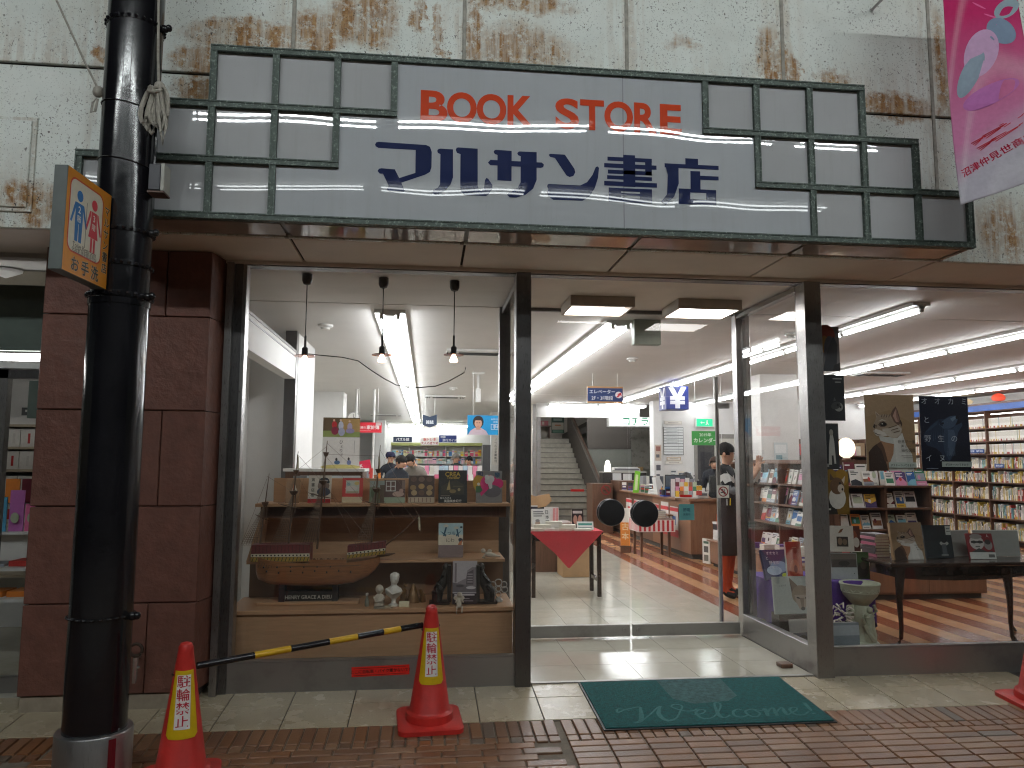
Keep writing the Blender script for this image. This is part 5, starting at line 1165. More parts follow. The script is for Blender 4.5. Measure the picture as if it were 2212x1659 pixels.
t = thing('exchange_sign', 'blue cube sign with white yen symbols hanging over the counter', 'sign', (3.33, 6.6, 2.37)); bx('cube', M('sign_blue', (.02, .035, .20), .35), t, -.19, .19, 0, .38, 0, .38, .004)
m = MB().text('¥', .0, .19, .42, -.003, '#eef0f8', .05); m.build('lettering', PAINT, t); m = MB().text('¥', 0, .19, .42, -.003, '#eef0f8', .05); o = m.build('lettering', PAINT, t); o.location = (-.19, .19, 0); o.rotation_euler = (0, 0, R(-90)); bx('rod', LW, t, -.01, .01, .18, .2, .381, .5)
sgn('section_sign', 'red hanging sign advertising household account books', (-1.81, 9, 2.04), .50, .19, [('q', 0, 1, 0, 1, '#d01f34'), ('t', '9', .06, .55, .4, '#f4eeee', .02), ('t', '高橋の', .28, .5, .26, '#f4eeee', .01), ('t', '家計簿', .68, .52, .42, '#f4eeee', .03), ('q', .14, .6, .18, .2, '#f0d8d8'), ('q', .78, .98, .72, .98, '#d8c0c0')], hang=CH)
t = sgn('section_sign', 'navy pentagon hanging sign for the magazine section', (-.665, 10, 2.19), .28, .26, [('p', [(.0, .2), (.5, 0), (1, .2), (1, 1), (.5, .84), (0, 1)], '#22344e'), ('t', '雑誌', .5, .42, .3, '#e6eaf0', .03)], hang=CH)
t.children[0].scale = (.98, 1, .2)
sgn('section_sign', 'bright blue banner with dark-haired person in white for diaries', (.16, 6, 1.91), .56, .29, [('q', 0, 1, 0, 1, '#1596d4'), ('p', [(.02, 0), (.08, .2), (.2, .36), (.36, .36), (.5, .2), (.56, 0)], '#d4c0cc'), ('e', .29, .66, .145, .33, '#241c1e'), ('e', .29, .58, .10, .24, '#d8a890'), ('p', [(.24, .4), (.34, .4), (.36, .26), (.22, .26)], '#cf9e88'), ('q', .2, .38, .74, .86, '#241c1e'), ('q', .24, .275, .6, .63, '#2a2020'), ('q', .305, .34, .6, .63, '#2a2020'), ('q', .26, .32, .43, .455, '#b05858'), ('t', '未来を書く、', .78, .8, .11, '#e8f4fa', .0), ('t', '未来に活す。', .84, .66, .11, '#e8f4fa', .0), ('q', .63, .99, .27, .29, '#e8f4fa'), ('q', .63, .99, .53, .55, '#e8f4fa'), ('q', .63, .64, .27, .55, '#e8f4fa'), ('t', '手帳', .79, .41, .21, '#f2f8fb', .02)], hang=CH)
sgn('calendar_sign', 'green hanging sign for calendars in white Japanese', (3.60, 6.1, 1.78), .44, .22, [('q', 0, 1, 0, 1, '#3a9a44'), ('t', '2019年', .5, .74, .3, '#eef4ea', .01), ('t', 'カレンダー', .5, .34, .36, '#eef4ea', .03)], hang=CH)
t = sgn('display_poster', 'standing poster with three people in kimono and white lower sheet', (-1.59, 2.6, 1.43), .37, .52, [('q', 0, 1, .62, 1, '#5a4a34'), ('q', 0, 1, .62, .74, '#8a9a5a'), ('q', .5, 1, .72, .98, '#a88a58'), ('e', .3, .86, .07, .07, '#b02a30'), ('e', .32, .74, .1, .08, '#7a2840'), ('e', .48, .84, .07, .09, '#c0c4d8'), ('e', .5, .72, .09, .08, '#a8acc8'), ('e', .72, .82, .07, .08, '#b4a8c4'), ('e', .73, .74, .12, .05, '#9a90b4'), ('e', .29, .945, .03, .022, '#d8b8a0'), ('e', .47, .95, .03, .022, '#d8b8a0'), ('e', .71, .93, .03, .022, '#d8b8a0'), ('q', 0, 1, 0, .61, '#eceae6'), ('e', .5, .03, .55, .05, '#cfc27a'), ('e', .4, .12, .08, .04, '#5a7aa0'), ('e', .38, .18, .03, .03, '#3a3434'), ('e', .72, .12, .06, .05, '#7a88b0'), ('e', .71, .19, .03, .03, '#3a3434'), ('t', 'ひ', .5, .52, .08, '#2a2a2c', 0), ('t', 'と', .52, .43, .07, '#2a2a2c', 0), ('t', 'り', .5, .35, .08, '#2a2a2c', 0), ('t', 'で', .52, .27, .06, '#2a2a2c', 0), ('q', .85, .86, .3, .55, '#8a8a8a')], rz=6)
wd = thing('reading_desk', 'white topped desk with dark front behind the display stand', 'desk', (-1.72, 2.75, 0)); bx('body', WOODD, wd, -.40, .36, -.25, .30, .0, 1.40); bx('top', LW, wd, -.42, .38, -.27, .32, 1.401, 1.43); bx('front_tray', M('pale_tray', (.6, .66, .68), .4), wd, -.25, .34, -.30, -.251, 1.33, 1.36)
sgn('promo_sign', 'tilted pink and red text book sign on a floor stand at the left', (-1.60, 5.5, 1.31), .27, .20, [('q', 0, 1, 0, 1, '#cf2348'), ('t', 'NHK', .35, .68, .32, '#f4eaea', .03), ('t', 'テキスト', .42, .35, .26, '#f4eaea', .02), ('e', .82, .3, .1, .14, '#e8d0d4')]).rotation_euler = (0, R(-12), 0)
st_ = thing('rack_stand', 'white wire rack with leaflets below the pink text book sign', 'rack', (-1.62, 5.62, 0)); bx('rack', LW, st_, -.3, .3, -.12, .12, .1, 1.15)
m = MB()
for k in range(10): m.box(-.28 + .056 * k, -.235 + .056 * k, -.135, -.125, 1.1 + .02 * (k % 3), 1.32 + .03 * (k % 4), PAL[(k * 5) % 16])
m.build('leaflets', PAINT, st_)
bx('foot', LW, st_, -.25, .25, -.2, .2, 0, .03); bx('stem', LW, st_, -.02, .02, -.02, .02, .03, .1)
ck = thing('wall_clock', 'round wall clock on the column at the back left', 'clock', (-2.2, 10.3, 2.38)); MB().tube([(0, 0, 0), (0, -.03, 0)], .13, 24).build('rim', STEEL, ck); MB().ell(0, 0, .112, .112, -.031, '#eceae4', 24).quad(-.004, .004, 0, .08, -.032, '#222222').flat([(0, -.004), (.06, .03), (.058, .036), (0, .004)], -.032, '#222222').build('dial', PAINT, ck); bx('bracket', LW, ck, -.17, -.02, .0, .05, -.02, .02)
for x_, z0_, z1_, lab in ((-2.05, .0, 2.86, 'thin white pole left of the red hanging sign'), (-1.72, .0, 2.86, 'thin white pole behind the red hanging sign')):
    o = MB().lathe([(.03, 0), (.025, .02), (.022, CH - .02), (.03, CH - .002)], (0, 0, 0), 10).build('pole', LW, None, True); o.location = (x_, 9.2, 0); tag(o, lab, 'pole')
# tall ad pillar and wall notices at the back
sgn('column_sign', 'tall white vertical sign in Japanese on a column at the back', (1.12, 14.97, 1.42), .18, .75, [('q', 0, 1, 0, 1, '#eeeae4')] + [('t', c, .5, .92 - .11 * i, .10, '#1e2430', .01) for i, c in enumerate('ノベルス文庫新刊')])
dp = bx('dark_display_pillar', M('charcoal_pillar', (.06, .06, .065), .5), None, .72, .92, 14.2, 14.5, 0, 1.95); tag(dp, 'tall charcoal display pillar at the back of the left aisle', 'pillar')

# back wall magazine shelving
def shelving(name, lab, loc, rz, w_, h_, d_, bays, levels, mat, header=None, backc=None):
    t = thing(name, lab, 'bookcase', loc, rz)
    bx('back_panel', backc or mat, t, 0, w_, d_ - .02, d_, 0, h_)
    for i in range(bays + 1): x_ = w_ * i / bays; bx('upright', mat, t, x_ - .012, x_ + .012, 0, d_ - .021, 0, h_)
    for z_ in levels:
        for i in range(bays): bx('shelf', mat, t, w_ * i / bays + .0125, w_ * (i + 1) / bays - .0125, .005, d_ - .021, z_ - .022, z_)
    if header: bx('header', header, t, -.01, w_ + .01, -.02, d_, h_ + .001, h_ + .10)
    return t
LIME = M('lime_header', (.42, .46, .16), .5); GREYS = M('grey_rack', (.45, .45, .43), .5)
BS = shelving('magazine_rack', 'wide pale magazine rack with lime header along the back wall', (-1.9, 20.4, 0), 0, 3.05, 2.05, .35, 5, [.5, .9, 1.2, 1.45, 1.7], GREYS, LIME, WALLW)
rn = random.Random(5); m = MB()
for bay in range(5):
    for z_ in (.5, .9, 1.2, 1.45, 1.7):
        x_ = .61 * bay + .03
        while x_ < .61 * (bay + 1) - .08:
            w_ = rn.uniform(.03, .14); h_ = rn.uniform(.15, .22); c = rn.choice(['#e4e2de', '#d8d4d0', '#c8c8c8', '#e8b8c8', '#d8d0a0', '#b8d0d8', '#e4e0e4', '#d85878', '#4878a8', '#e0c030', '#a8c8a0'])
            m.box(x_, x_ + w_ - .006, .02 + rn.uniform(0, .03), .2, z_ + .001, z_ + h_, c); m.quad(x_ + .006, x_ + w_ - .014, z_ + h_ * .6, z_ + h_ * .8, .0185, rn.choice(PAL)); x_ += w_
o = m.build('magazines', PAINT, BS); o['kind'] = 'stuff'
for nm, lab, x0_, x1_, z0_, z1_, art in (('rack_sign', 'navy rack sign for puzzle magazines', -1.83, -1.21, 2.16, 2.34, [('q', 0, 1, 0, 1, '#1c2c4a'), ('t', 'パズル誌', .5, .5, .62, '#f0f0f0', .03)]),
    ('rack_sign', 'white rack sign with red and black lettering for colouring books', -.92, -.32, 2.06, 2.33, [('q', 0, 1, 0, 1, '#eeeae6'), ('t', '脳トレ本', .5, .73, .4, '#d0443a', .03), ('t', '大人の塗り絵', .5, .26, .36, '#a02a34', .03)]),
    ('rack_sign', 'blue rack sign for maps and travel guides', -.31, .28, 2.16, 2.40, [('q', 0, 1, 0, 1, '#2a3f86'), ('t', '地図', .22, .76, .36, '#eef0f6', .03), ('t', '旅行ガイド', .6, .3, .4, '#eef0f6', .03)])):
    sgn(nm, lab, ((x0_ + x1_) / 2, 20.3, z0_), x1_ - x0_, z1_ - z0_, art)
# shelf row and pink magazine stand in mid shop, left aisle
SB = thing('magazine_stand', 'low magazine stand in the middle of the left aisle', 'bookcase', (-1.0, 12.2, 0)); bx('body', GREYS, SB, 0, 1.6, 0, .6, 0, 1.0, .005)
bx('top_step', GREYS, SB, 0, 1.6, .25, .6, 1.001, 1.2)
m = MB()
for k in range(14):
    m.box(.02 + .112 * k, .12 + .112 * k, .05 + .01 * (k % 2), .07, 1.002, 1.22, rn.choice(['#e48aa8', '#e8c8d0', '#e8e4e0', '#d86888', '#f0d8dc', '#c8d8e0'])); m.box(.02 + .112 * k, .12 + .112 * k, .3, .32, 1.202, 1.42, rn.choice(['#e8e4e0', '#d8d4c8', '#e48aa8', '#b0c8d8']))
o = m.build('magazines', PAINT, SB); o['kind'] = 'stuff'
LS = shelving('wall_bookcase', 'white wall bookcase along the left wall behind the hanging red sign', (-2.88, 12.5, 0), 90, 7.0, 2.0, .3, 7, [.4, .8, 1.15, 1.5], GREYS, None, WALLW)
m = MB()
for bay in range(7):
    for z_ in (.8, 1.15, 1.5):
        for k in range(7): m.box(bay + .04 + .13 * k, bay + .16 + .13 * k, .03, .2, z_ + .001, z_ + rn.uniform(.18, .26), rn.choice(PAL + ['#e8e4de'] * 8))
o = m.build('magazines', PAINT, LS); o['kind'] = 'stuff'
sgn('shelf_sign', 'small navy sign on the left wall shelf', (-2.45, 10.8, 1.72), .5, .08, [('q', 0, 1, 0, 1, '#1e3050'), ('t', '趣味・実用', .5, .5, .7, '#e8ecf0', .02)])

# ------------------------------------------------------------------ right part: island, bookcases, counter
random.seed(21); rn = random.Random(21)
isl = thing('island_cabinet', 'low brown plinth cabinet under the central bookcases', 'cabinet', (4.5, 4.2, 0))
bx('carcass', WOODM, isl, -1.05, 1.08, -1.45, 1.45, .06, .36); bx('kick_board', DARKGAP, isl, -1.0, 1.03, -1.42, 1.42, 0, .06); bx('top', WOODM, isl, -1.09, 1.1, -1.5, 1.5, .361, .385, .003)
for k in range(3): bx('door_panel', WOODM, isl, -1.02 + .70 * k, -.35 + .70 * k, -1.462, -1.451, .08, .345, .002)
for k in range(4): bx('door_panel', WOODM, isl, -1.062, -1.051, -1.43 + .72 * k, -.73 + .72 * k, .08, .345, .002)
ic = thing('aisle_bookcase', 'dark brown bookcase on the low plinth, facing the right window and the aisle', 'bookcase', (0, 0, 0))
IX0, IX1, IY0, IY1 = 3.78, 5.28, 3.2, 5.6
bx('core', WOODD, ic, 4.12, IX1 - .02, IY0 + .30, IY1 - .02, .386, 1.55)
lev = (.386, .735, .985, 1.245)
for z_ in lev[1:]:
    bx('shelf', WOODD, ic, 4.1, IX1, IY0 - .02 + .0, IY0 + .299, z_ - .022, z_); bx('shelf', WOODD, ic, IX0, 4.099, IY0 + .1, IY1, z_ - .022, z_)
for x_ in (4.1, 4.69, IX1 - .02): bx('upright', WOODD, ic, x_, x_ + .02, IY0 - .012, IY0 + .298, .386, 1.222)
for y_ in (IY0 + .1, IY0 + .86, IY0 + 1.62, IY1 - .02): bx('upright', WOODD, ic, IX0 + .005, 4.098, y_, y_ + .02, .386, 1.5)
bx('shelf', WOODD, ic, IX0, 4.099, IY0 + .1, IY1, 1.501, 1.522)
words = ['bottom', 'second', 'third', 'top']
CV = [None]
# face-out books on the side towards the window
for li, z_ in enumerate(lev):
    for b_, (a, e) in enumerate(((4.13, 4.68), (4.72, 5.25))):
        x_ = a + .02; k = 0
        while x_ < e - .10:
            w_ = rn.uniform(.105, .15); h_ = min(rn.uniform(.16, .205), .2)
            book(x_ + w_ / 2, IY0 + .03 + rn.uniform(0, .02), z_ + .001, w_, h_, .016, 16, rn.uniform(-4, 4), seed=rn.random(),
                 label='%s face-out book from left, %s bay, %s shelf facing the right window' % (ordw(k), ('left', 'right')[b_], words[li]), group='face-out books on the window side of the bookcase')
            x_ += w_ + rn.uniform(.004, .03); k += 1
# second tier on the top shelf, behind
for k in range(7):
    w_ = .13; book(4.22 + .15 * k, IY0 + .17, 1.246, w_, rn.uniform(.24, .29), .015, 8, rn.uniform(-5, 5), seed=rn.random(), label='taller book, %s from the left on top of the bookcase by the right window' % ordw(k), group='taller books on top of the bookcase')
# aisle side (facing -x), seen through the entrance side glass
for li, z_ in enumerate((.386, .735, .985, 1.245)):
    y_ = IY1 - .06; k = 0
    while y_ > IY0 + .2:
        w_ = rn.uniform(.11, .16); h_ = rn.uniform(.17, .215)
        book(IX0 + .06 + rn.uniform(0, .03), y_ - w_ / 2, z_ + .001, w_, h_, .016, 14, -90 + rn.uniform(-6, 6), seed=rn.random(), label='face-out book, %s from the far end on the %s shelf facing the aisle' % (ordw(k), words[li]), group='face-out books on the aisle side of the bookcase')
        y_ -= w_ + rn.uniform(.004, .02); k += 1
# piles on the plinth ledges
for k in range(6): stack(3.56, 3.05 + .43 * k, .386, .13, .19, rn.randint(4, 8), .021, 90, 'book, %s from the bottom of pile ' + ordw(k) + ' along the aisle ledge', 'book piles on the aisle ledge', k, ['#e8e4da', '#d8d0c0', '#e0dcd4', '#5a4a8a', '#e8e6e0'])
for k in range(5): stack(4.22 + .25 * k, 2.9, .386, .135, .19, rn.randint(5, 9), .018, 0, 'book, %s from the bottom of pile ' + ordw(k) + ' on the ledge behind the dark table', 'book piles behind the dark table', k + 30, ['#e0d8c0', '#d8cfb4', '#e6e0d0', '#cfc4a4'])
# right wall bookcase, shelf by shelf
RB = shelving('wall_bookcase', 'tall dark wood wall bookcase along the right wall', (10.0, 12.2, 0), -90, 6.0, 2.52, .32, 6, [.12, .5, .84, 1.165, 1.43, 1.70, 1.95, 2.2], WOODD)
bx('blue_band', M('blue_fascia', (.03, .10, .36), .4), RB, .0, 6.0, -.03, -.006, 2.53, 2.64); bx('cornice', WOODD, RB, -.02, 6.02, -.04, .3, 2.641, 2.68); bx('band_board', WOODD, RB, 0, 6.0, -.005, .3, 2.521, 2.64)
for k in range(6): MB().tube([(k + .1, .06, 2.46), (k + .9, .06, 2.46)], .011, 6).build('shelf_lamp', emit('shelf_tube_glow', (1, 1, 1), 6), RB)
SPC = ['#e8e2c8', '#e4e0d8', '#d8d6d0', '#efece4', '#c4a848', '#d8c070', '#b8443c', '#5a6a8a', '#3a3e48', '#8aa890', '#c88a8a', '#9a8468', '#7fb0b8', '#e8e4dc', '#d0ccc0']
_spm = {}
def spine(ci, band):
    k = (ci, band)
    if k not in _spm:
        m = MB().box(0, 1, 0, 1, 0, 1, SPC[ci]); q = '#8a3030' if band == 1 else '#3a3a3a' if band == 2 else '#b89838'
        m.quad(.0, 1, 0, .17, -.004, q) if band in (1, 3) else None
        m.quad(.3, .7, .45, .9, -.004, '#2a2826' if sum(lin(SPC[ci])) > .7 else '#e8e4da')
        if band: m.quad(.25, .75, .22, .4, -.005, q)
        o = m.build('book', PAINT); _spm[k] = o.data; bpy.data.objects.remove(o)
    return _spm[k]
bulk = MB(); cnt = 0
for bay in range(6):
    ybay = 12.2 - bay            # bay 5 lies nearest the camera
    for li, z_ in enumerate([.12, .5, .84, 1.165, 1.43, 1.70, 1.95, 2.2]):
        s_ = .02; k = 0; cream = li >= 5
        near = bay == 4 and 2 <= li <= 3
        hmax = (.3, .28, .26, .22, .22, .2, .2, .2)[li]; seriesc = rn.choice([0, 1, 3])
        while s_ < .955:
            t_ = rn.uniform(.014, .02) if cream else rn.uniform(.018, .034)
            h_ = (hmax * .93 if cream else rn.uniform(.6, .98) * hmax); d_ = rn.uniform(.13, .16)
            ci = seriesc if cream and rn.random() < .9 else rn.choices(range(15), (4, 3, 3, 4, 5, 4, 2.5, 2, 2.5, 2, 2, 2, 2, 3, 3))[0]; band = rn.choice((0, 0, 1, 2, 3))
            if near and cnt < 50:
                o = bpy.data.objects.new('book', spine(ci, band)); COL.objects.link(o); o.scale = (t_ - .001, d_, h_); o.location = (10.0 + .05, ybay - s_, z_ + .001); o.rotation_euler = (0, 0, R(-90))
                tag(o, '%s spine-out book from left, %s shelf, %s bay of right wall bookcase' % (ordw(k), ('lowest visible', 'second', 'third', 'fourth')[li - 1], ('left', 'right')[bay - 3]), 'book', 'spine-out books on the right wall'); cnt += 1
            else:
                y1 = ybay - s_; y0 = y1 - t_ + .001; bulk.box(10.05, 10.05 + d_, y0, y1, z_ + .001, z_ + h_, SPC[ci])
                c2_ = '#2a2826' if sum(lin(SPC[ci])) > .7 else '#e8e4da'
                bulk.add([(10.0485, y1 - t_ * .3, z_ + h_ * .45), (10.0485, y0 + t_ * .3, z_ + h_ * .45), (10.0485, y0 + t_ * .3, z_ + h_ * .9), (10.0485, y1 - t_ * .3, z_ + h_ * .9)], [(0, 1, 2, 3)], c2_ if not cream else '#b8b0a0')
                if band in (1, 3): bulk.add([(10.0482, y1, z_ + .002), (10.0482, y0, z_ + .002), (10.0482, y0, z_ + h_ * .2), (10.0482, y1, z_ + h_ * .2)], [(0, 1, 2, 3)], ('#a83a34', '#c8a838')[band // 2])
            s_ += t_; k += 1
            if not cream and rn.random() < .02: s_ += .04
o = bulk.build('shelved_books', PAINT); stuff(o, 'rows of mixed books filling the right wall bookcase', 'books')
for y_, lab in ((8.45, 'navy shelf label sign on the right wall bookcase, upper one'), (7.85, 'navy shelf label sign on the right wall bookcase, lower one')):
    sgn('shelf_label_sign', lab, (9.96, y_, 1.72 if y_ > 8 else 1.44), .48 if y_ > 8 else .24, .075, [('q', 0, 1, 0, 1, '#2a4a86'), ('t', '女性作家　海外文芸' if y_ > 8 else '海外文学', .5, .5, .6, '#dfe6f0', .02)], rz=-90)
# ornaments above the wall bookcase
ob = thing('paper_fan_lantern', 'red glowing paper ornament on top of the right wall bookcase', 'lantern', (9.95, 7.75, 2.682)); MB().lathe([(.02, .0), (.10, .02), (.12, .07), (.09, .12), (.03, .15)], n=14).build('shade', emit('red_lantern_glow', (1, .12, .06), .8), ob, True); bx('foot', WOODD, ob, -.03, .03, -.03, .03, -.001, .004)
ob = thing('paper_fan_lantern', 'cream paper ornament on top of the right wall bookcase', 'lantern', (9.95, 8.65, 2.682)); MB().lathe([(.02, .0), (.12, .02), (.15, .06), (.11, .1), (.03, .13)], n=14).build('shade', emit('cream_lantern_glow', (1, .8, .5), .6), ob, True); bx('foot', WOODD, ob, -.03, .03, -.03, .03, -.001, .004)
# bookcase between (behind the island, back right) with stationery and lamp
mb_ = shelving('mid_bookcase', 'dark brown bookcase with signs standing behind the island, right of the marble column', (5.5, 7.6, 0), 0, 2.6, 1.95, .35, 3, [.4, .75, 1.05, 1.35, 1.65], WOODD)
m = MB()
for bay in range(3):
    for z_ in (.4, .75, 1.05, 1.35, 1.65):
        x_ = .87 * bay + .03
        while x_ < .866 * (bay + 1) - .06:
            w_ = rn.uniform(.02, .09); h_ = rn.uniform(.16, .24); m.box(x_, x_ + w_ - .003, .04, .2, z_ + .001, z_ + h_, rn.choice(SPC + PAL)); x_ += w_ + (rn.random() < .15) * .05
o = m.build('books', PAINT, mb_); o['kind'] = 'stuff'
gl = thing('globe_lamp', 'round glowing cream lamp beside the bookcase behind the posters', 'lamp', (4.55, 3.75, 1.56)); MB().ball((0, 0, .14), (.11, .11, .13), 16, 10).build('globe', emit('globe_glow', (1, .87, .66), 1.6), gl, True); MB().lathe([(.05, -.009), (.05, .006), (.03, .015)], n=14).build('foot', WOODD, gl, True)
sgn('section_sign', 'red and white promotional sign on the bookcase behind the posters', (5.0, 7.4, 1.52), .5, .16, [('q', 0, 1, 0, 1, '#c8303a'), ('q', .05, .6, .3, .75, '#f0e8e4'), ('t', 'シタモリ', .32, .52, .35, '#a02028', .03), ('e', .8, .5, .14, .36, '#f0e8e4')])

# dark table in the right window
dt = thing('side_table', 'dark polished table with curved legs behind the right show window', 'table', (3.75, .98, 0))
bx('top', EBONY, dt, -.66, .95, -.34, .36, .655, .685, .008)
m = MB(); m.prism([(-.50, .655), (.85, .655), (.85, .56), (.6, .545), (.35, .525), (.0, .52), (-.3, .53), (-.5, .545)], -.20, -.17).prism([(-.50, .655), (.85, .655), (.85, .56), (.6, .545), (.0, .52), (-.5, .545)], .2, .23)
m.box(-.50, -.47, -.169, .199, .545, .655).box(.82, .85, -.169, .199, .545, .655); m.build('apron', EBONY, dt)
MB().tube([(-.3, -.203, .565), (.0, -.205, .56), (.2, -.205, .58), (.4, -.205, .60)], .004, 5).tube([(.1, -.203, .55), (.45, -.205, .565), (.7, -.203, .56)], .004, 5).build('carving', EBONY, dt)
for a, b in ((-.47, -.17), (.50, -.17), (-.58, .2), (.80, .2)):
    s = -1 if a < 0 else 1
    m = MB(); pr = [(0, .62, .045), (.012, .5, .036), (.02, .35, .026), (.014, .15, .018), (.02, .05, .017), (.045, .0, .024)]
    m.tube([(a + s * dx_, b, z_) for dx_, z_, r_ in pr], [r_ for dx_, z_, r_ in pr], 10); m.build('leg', EBONY, dt, True)
CAT = [('q', 0, 1, 0, 1, '#9b8060'), ('p', [(0, 1), (1, 1), (1, .6), (.5, .8), (0, .7)], '#a2876a'),
    ('p', [(.26, .46), (.44, .44), (.66, .46), (.74, .5), (.81, .33), (.92, .22), (.95, .0), (.36, .0), (.4, .2), (.3, .38)], '#c9c8c2'), ('p', [(.55, .42), (.72, .46), (.78, .3), (.82, .0), (.6, .0), (.58, .3)], '#d6d5d0'),
    ('p', [(.26, .40), (.4, .37), (.56, .35), (.54, .22), (.46, .1), (.44, .0), (.34, .0), (.3, .2)], '#a37a5c'), ('p', [(.04, .0), (.04, .24), (.13, .31), (.2, .345), (.295, .37), (.33, .26), (.38, .13), (.42, .0)], '#3d2c24'), ('p', [(.2, .345), (.3, .385), (.36, .3), (.42, .12), (.36, .12), (.31, .26)], '#5c4030'),
    ('p', [(.205, .78), (.225, .70), (.31, .725)], '#b7a592'), ('p', [(.215, .765), (.235, .715), (.28, .725)], '#8f7868'),
    ('p', [(.23, .71), (.29, .732), (.37, .742), (.50, .735), (.60, .70), (.69, .64), (.74, .56), (.72, .49), (.63, .43), (.53, .43), (.44, .455), (.33, .45), (.23, .455), (.185, .48), (.15, .53), (.14, .575), (.165, .61), (.2, .66)], '#a18d78'),
    ('p', [(.33, .55), (.5, .56), (.66, .60), (.73, .55), (.71, .49), (.62, .435), (.52, .43), (.43, .46), (.36, .47)], '#bdb2a4'), ('p', [(.15, .52), (.2, .545), (.29, .53), (.38, .50), (.43, .46), (.33, .45), (.22, .455), (.18, .48)], '#d3ccc2'),
    ('p', [(.51, .735), (.56, .80), (.625, .85), (.665, .79), (.70, .70), (.72, .62), (.66, .60), (.58, .64)], '#6b5145'), ('p', [(.56, .72), (.60, .785), (.63, .815), (.66, .74), (.68, .64), (.62, .64)], '#b58f80'), ('p', [(.62, .8), (.64, .80), (.69, .66), (.66, .64), (.63, .7)], '#8d6a5e'), ('p', [(.69, .64), (.735, .57), (.74, .63), (.70, .68)], '#4a382f'),
    ('p', [(.25, .60), (.29, .635), (.36, .65), (.42, .625), (.44, .60), (.38, .575), (.3, .575)], '#5d4a3e'), ('e', .355, .608, .062, .026, '#1a1412', .12), ('e', .335, .615, .014, .007, '#cfcac4'), ('p', [(.25, .645), (.33, .675), (.42, .655), (.33, .66)], '#d0c6b8'),
    ('p', [(.145, .575), (.165, .612), (.195, .60), (.19, .565), (.165, .55)], '#3a2b26'), ('p', [(.165, .55), (.175, .50), (.24, .475), (.33, .468), (.25, .463), (.17, .49)], '#4a3830'), ('p', [(.19, .60), (.23, .60), (.215, .555)], '#7a6454')]
for i_ in range(4): CAT.append(('p', [(.31 + .05 * i_, .70), (.325 + .05 * i_, .70), (.345 + .05 * i_, .738), (.33 + .05 * i_, .738)], '#5e4b3e'))
for i_ in range(3): CAT.append(('p', [(.45 + .05 * i_, .565 - .03 * i_), (.62 + .03 * i_, .60 - .035 * i_), (.62 + .03 * i_, .588 - .035 * i_), (.45 + .05 * i_, .555 - .03 * i_)], '#6e5949'))
for i_ in range(4): CAT.append(('p', [(.25, .52 - .012 * i_), (.46, .53 - .028 * i_), (.25, .517 - .012 * i_)], '#ece8e2'))
CATT = CAT + [('t', '世界で一番', .8, .38, .05, '#4a4440', .0), ('t', '美しい', .78, .325, .045, '#4a4440', .0), ('t', '猫の図鑑', .83, .27, .05, '#4a4440', .0)]
book(3.40, .85, .687, .30, .315, .03, 8, 3, art=CATT, label='large tan book with a kitten looking up, standing on the dark table', board='#9a7d5c')
BCAT = [('q', 0, 1, 0, 1, '#20262a'), ('q', 0, 1, .0, .52, '#262d31'), ('e', .7, .45, .16, .07, '#a9aca6'), ('p', [(.62, .42), (.76, .42), (.78, .12), (.6, .12)], '#50565a'), ('p', [(.6, .52), (.64, .62), (.68, .54), (.74, .54), (.78, .62), (.8, .5)], '#14181a'), ('e', .7, .53, .1, .07, '#1a1e20'), ('q', .8, .99, .7, .97, '#b8bcb8'), ('q', .83, .96, .88, .9, '#4a4e4e'), ('q', .83, .96, .8, .82, '#4a4e4e'), ('q', .55, .8, .08, .12, '#8a8e8c')]
book(3.73, .92, .687, .255, .285, .03, 8, -2, art=BCAT, label='large black book with a black and white cat on the dark table', board='#20262a')
book(4.08, .85, .687, .225, .22, .02, 14, -6, art=[('q', 0, 1, 0, 1, '#7a2228'), ('e', .36, .64, .28, .28, '#b4b0ac'), ('e', .36, .88, .24, .1, '#8a8684'), ('q', .14, .6, .62, .7, '#3a3838'), ('e', .25, .66, .09, .06, '#26282a'), ('e', .48, .66, .09, .06, '#26282a'), ('q', .28, .46, .46, .5, '#5a5654'), ('e', .78, .55, .16, .2, '#8a8684'), ('e', .78, .66, .12, .1, '#3a3636'), ('p', [(.1, .28), (.4, .42), (.7, .28), (.9, .32), (.9, .2), (.1, .2)], '#3c3a3a'), ('q', 0, 1, 0, .26, '#c6cac6'), ('q', .72, .95, .06, .18, '#5a5c58'), ('t', '人', .8, .9, .12, '#d8cfcc', .01)], label='dark red book with a monochrome portrait of a person in glasses on the dark table', board='#7a2228')
for k, (x_, r_, lab) in enumerate(((3.95, 14, 'left light grey panel standing behind the dark red book'), (4.36, -8, 'right light grey panel standing behind the dark red book'))):
    o = MB().box(-.2, .2, 0, .012, 0, .23, '#9a9c98').box(-.2, .2, -.0008, -.0002, .222, .23, '#c8cac6').build('panel_board', MATTE); o.location = (x_, 1.03, .687); o.rotation_euler = (R(-6), 0, R(r_)); tag(o, lab, 'panel')
stack(3.28, 1.16, .687, .14, .20, 8, .024, 4, 'book with pink cover, %s from the bottom of the pile left of the kitten book', 'pink book pile', 3, ['#a8506a', '#3a2c30', '#c07a8a'])
stack(3.98, 1.24, .687, .13, .19, 7, .022, 90, 'cream book, %s from the bottom of the pile behind the black cat book', 'cream book pile', 4, ['#e6e0d0', '#d8d0bc'])
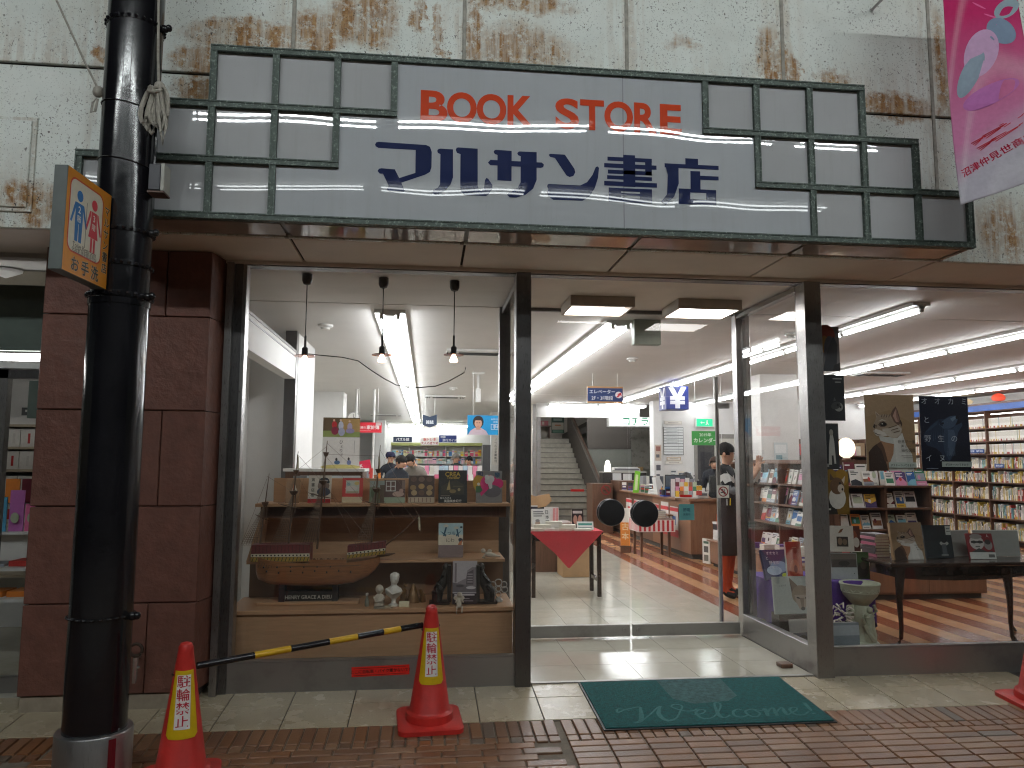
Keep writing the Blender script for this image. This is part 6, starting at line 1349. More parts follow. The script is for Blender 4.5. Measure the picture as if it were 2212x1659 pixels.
# planter
pt_ = thing('stone_planter', 'pale green planter bowl carried by carved figures behind the right show window', 'planter', (2.94, .86, 0)); PG = M('pale_green_resin', (.40, .43, .33), .6, 0, .14, 14, .35, 40)
MB().lathe([(.135, 0), (.137, .012), (.125, .022), (.11, .03), (.0, .032)], n=28).build('foot', PG, pt_, True)
m = MB().lathe([(.05, .315), (.075, .33), (.10, .36), (.135, .40), (.152, .445), (.158, .485), (.165, .495), (.16, .505), (.145, .50), (.12, .46), (.0, .42)], n=32); m.build('bowl', PG, pt_, True)
m = MB()
for k in range(16):
    t = 2 * math.pi * k / 16; r_ = .15
    m.tube([(r_ * math.cos(t + a) * 1.005, r_ * math.sin(t + a) * 1.005, .45 + .014 * math.sin(a * 16)) for a in [j * .065 - .2 for j in range(7)]], .004, 4)
m.lathe([(.146, .424), (.150, .427), (.147, .432)], n=32, caps=False); m.build('bowl_relief', PG, pt_, True)
m = MB()
for k in range(3):
    t = R(-75 + 120 * k); c, s = math.cos(t), math.sin(t); P_ = lambda r_, a, z_: (r_ * math.cos(t + a), r_ * math.sin(t + a), z_)
    m.tube([P_(0.077, -.15, .03), P_(0.086, -.1, .08), P_(0.077, .05, .14), P_(0.084, .1, .19), P_(0.077, 0, .235), P_(0.084, 0, .262)], [0.0330, 0.0390, 0.0480, 0.0390, 0.0450, 0.0180], 10)
    m.tube([P_(0.104, .3, .03), P_(0.104, .22, .09), P_(0.084, .1, .145)], [0.0210, 0.0300, 0.0390], 8).ball(P_(0.094, .0, .285), .024, 10, 8).ball(P_(0.092, .05, .295), (.026, .026, .022), 8, 6)
    m.tube([P_(0.084, .45, .245), P_(0.118, .75, .275), P_(0.104, .6, .325)], [0.0210, 0.0164, 0.0134], 8).tube([P_(0.084, -.45, .245), P_(0.118, -.7, .22), P_(0.098, -.5, .17)], [0.0210, 0.0164, 0.0134], 8)
    m.tube([P_(0.098, -.5, .17), P_(0.111, -.3, .11), P_(0.111, .1, .05)], [0.0300, 0.0180, 0.0300], 7)
m.lathe([(.095, .03), (.08, .10), (.072, .16), (.082, .22), (.085, .27), (.06, .325)], n=14); m.build('carved_figures', PG, pt_, True)
ov = thing('ornate_vase', 'dark vase with pale curled blossoms behind the stone planter', 'vase', (2.74, .78, 0)); MB().lathe([(.05, 0), (.055, .02), (.07, .1), (.05, .17), (.03, .2)], n=16).build('vase', EBONY, ov, True); m = MB()
for k in range(26): t = k * 2.4; m.tube([(.03 * math.cos(t), .03 * math.sin(t), .16 + .006 * k), (.075 * math.cos(t), .075 * math.sin(t), .12 + .009 * k), (.085 * math.cos(t + .4), .085 * math.sin(t + .4), .10 + .009 * k)], [.006, .009, .004], 5)
m.build('blossoms', PLAS, ov, True)
# purple cloth table with cards and books
pc = thing('cloth_table', 'small table draped with purple cloth behind the right corner post', 'table', (2.70, 1.27, 0)); bx('table_box', WOODD, pc, -.44, .42, -.28, .28, 0, .492)
n = 40; vs = []; VIO = M('purple_cloth', (.07, .025, .22), .85, 0, .12, 10, .3, 30)
per = []
for k in range(n):
    u = k / n * 4; e = int(u); f_ = u - e; c = [(-.46, -.30), (.44, -.30), (.44, .30), (-.46, .30)]; a, b = c[e], c[(e + 1) % 4]; per.append((a[0] + (b[0] - a[0]) * f_, a[1] + (b[1] - a[1]) * f_))
for lvl, (z_, g) in enumerate(((.498, 0), (.48, .01), (.3, .02), (.12, .035))):
    for k, (a, b) in enumerate(per):
        l = math.hypot(a, b); w_ = g * math.sin(k * 2.3) + g; vs.append((a + a / l * w_, b + b / l * w_, z_ + (.04 * math.sin(k * .9) if lvl == 3 else 0)))
fs = [(j * n + k, j * n + (k + 1) % n, (j + 1) * n + (k + 1) % n, (j + 1) * n + k) for j in range(3) for k in range(n)] + [tuple(range(n))]
MB().add(vs, fs).build('cloth', VIO, pc, True)
WOLFB = [('q', 0, 1, 0, 1, '#2f3a66'), ('e', .62, .42, .36, .2, '#8fa4c8'), ('e', .4, .3, .3, .16, '#b8c8de'), ('t', 'オオカミ', .45, .88, .12, '#e4e8f0', .0), ('t', 'と', .2, .72, .12, '#e4e8f0', 0), ('t', '野生の', .45, .56, .13, '#e4e8f0', 0), ('t', 'イヌ', .3, .4, .13, '#e4e8f0', 0), ('e', .8, .12, .14, .09, '#c8d83a')]
book(2.335, 1.09, .500, .24, .26, .03, 20, 6, art=WOLFB, label='dark blue book with a pale wolf and white Japanese title on the purple cloth', board='#2f3a66')
book(2.445, 1.0, .500, .155, .33, .02, 5, 10, art=[('q', 0, 1, 0, 1, '#b4402a'), ('e', .5, .35, .3, .2, '#c85a38'), ('e', .55, .3, .12, .1, '#8a2c20'), ('q', .4, .7, .84, .86, '#d88a6a')], label='plain orange-red book standing on the purple cloth', board='#d8d4cc')
book(2.93, 1.09, .731, .20, .225, .03, 5, -14, art=[('q', 0, 1, 0, 1, '#d6d4cc'), ('p', [(.35, .7), (.5, .75), (.6, .9), (.45, .85)], '#7a4a2c'), ('q', .28, .76, .2, .58, '#3a3430'), ('e', .42, .4, .1, .14, '#8a7460'), ('e', .62, .38, .1, .12, '#7a6854')], label='white card with a small fox picture on top of the photo books on the purple cloth', board='#d6d4cc')
book(3.05, 1.13, .731, .13, .22, .02, 5, -20, art=[('q', 0, 1, 0, 1, '#5a2e22'), ('e', .5, .5, .35, .35, '#8a4a30'), ('e', .75, .35, .2, .2, '#cfc8c0')], label='brown photo book with reddish animal beside the white fox card', board='#5a2e22')
book(2.92, 1.05, .500, .235, .225, .03, 4, -4, art=[('q', 0, 1, 0, 1, '#aab0b0'), ('q', .02, .98, .45, .97, '#4a4440'), ('q', .02, .98, .75, .97, '#6a625a'), ('e', .5, .6, .22, .1, '#2c2826'), ('q', .4, .44, .46, .6, '#2c2826'), ('q', .55, .59, .46, .6, '#2c2826'), ('q', .85, .88, .2, .24, '#4a4c4c')], label='grey photo book with a standing wild dog on the purple cloth', board='#aab0b0')
book(3.09, 1.06, .500, .13, .23, .025, 4, -6, art=[('q', 0, 1, 0, 1, '#2c3a22'), ('e', .5, .3, .4, .25, '#221c18'), ('q', 0, 1, .6, 1, '#3f5a30'), ('e', .6, .5, .2, .15, '#4a4034')], label='dark green forest photo book at the right end of the purple cloth', board='#2c3a22')
COY = [('q', 0, 1, 0, 1, '#b9c3c0'), ('p', [(.45, .98), (.56, .62), (.50, .5)], '#6a5a50'), ('p', [(.45, .98), (.70, .72), (.55, .55)], '#8a7868'), ('p', [(1.0, .85), (.86, .70), (.98, .55)], '#7a685a'), ('e', .75, .5, .26, .26, '#9a8a78'), ('p', [(.56, .5), (.95, .5), (.88, .22), (.78, .08), (.68, .12), (.6, .3)], '#b4a696'), ('p', [(.70, .42), (.82, .42), (.8, .16), (.74, .12)], '#8a7868'), ('e', .77, .13, .06, .05, '#1c1816'), ('e', .66, .42, .05, .02, '#2a221c', -.3), ('e', .88, .42, .05, .02, '#2a221c', .3), ('t', 'コヨーテ', .25, .76, .06, '#3a3c3c', 0)]
book(2.325, .82, .262, .33, .30, .02, 6, 4, art=COY, label='pale card with a coyote face leaning on the purple cloth table', board='#b9c3c0', name='picture_card')
book(2.30, .60, .0, .22, .26, .015, 8, 10, art=[('q', 0, 1, 0, 1, '#b8b6b0'), ('q', .1, .9, .12, .6, '#5a6068'), ('e', .5, .35, .25, .18, '#3a3834')], label='grey photo card standing on the floor behind the corner post', board='#b8b6b0', name='picture_card')
book(2.38, .12, .0, .22, .33, .03, 3, 0, art=[('q', 0, 1, 0, 1, '#8a949a'), ('q', 0, 1, .72, .94, '#b4bcc0'), ('q', 0, 1, 0, .24, '#a8aaa6'), ('p', [(.0, .3), (1, .24), (1, .4), (.4, .5)], '#6a747c')], label='grey blue card standing in the right window corner on the floor', board='#8a949a', name='picture_card')
o = bx('low_stand', EBONY, None, 2.19, 2.46, .80, .95, .001, .26, .004); tag(o, 'low dark stand under the coyote card', 'stand')
# posters hung on the right window
def poster(lab, x0_, x1_, z0_, z1_, art):
    t = thing('window_poster', lab, 'poster', ((x0_ + x1_) / 2, .022, z0_), 0, 'posters hung in the right window'); w_, h_ = x1_ - x0_, z1_ - z0_
    MB().box(-w_ / 2, w_ / 2, 0, .002, 0, h_, '#c8c4ba').build('sheet', MATTE, t); m = MB(); cover(m, w_, h_, -.0002, 0, art); m.build('print', PAINT, t); return t
CATP = CATT + [('q', .42, .98, .04, .11, '#b9c4bc'), ('t', 'ポスターついてきます！', .70, .072, .033, '#23282a', .02), ('q', .72, .92, .17, .174, '#6a6460'), ('q', .68, .92, .2, .204, '#6a6460')]
poster('tan poster of a kitten looking up, hung in the right window', 2.54, 2.935, 1.45, 2.02, CATP)
WOLF = [('q', 0, 1, 0, 1, '#141a2e'), ('p', [(0, 0), (1, 0), (1, .3), (.5, .4), (0, .25)], '#101526'), ('p', [(.04, .44), (.09, .515), (.22, .61), (.385, .69), (.5, .695), (.62, .735), (.73, .745), (.78, .715), (.77, .67), (.72, .61), (.79, .63), (.85, .655), (.865, .61), (.77, .515), (.72, .37), (.64, .2), (.56, .12), (.44, .16), (.4, .245), (.3, .3), (.12, .34)], '#26334a'),
    ('p', [(.38, .62), (.5, .685), (.62, .73), (.73, .74), (.775, .71), (.76, .67), (.70, .60), (.62, .57), (.48, .56)], '#44566e'), ('p', [(.5, .57), (.66, .56), (.72, .61), (.80, .63), (.855, .645), (.86, .61), (.76, .515), (.71, .37), (.63, .21), (.55, .14), (.47, .25), (.44, .45)], '#35455e'), ('p', [(.56, .55), (.68, .55), (.72, .45), (.66, .28), (.58, .2), (.54, .35)], '#4b5d75'), ('p', [(.62, .70), (.72, .735), (.75, .71), (.66, .66)], '#6d8095'),
    ('p', [(.72, .61), (.765, .67), (.78, .70), (.82, .645)], '#0a0e18'), ('e', .755, .715, .028, .02, '#0c1018'), ('e', .455, .635, .032, .013, '#0b0f18', .35), ('p', [(.385, .69), (.40, .61), (.46, .60), (.43, .66)], '#18233a'), ('p', [(.09, .51), (.22, .6), (.36, .67), (.34, .62), (.2, .55)], '#33445c')]
for i_ in range(9): WOLF.append(('p', [(.10 + .045 * i_, .40 + .02 * (i_ % 3)), (.13 + .045 * i_, .50 + .015 * i_), (.115 + .045 * i_, .40 + .02 * (i_ % 3))], '#3a4b64'))
for i_ in range(8): WOLF.append(('p', [(.50 + .022 * i_, .20 + .03 * (i_ % 2)), (.52 + .022 * i_, .42), (.51 + .022 * i_, .20)], '#5d6f86'))
WOLF += [('t', c, .09 + .27 * i, .93, .10, '#cfd6e0', -.012) for i, c in enumerate('オオカミ')] + [('t', 'と', .12, .68, .10, '#cfd6e0', -.012)] + [('t', c, .12 + .27 * i, .43, .10, '#cfd6e0', -.012) for i, c in enumerate('野生の')] + [('t', c, .12 + .27 * i, .17, .10, '#cfd6e0', -.012) for i, c in enumerate('イヌ')] + [('q', .38, .99, .055, .125, '#aab6b2'), ('t', 'ポスターついてきます！', .69, .085, .033, '#23282a', .02), ('q', .06, .3, .03, .036, '#8a94a4')]
poster('navy poster of a howling wolf with white Japanese title in the right window', 2.98, 3.378, 1.45, 2.015, WOLF)
poster('poster with red and orange picture, topmost in the column beside the corner post', 2.205, 2.36, 2.19, 2.53, [('q', 0, 1, 0, 1, '#7a7472'), ('e', .3, .8, .5, .25, '#9a4030'), ('e', .25, .6, .2, .2, '#a87a3a'), ('e', .5, .45, .3, .35, '#55535a'), ('p', [(.1, 0), (.8, 0), (.9, .6), (.7, .8), (.4, .5)], '#3a3a40'), ('p', [(.6, .0), (1, .0), (1, .2), (.7, .14)], '#2a2828')])
poster('black poster of a cat in the dark, second from the top beside the corner post', 2.205, 2.385, 1.82, 2.165, [('q', 0, 1, 0, 1, '#1d1f24'), ('e', .72, .3, .2, .1, '#8a8a86'), ('e', .6, .33, .22, .08, '#3a3a3c', .4), ('p', [(.5, .42), (.54, .52), (.62, .44)], '#4a4a4c'), ('e', .68, .34, .05, .03, '#0c0c0e'), ('e', .8, .3, .04, .03, '#0c0c0e'), ('q', .5, .9, .9, .925, '#9a9a98'), ('q', .6, .85, .83, .85, '#9a9a98')])
poster('dark poster of a white-bellied cat stretching up, third beside the corner post', 2.205, 2.325, 1.46, 1.80, [('q', 0, 1, 0, 1, '#2e3034'), ('p', [(.3, .1), (.5, .1), (.5, .3), (.62, .3), (.66, .12), (.78, .12), (.7, .6), (.6, .8), (.45, .78), (.35, .5)], '#b8b6b0'), ('e', .52, .8, .13, .07, '#9a948c'), ('q', .05, .3, .05, .12, '#9a9a98')])
poster('poster of a fluffy white-chested cat on yellow, lowest beside the corner post', 2.205, 2.388, 1.13, 1.445, [('q', 0, 1, 0, 1, '#7a5c1c'), ('e', .7, .85, .3, .2, '#9a7420'), ('e', .25, .9, .25, .15, '#8a6a20'), ('p', [(.0, 0), (.5, 0), (.4, .3), (0, .4)], '#221e1a'), ('e', .5, .38, .36, .26, '#d2cec6'), ('e', .5, .66, .3, .2, '#6a4e38'), ('p', [(.2, .78), (.22, .95), (.4, .82)], '#5a4434'), ('p', [(.7, .8), (.86, .9), (.8, .7)], '#c8b8a4'), ('e', .66, .6, .14, .1, '#c8b8a8'), ('e', .62, .72, .05, .03, '#181410'), ('e', .72, .58, .04, .03, '#181410'), ('q', .05, .2, .1, .14, '#c8c4b8')])

# ------------------------------------------------------------------ table with red cloth behind the doors
rt = thing('display_table', 'dark wooden display table with a red cloth corner hanging down behind the entrance doors', 'table', (.865, 3.6, 0))
bx('top', EBONY, rt, -.43, .41, -.42, .42, .70, .73, .004)
for a, b in ((-.375, -.35), (.375, -.35), (-.375, .36), (.375, .05)): bx('leg', EBONY, rt, a - .022, a + .022, b - .022, b + .022, 0, .699, .003)
m = MB()
for s in (-1, 1): m.box(s * .375 - .015, s * .375 + .015, -.327, .02, .16, .20); m.box(s * .375 - .015, s * .375 + .015, -.327, .3, .62, .699)
m.box(-.353, .353, -.36, -.34, .62, .699); m.build('rails', EBONY, rt)
REDC = M('red_cloth', (.44, .035, .045), .85, 0, .08, 8, .2, 50)
m = MB().add([(-.435, -.425, .733), (.415, -.425, .733), (.415, .425, .733), (-.435, .425, .733)], [(0, 1, 2, 3)])
m.add([(-.43, -.428, .732), (-.15, -.436, .50), (.0, -.44, .335), (.02, -.44, .33), (.16, -.436, .48), (.41, -.428, .732)], [(0, 1, 2, 3, 4, 5)]); m.build('cloth', REDC, rt)
cb = bx('cardboard_box', M('cardboard', (.40, .25, .13), .8, 0, .1), None, 1.08, 1.45, 4.68, 5.1, .002, .44, .004); tag(cb, 'brown cardboard box on the floor behind the red cloth table', 'box')
cab = bx('floor_cabinet', WOODD, None, -.1, 1.35, 5.2, 5.8, .002, .66, .004); tag(cab, 'dark low cabinet standing behind the red cloth table', 'cabinet')
TZ = .735
book(.60, 3.36, TZ, .215, .24, .02, 12, 6, art=[('q', 0, 1, 0, 1, '#dcdcd8'), ('e', .3, .3, .14, .18, '#b09888'), ('e', .3, .44, .12, .07, '#8a8684'), ('p', [(.05, 0), (.6, 0), (.5, .2), (.3, .14), (.12, .2)], '#2a2c34'), ('t', '日', .82, .84, .2, '#22242a', .01), ('t', '本', .84, .6, .2, '#22242a', .01), ('t', '国', .84, .36, .2, '#22242a', .01), ('q', .08, .62, .84, .88, '#3a3c40'), ('q', .08, .66, .74, .78, '#3a3c40'), ('q', .08, .55, .64, .68, '#3a3c40')], label='white book with a person in a suit and large black title on the red cloth table')
book(.48, 3.5, TZ, .2, .27, .02, 10, 0, art=[('q', 0, 1, 0, 1, '#d0d0c8'), ('q', 0, 1, .8, .95, '#2c2c3a'), ('q', .05, .2, 0, .7, '#2c2c3a')], label='pale book with black bars behind the white book on the red cloth table')
book(.74, 3.52, TZ, .17, .25, .02, 10, -8, art=[('q', 0, 1, 0, 1, '#d8d4d0')] + [('q', .6 + .1 * i, .66 + .1 * i, .05, .95, '#d87878') for i in range(4)], label='white book with red vertical stripes on the red cloth table')
book(1.06, 3.55, TZ, .14, .22, .02, 10, 0, art=[('q', 0, 1, 0, 1, '#2a1c1e'), ('e', .3, .45, .18, .24, '#b08a78'), ('e', .7, .45, .18, .24, '#b08a78'), ('q', .1, .9, .78, .92, '#c8c4c0')], label='black book with two faces standing at the right end of the red cloth table')
book(1.10, 3.32, TZ, .19, .1, .01, 22, -4, art=[('q', 0, 1, 0, 1, '#d8dcd8'), ('q', .08, .92, .55, .8, '#3a8a80'), ('q', .08, .9, .25, .32, '#5a6a68'), ('q', .08, .7, .1, .16, '#5a6a68')], label='small white and green notice card at the right front of the red cloth table')
for i, (x_, y_, n_, t_) in enumerate(((.52, 3.26, 1, .03), (.60, 3.33, 2, .032), (.69, 3.27, 1, .03), (.74, 3.36, 3, .032), (.83, 3.27, 1, .03), (.89, 3.33, 2, .03), (1.05, 3.25, 1, .022))):
    stack(x_, y_, TZ, .13, .19, n_, t_, 85, 'white book, %s from bottom of ' + ordw(i) + ' flat pile on the red cloth table', 'flat piles on the red cloth table', 60 + i, ['#e4dfd2', '#d8d2c4', '#e6e2da'])
# folded cardboard display and paper at the left edge of the doorway
fd = thing('cardboard_display', 'folded brown cardboard display standing behind the red cloth table', 'display', (.86, 5.35, .665))
CBD = MATS['cardboard']
MB().prism([(-.42, 0), (.18, 0), (.16, .10), (.10, .22), (.19, .30), (.15, .40), (-.05, .36), (-.1, .38), (-.42, .36)], 0, .02).build('panel', CBD, fd); MB().prism([(-.30, 0), (-.05, .02), (-.12, .35), (-.3, .33)], -.12, -.10).build('flap', CBD, fd); MB().prism([(-.02, .2), (.1, .22), (.1, .16), (0, .14)], -.004, -.001, '#2a2826').prism([(.18, .02), (.2, .18), (.205, .17), (.19, .02)], -.004, -.001, '#e0dcd4').build('labels', PAINT, fd)
book(.55, 5.6, 1.0, .22, .36, .02, 8, 20, art=[('q', 0, 1, 0, 1, '#e4dede'), ('q', 0, 1, 0, .2, '#b83038'), ('t', 'A', .45, .4, .35, '#c8a0a0', .02)], label='tilted white and red leaflet on top of the cardboard display', name='leaflet')

# ------------------------------------------------------------------ counter
ct = thing('service_counter', 'long brown wooden service counter on the right of the entrance aisle', 'counter', (3.42, 6.35, 0))
bx('end_panel', WOODM, ct, 0, 1.9, 0, .04, .08, .90); bx('kick', DARKGAP, ct, .03, 1.85, .03, 5, 0, .08); bx('front_panel', WOODM, ct, 0, .04, .041, 2.0, .08, .90); bx('front_panel_low', WOODD, ct, .005, .04, 2.01, 5.0, .08, .90)
bx('top', WOODM, ct, -.04, 1.95, -.05, .55, .901, .94, .004); bx('top_run', WOODM, ct, -.06, .5, .551, 4.2, .895, .93, .004); bx('under_shelf', WOODM, ct, -.10, .0, .8, 2.2, .62, .64)
bx('riser', WOODD, ct, -.05, .45, 4.21, 5.0, .901, 1.12)
m = MB()
for k, (y_, h_, c) in enumerate(((.55, .5, '#d8d4d0'), (1.05, .55, '#e2deda'), (1.6, .5, '#d0ccc8'), (2.2, .5, '#e6e2de'), (2.8, .5, '#dcd8d4'), (3.4, .5, '#e0dcd8'))):
    m.add([(-.012, y_, .28), (-.012, y_ + .42, .28), (-.012, y_ + .42, .28 + h_), (-.012, y_, .28 + h_)], [(3, 2, 1, 0)], c); m.add([(-.013, y_, .28), (-.013, y_ + .42, .28), (-.013, y_ + .42, .40), (-.013, y_, .40)], [(3, 2, 1, 0)], '#c03038'); m.add([(-.013, y_, .70), (-.013, y_ + .42, .70), (-.013, y_ + .42, .76), (-.013, y_, .76)], [(3, 2, 1, 0)], '#c83a40')
    m.add([(-.0135, y_ + .12, .48), (-.0135, y_ + .3, .48), (-.0135, y_ + .3, .62), (-.0135, y_ + .12, .62)], [(3, 2, 1, 0)], PAL[(k * 3 + 4) % 16])
m.build('front_posters', PAINT, ct)
bx('low_cabinet', WOODD, ct, -.55, -.1, 4.6, 5.2, 0, 1.05)
# striped sale stand before the counter
ss = thing('sale_stand', 'small sale table with red and white striped skirt in front of the counter', 'table', (3.0, 6.95, 0))
bx('top', WOODD, ss, -.33, .27, -.28, .28, .56, .60)
for a, b in ((-.26, -.2), (.2, -.2), (-.26, .2), (.2, .2)): bx('leg', WOODD, ss, a - .02, a + .02, b - .02, b + .02, 0, .559)
m = MB(); m.quad(-.335, .275, .40, .595, -.29, '#e8e2de')
for k in range(8): m.quad(-.32 + .076 * k, -.283 + .076 * k, .41, .585, -.2905, '#c02a36')
m.add([(-.335, -.29, .40), (-.335, .28, .40), (-.335, .28, .595), (-.335, -.29, .595)], [(0, 3, 2, 1)], '#e8e2de')
for k in range(8): m.add([(-.3355, -.28 + .07 * k, .41), (-.3355, -.245 + .07 * k, .41), (-.3355, -.245 + .07 * k, .585), (-.3355, -.28 + .07 * k, .585)], [(0, 3, 2, 1)], '#c02a36')
m.build('skirt', PAINT, ss)
stack(3.1, 6.95, .601, .15, .2, 4, .03, 10, 'magazine, %s from the bottom of the pile on the striped sale table', 'sale table pile', 80)
o = MB().tube([(-.08, 0, 0), (-.09, 0, .1), (-.07, 0, .14)], [.05, .07, .05], 10).ball((.0, .02, .1), (.06, .05, .05), 8, 6).ball((-.05, -.02, .15), (.05, .05, .04), 8, 6).build('cloth_bag_heap', M('cream_cloth', (.6, .56, .45), .8), None, True); o.location = (2.86, 6.9, .602); tag(o, 'cream cloth bundle on the striped sale table', 'bundle')
on = sgn('floor_sign', 'orange and white floor sign with large lettering beside the striped sale table', (2.62, 7.3, .12), .16, .62, [('q', 0, 1, 0, 1, '#e6e0d8'), ('q', 0, 1, 0, .62, '#e08a34'), ('t', '古', .5, .5, .2, '#f0d8b0', .02), ('t', '本', .5, .25, .2, '#f0d8b0', .02)], rz=-25); bx('foot', WOODD, on, -.08, .08, -.02, .12, -.12, -.001)
# things on the counter
def small(name, lab, cat, loc, rz, fn, mat=PAINT, smooth=False):
    m = MB(); fn(m); o = m.build(name, mat, None, smooth); o.location = loc; o.rotation_euler = (0, 0, R(rz)); return tag(o, lab, cat)
CT = .942
small('receipt_printer', 'white receipt printer on the near end of the counter', 'printer', (3.72, 6.62, CT), -15, lambda m: m.box(-.09, .09, -.1, .1, 0, .10, '#c8c6c0', .01).box(-.07, .07, -.102, -.1, .04, .08, '#55555a').box(-.05, .05, .02, .05, .1001, .16, '#eceae6'))
small('monitor', 'black computer monitor on the counter before the clerk', 'monitor', (3.98, 6.55, CT), 28, lambda m: m.box(-.20, .20, 0, .03, .09, .36, '#15161a', .006).quad(-.18, .18, .11, .34, -.001, '#1e2024').box(-.03, .03, .01, .04, .0, .10, '#1a1a1e').box(-.1, .1, -.05, .08, 0, .012, '#1a1a1e'))
small('card_reader', 'small black card reader on the counter edge', 'card reader', (4.05, 6.42, CT), 0, lambda m: m.box(-.05, .05, -.08, .08, 0, .035, '#24242a', .006).box(-.04, .04, -.05, .0, .0351, .037, '#6a7a80'))
small('leaflet_stand', 'leaflet stand with yellow, blue and green leaflets on the counter', 'leaflet stand', (3.50, 6.75, CT), -20, lambda m: [m.box(-.17 + .07 * k, -.11 + .07 * k, -.05 + .035 * j, -.045 + .035 * j, .0 + .05 * j, .11 + .07 * j, PAL[(k * 3 + j * 5 + 5) % 16]) for k in range(5) for j in range(3)] and m.box(-.18, .18, -.06, .09, 0, .012, '#d8d8d8'))
small('leaflet_rack', 'tall rack of pink and white magazines on the counter behind the leaflets', 'leaflet rack', (3.62, 7.25, CT - .01), -15, lambda m: [m.box(-.2 + .08 * k, -.13 + .08 * k, 0, .012, .0, .30 + .02 * (k % 2), ['#e4dcdc', '#d8c8d0', '#dca0b4', '#e6e4e0', '#8a8a94'][k]) for k in range(5)] and m.box(-.21, .21, .013, .1, 0, .25, '#55505a'))
small('pop_card', 'bright green upright promotional card at the far end of the counter', 'card', (3.28, 9.0, CT - .01), -10, lambda m: m.prism([(-.05, 0), (.06, 0), (.10, .40), (.0, .42)], 0, .015, '#7cc832').prism([(-.02, .05), (.035, .05), (.06, .34), (.01, .35)], -.002, -.0005, '#d8e8b0'))
small('phone', 'white desk telephone on the counter', 'telephone', (3.45, 8.3, CT - .01), 20, lambda m: m.box(-.09, .09, -.1, .1, 0, .05, '#d8d8d6', .01).tube([(-.07, -.08, .07), (-.07, .08, .07)], .02, 8, '#c8c8c6').box(-.02, .07, -.07, .03, .0501, .055, '#6a6a70'))
small('paper_tray', 'stack of white paper trays on the counter', 'paper tray', (3.60, 8.8, CT - .01), 8, lambda m: [m.box(-.13, .13, -.16, .16, .05 * k, .05 * k + .006, '#c8c8c8') and m.box(-.11, .11, -.14, .14, .05 * k + .007, .05 * k + .02, '#eceae6') for k in range(4)])
small('pencil_cup', 'dark pen cup on the counter', 'pen cup', (3.42, 7.7, CT - .01), 0, lambda m: [m.lathe([(.035, 0), (.04, .1), (.036, .1), (.033, .01)], n=12, col='#2a2a30')] + [m.tube([(.01 * k - .015, 0, .02), (.02 * k - .03, .01, .16)], .004, 5, PAL[3 + k]) for k in range(4)])
small('box_file', 'row of upright box files behind the counter', 'files', (3.80, 9.4, CT), 0, lambda m: [m.box(.07 * k - .25, .065 * k - .19 + .005 * k, 0, .25, 0, .30, ['#8a8a90', '#d8d6d0', '#3a3e48', '#b8b4a8', '#e0deda', '#5a6068', '#c8c4ba'][k]) for k in range(7)])
small('white_paper_box', 'angled white display holder on the counter', 'display holder', (3.50, 7.95, CT), 15, lambda m: m.prism([(-.12, 0), (.02, 0), (.06, .05), (-.08, .30), (-.16, .30)], 0, .12, '#dfe0de'))
small('blue_tray', 'small blue money tray on the counter', 'tray', (3.38, 7.45, CT - .01), 5, lambda m: m.box(-.08, .08, -.06, .06, 0, .008, '#2a4ab0').box(-.08, .08, -.06, -.054, .0081, .02, '#2a4ab0').box(-.08, .08, .054, .06, .0081, .02, '#2a4ab0'))
small('clerk_stand_in', 'plain black shape standing in for a dark-haired clerk behind the counter', 'clerk_stand_in', (4.05, 8.3, .9), 10, lambda m: m.ball((0, 0, .2), (.16, .1, .24), 14, 10, '#141416').ball((0, -.08, .12), (.12, .05, .1), 10, 7, '#1c1c20'), PAINT, True)  # black blob put in place of a seated clerk's dark hair
small('office_chair', 'dark office chair behind the counter', 'chair', (4.05, 8.35, 0), 0, lambda m: m.box(-.22, .22, -.2, .2, .86, .898, '#22242a', .01).tube([(0, 0, .05), (0, 0, .86)], .03, 8, '#4a4a4e').box(-.25, .25, -.03, .03, .0, .05, '#33353a').box(-.03, .03, -.25, .25, .001, .051, '#33353a'))
small('desk_shelf', 'dark shelf unit with papers pinned on it behind the counter by the stairs', 'shelf', (3.55, 11.4, 0), 0, lambda m: m.box(-.35, .65, 0, .3, 0, 1.28, '#2a2624').box(-.36, .66, -.02, .31, 1.281, 1.31, '#b8b6b0').quad(-.12, .08, .9, 1.27, -.003, '#d6d8d8').quad(.12, .32, .88, 1.26, -.003, '#dcdcda').quad(-.28, -.16, .85, 1.0, -.003, '#c8ccd0').box(.34, .52, -.08, -.01, .95, 1.1, '#a8a28c').box(.36, .54, -.08, -.01, .8, .94, '#5a8a88'))
small('printer_bar', 'long pale laminator on top of the dark shelf by the stairs', 'machine', (3.75, 11.5, 1.312), 0, lambda m: m.box(-.3, .35, -.08, .08, 0, .09, '#b4b4b2', .02).quad(-.26, .3, .03, .06, -.081, '#5a5a60'))
lm = thing('cone_lamp', 'lit white cone shaped lamp on the shelf by the stairs', 'lamp', (3.32, 11.4, 1.312)); MB().lathe([(.075, .0), (.07, .1), (.05, .2), (.03, .24), (.0, .25)], n=16).build('shade', emit('cone_lamp_glow', (1, .97, .9), 4), lm, True); bx('foot', LW, lm, -.05, .05, -.05, .05, -.001, .004)
small('paper_box', 'brown basket on top of the dark shelf', 'basket', (4.08, 11.5, 1.312), 0, lambda m: m.lathe([(.06, 0), (.08, .02), (.09, .1), (.075, .1), (.07, .02)], n=12, col='#7a6038'))
wc = slab('column', WALLW, 4.24, 4.42, 10.9, 11.049, 0, CH)
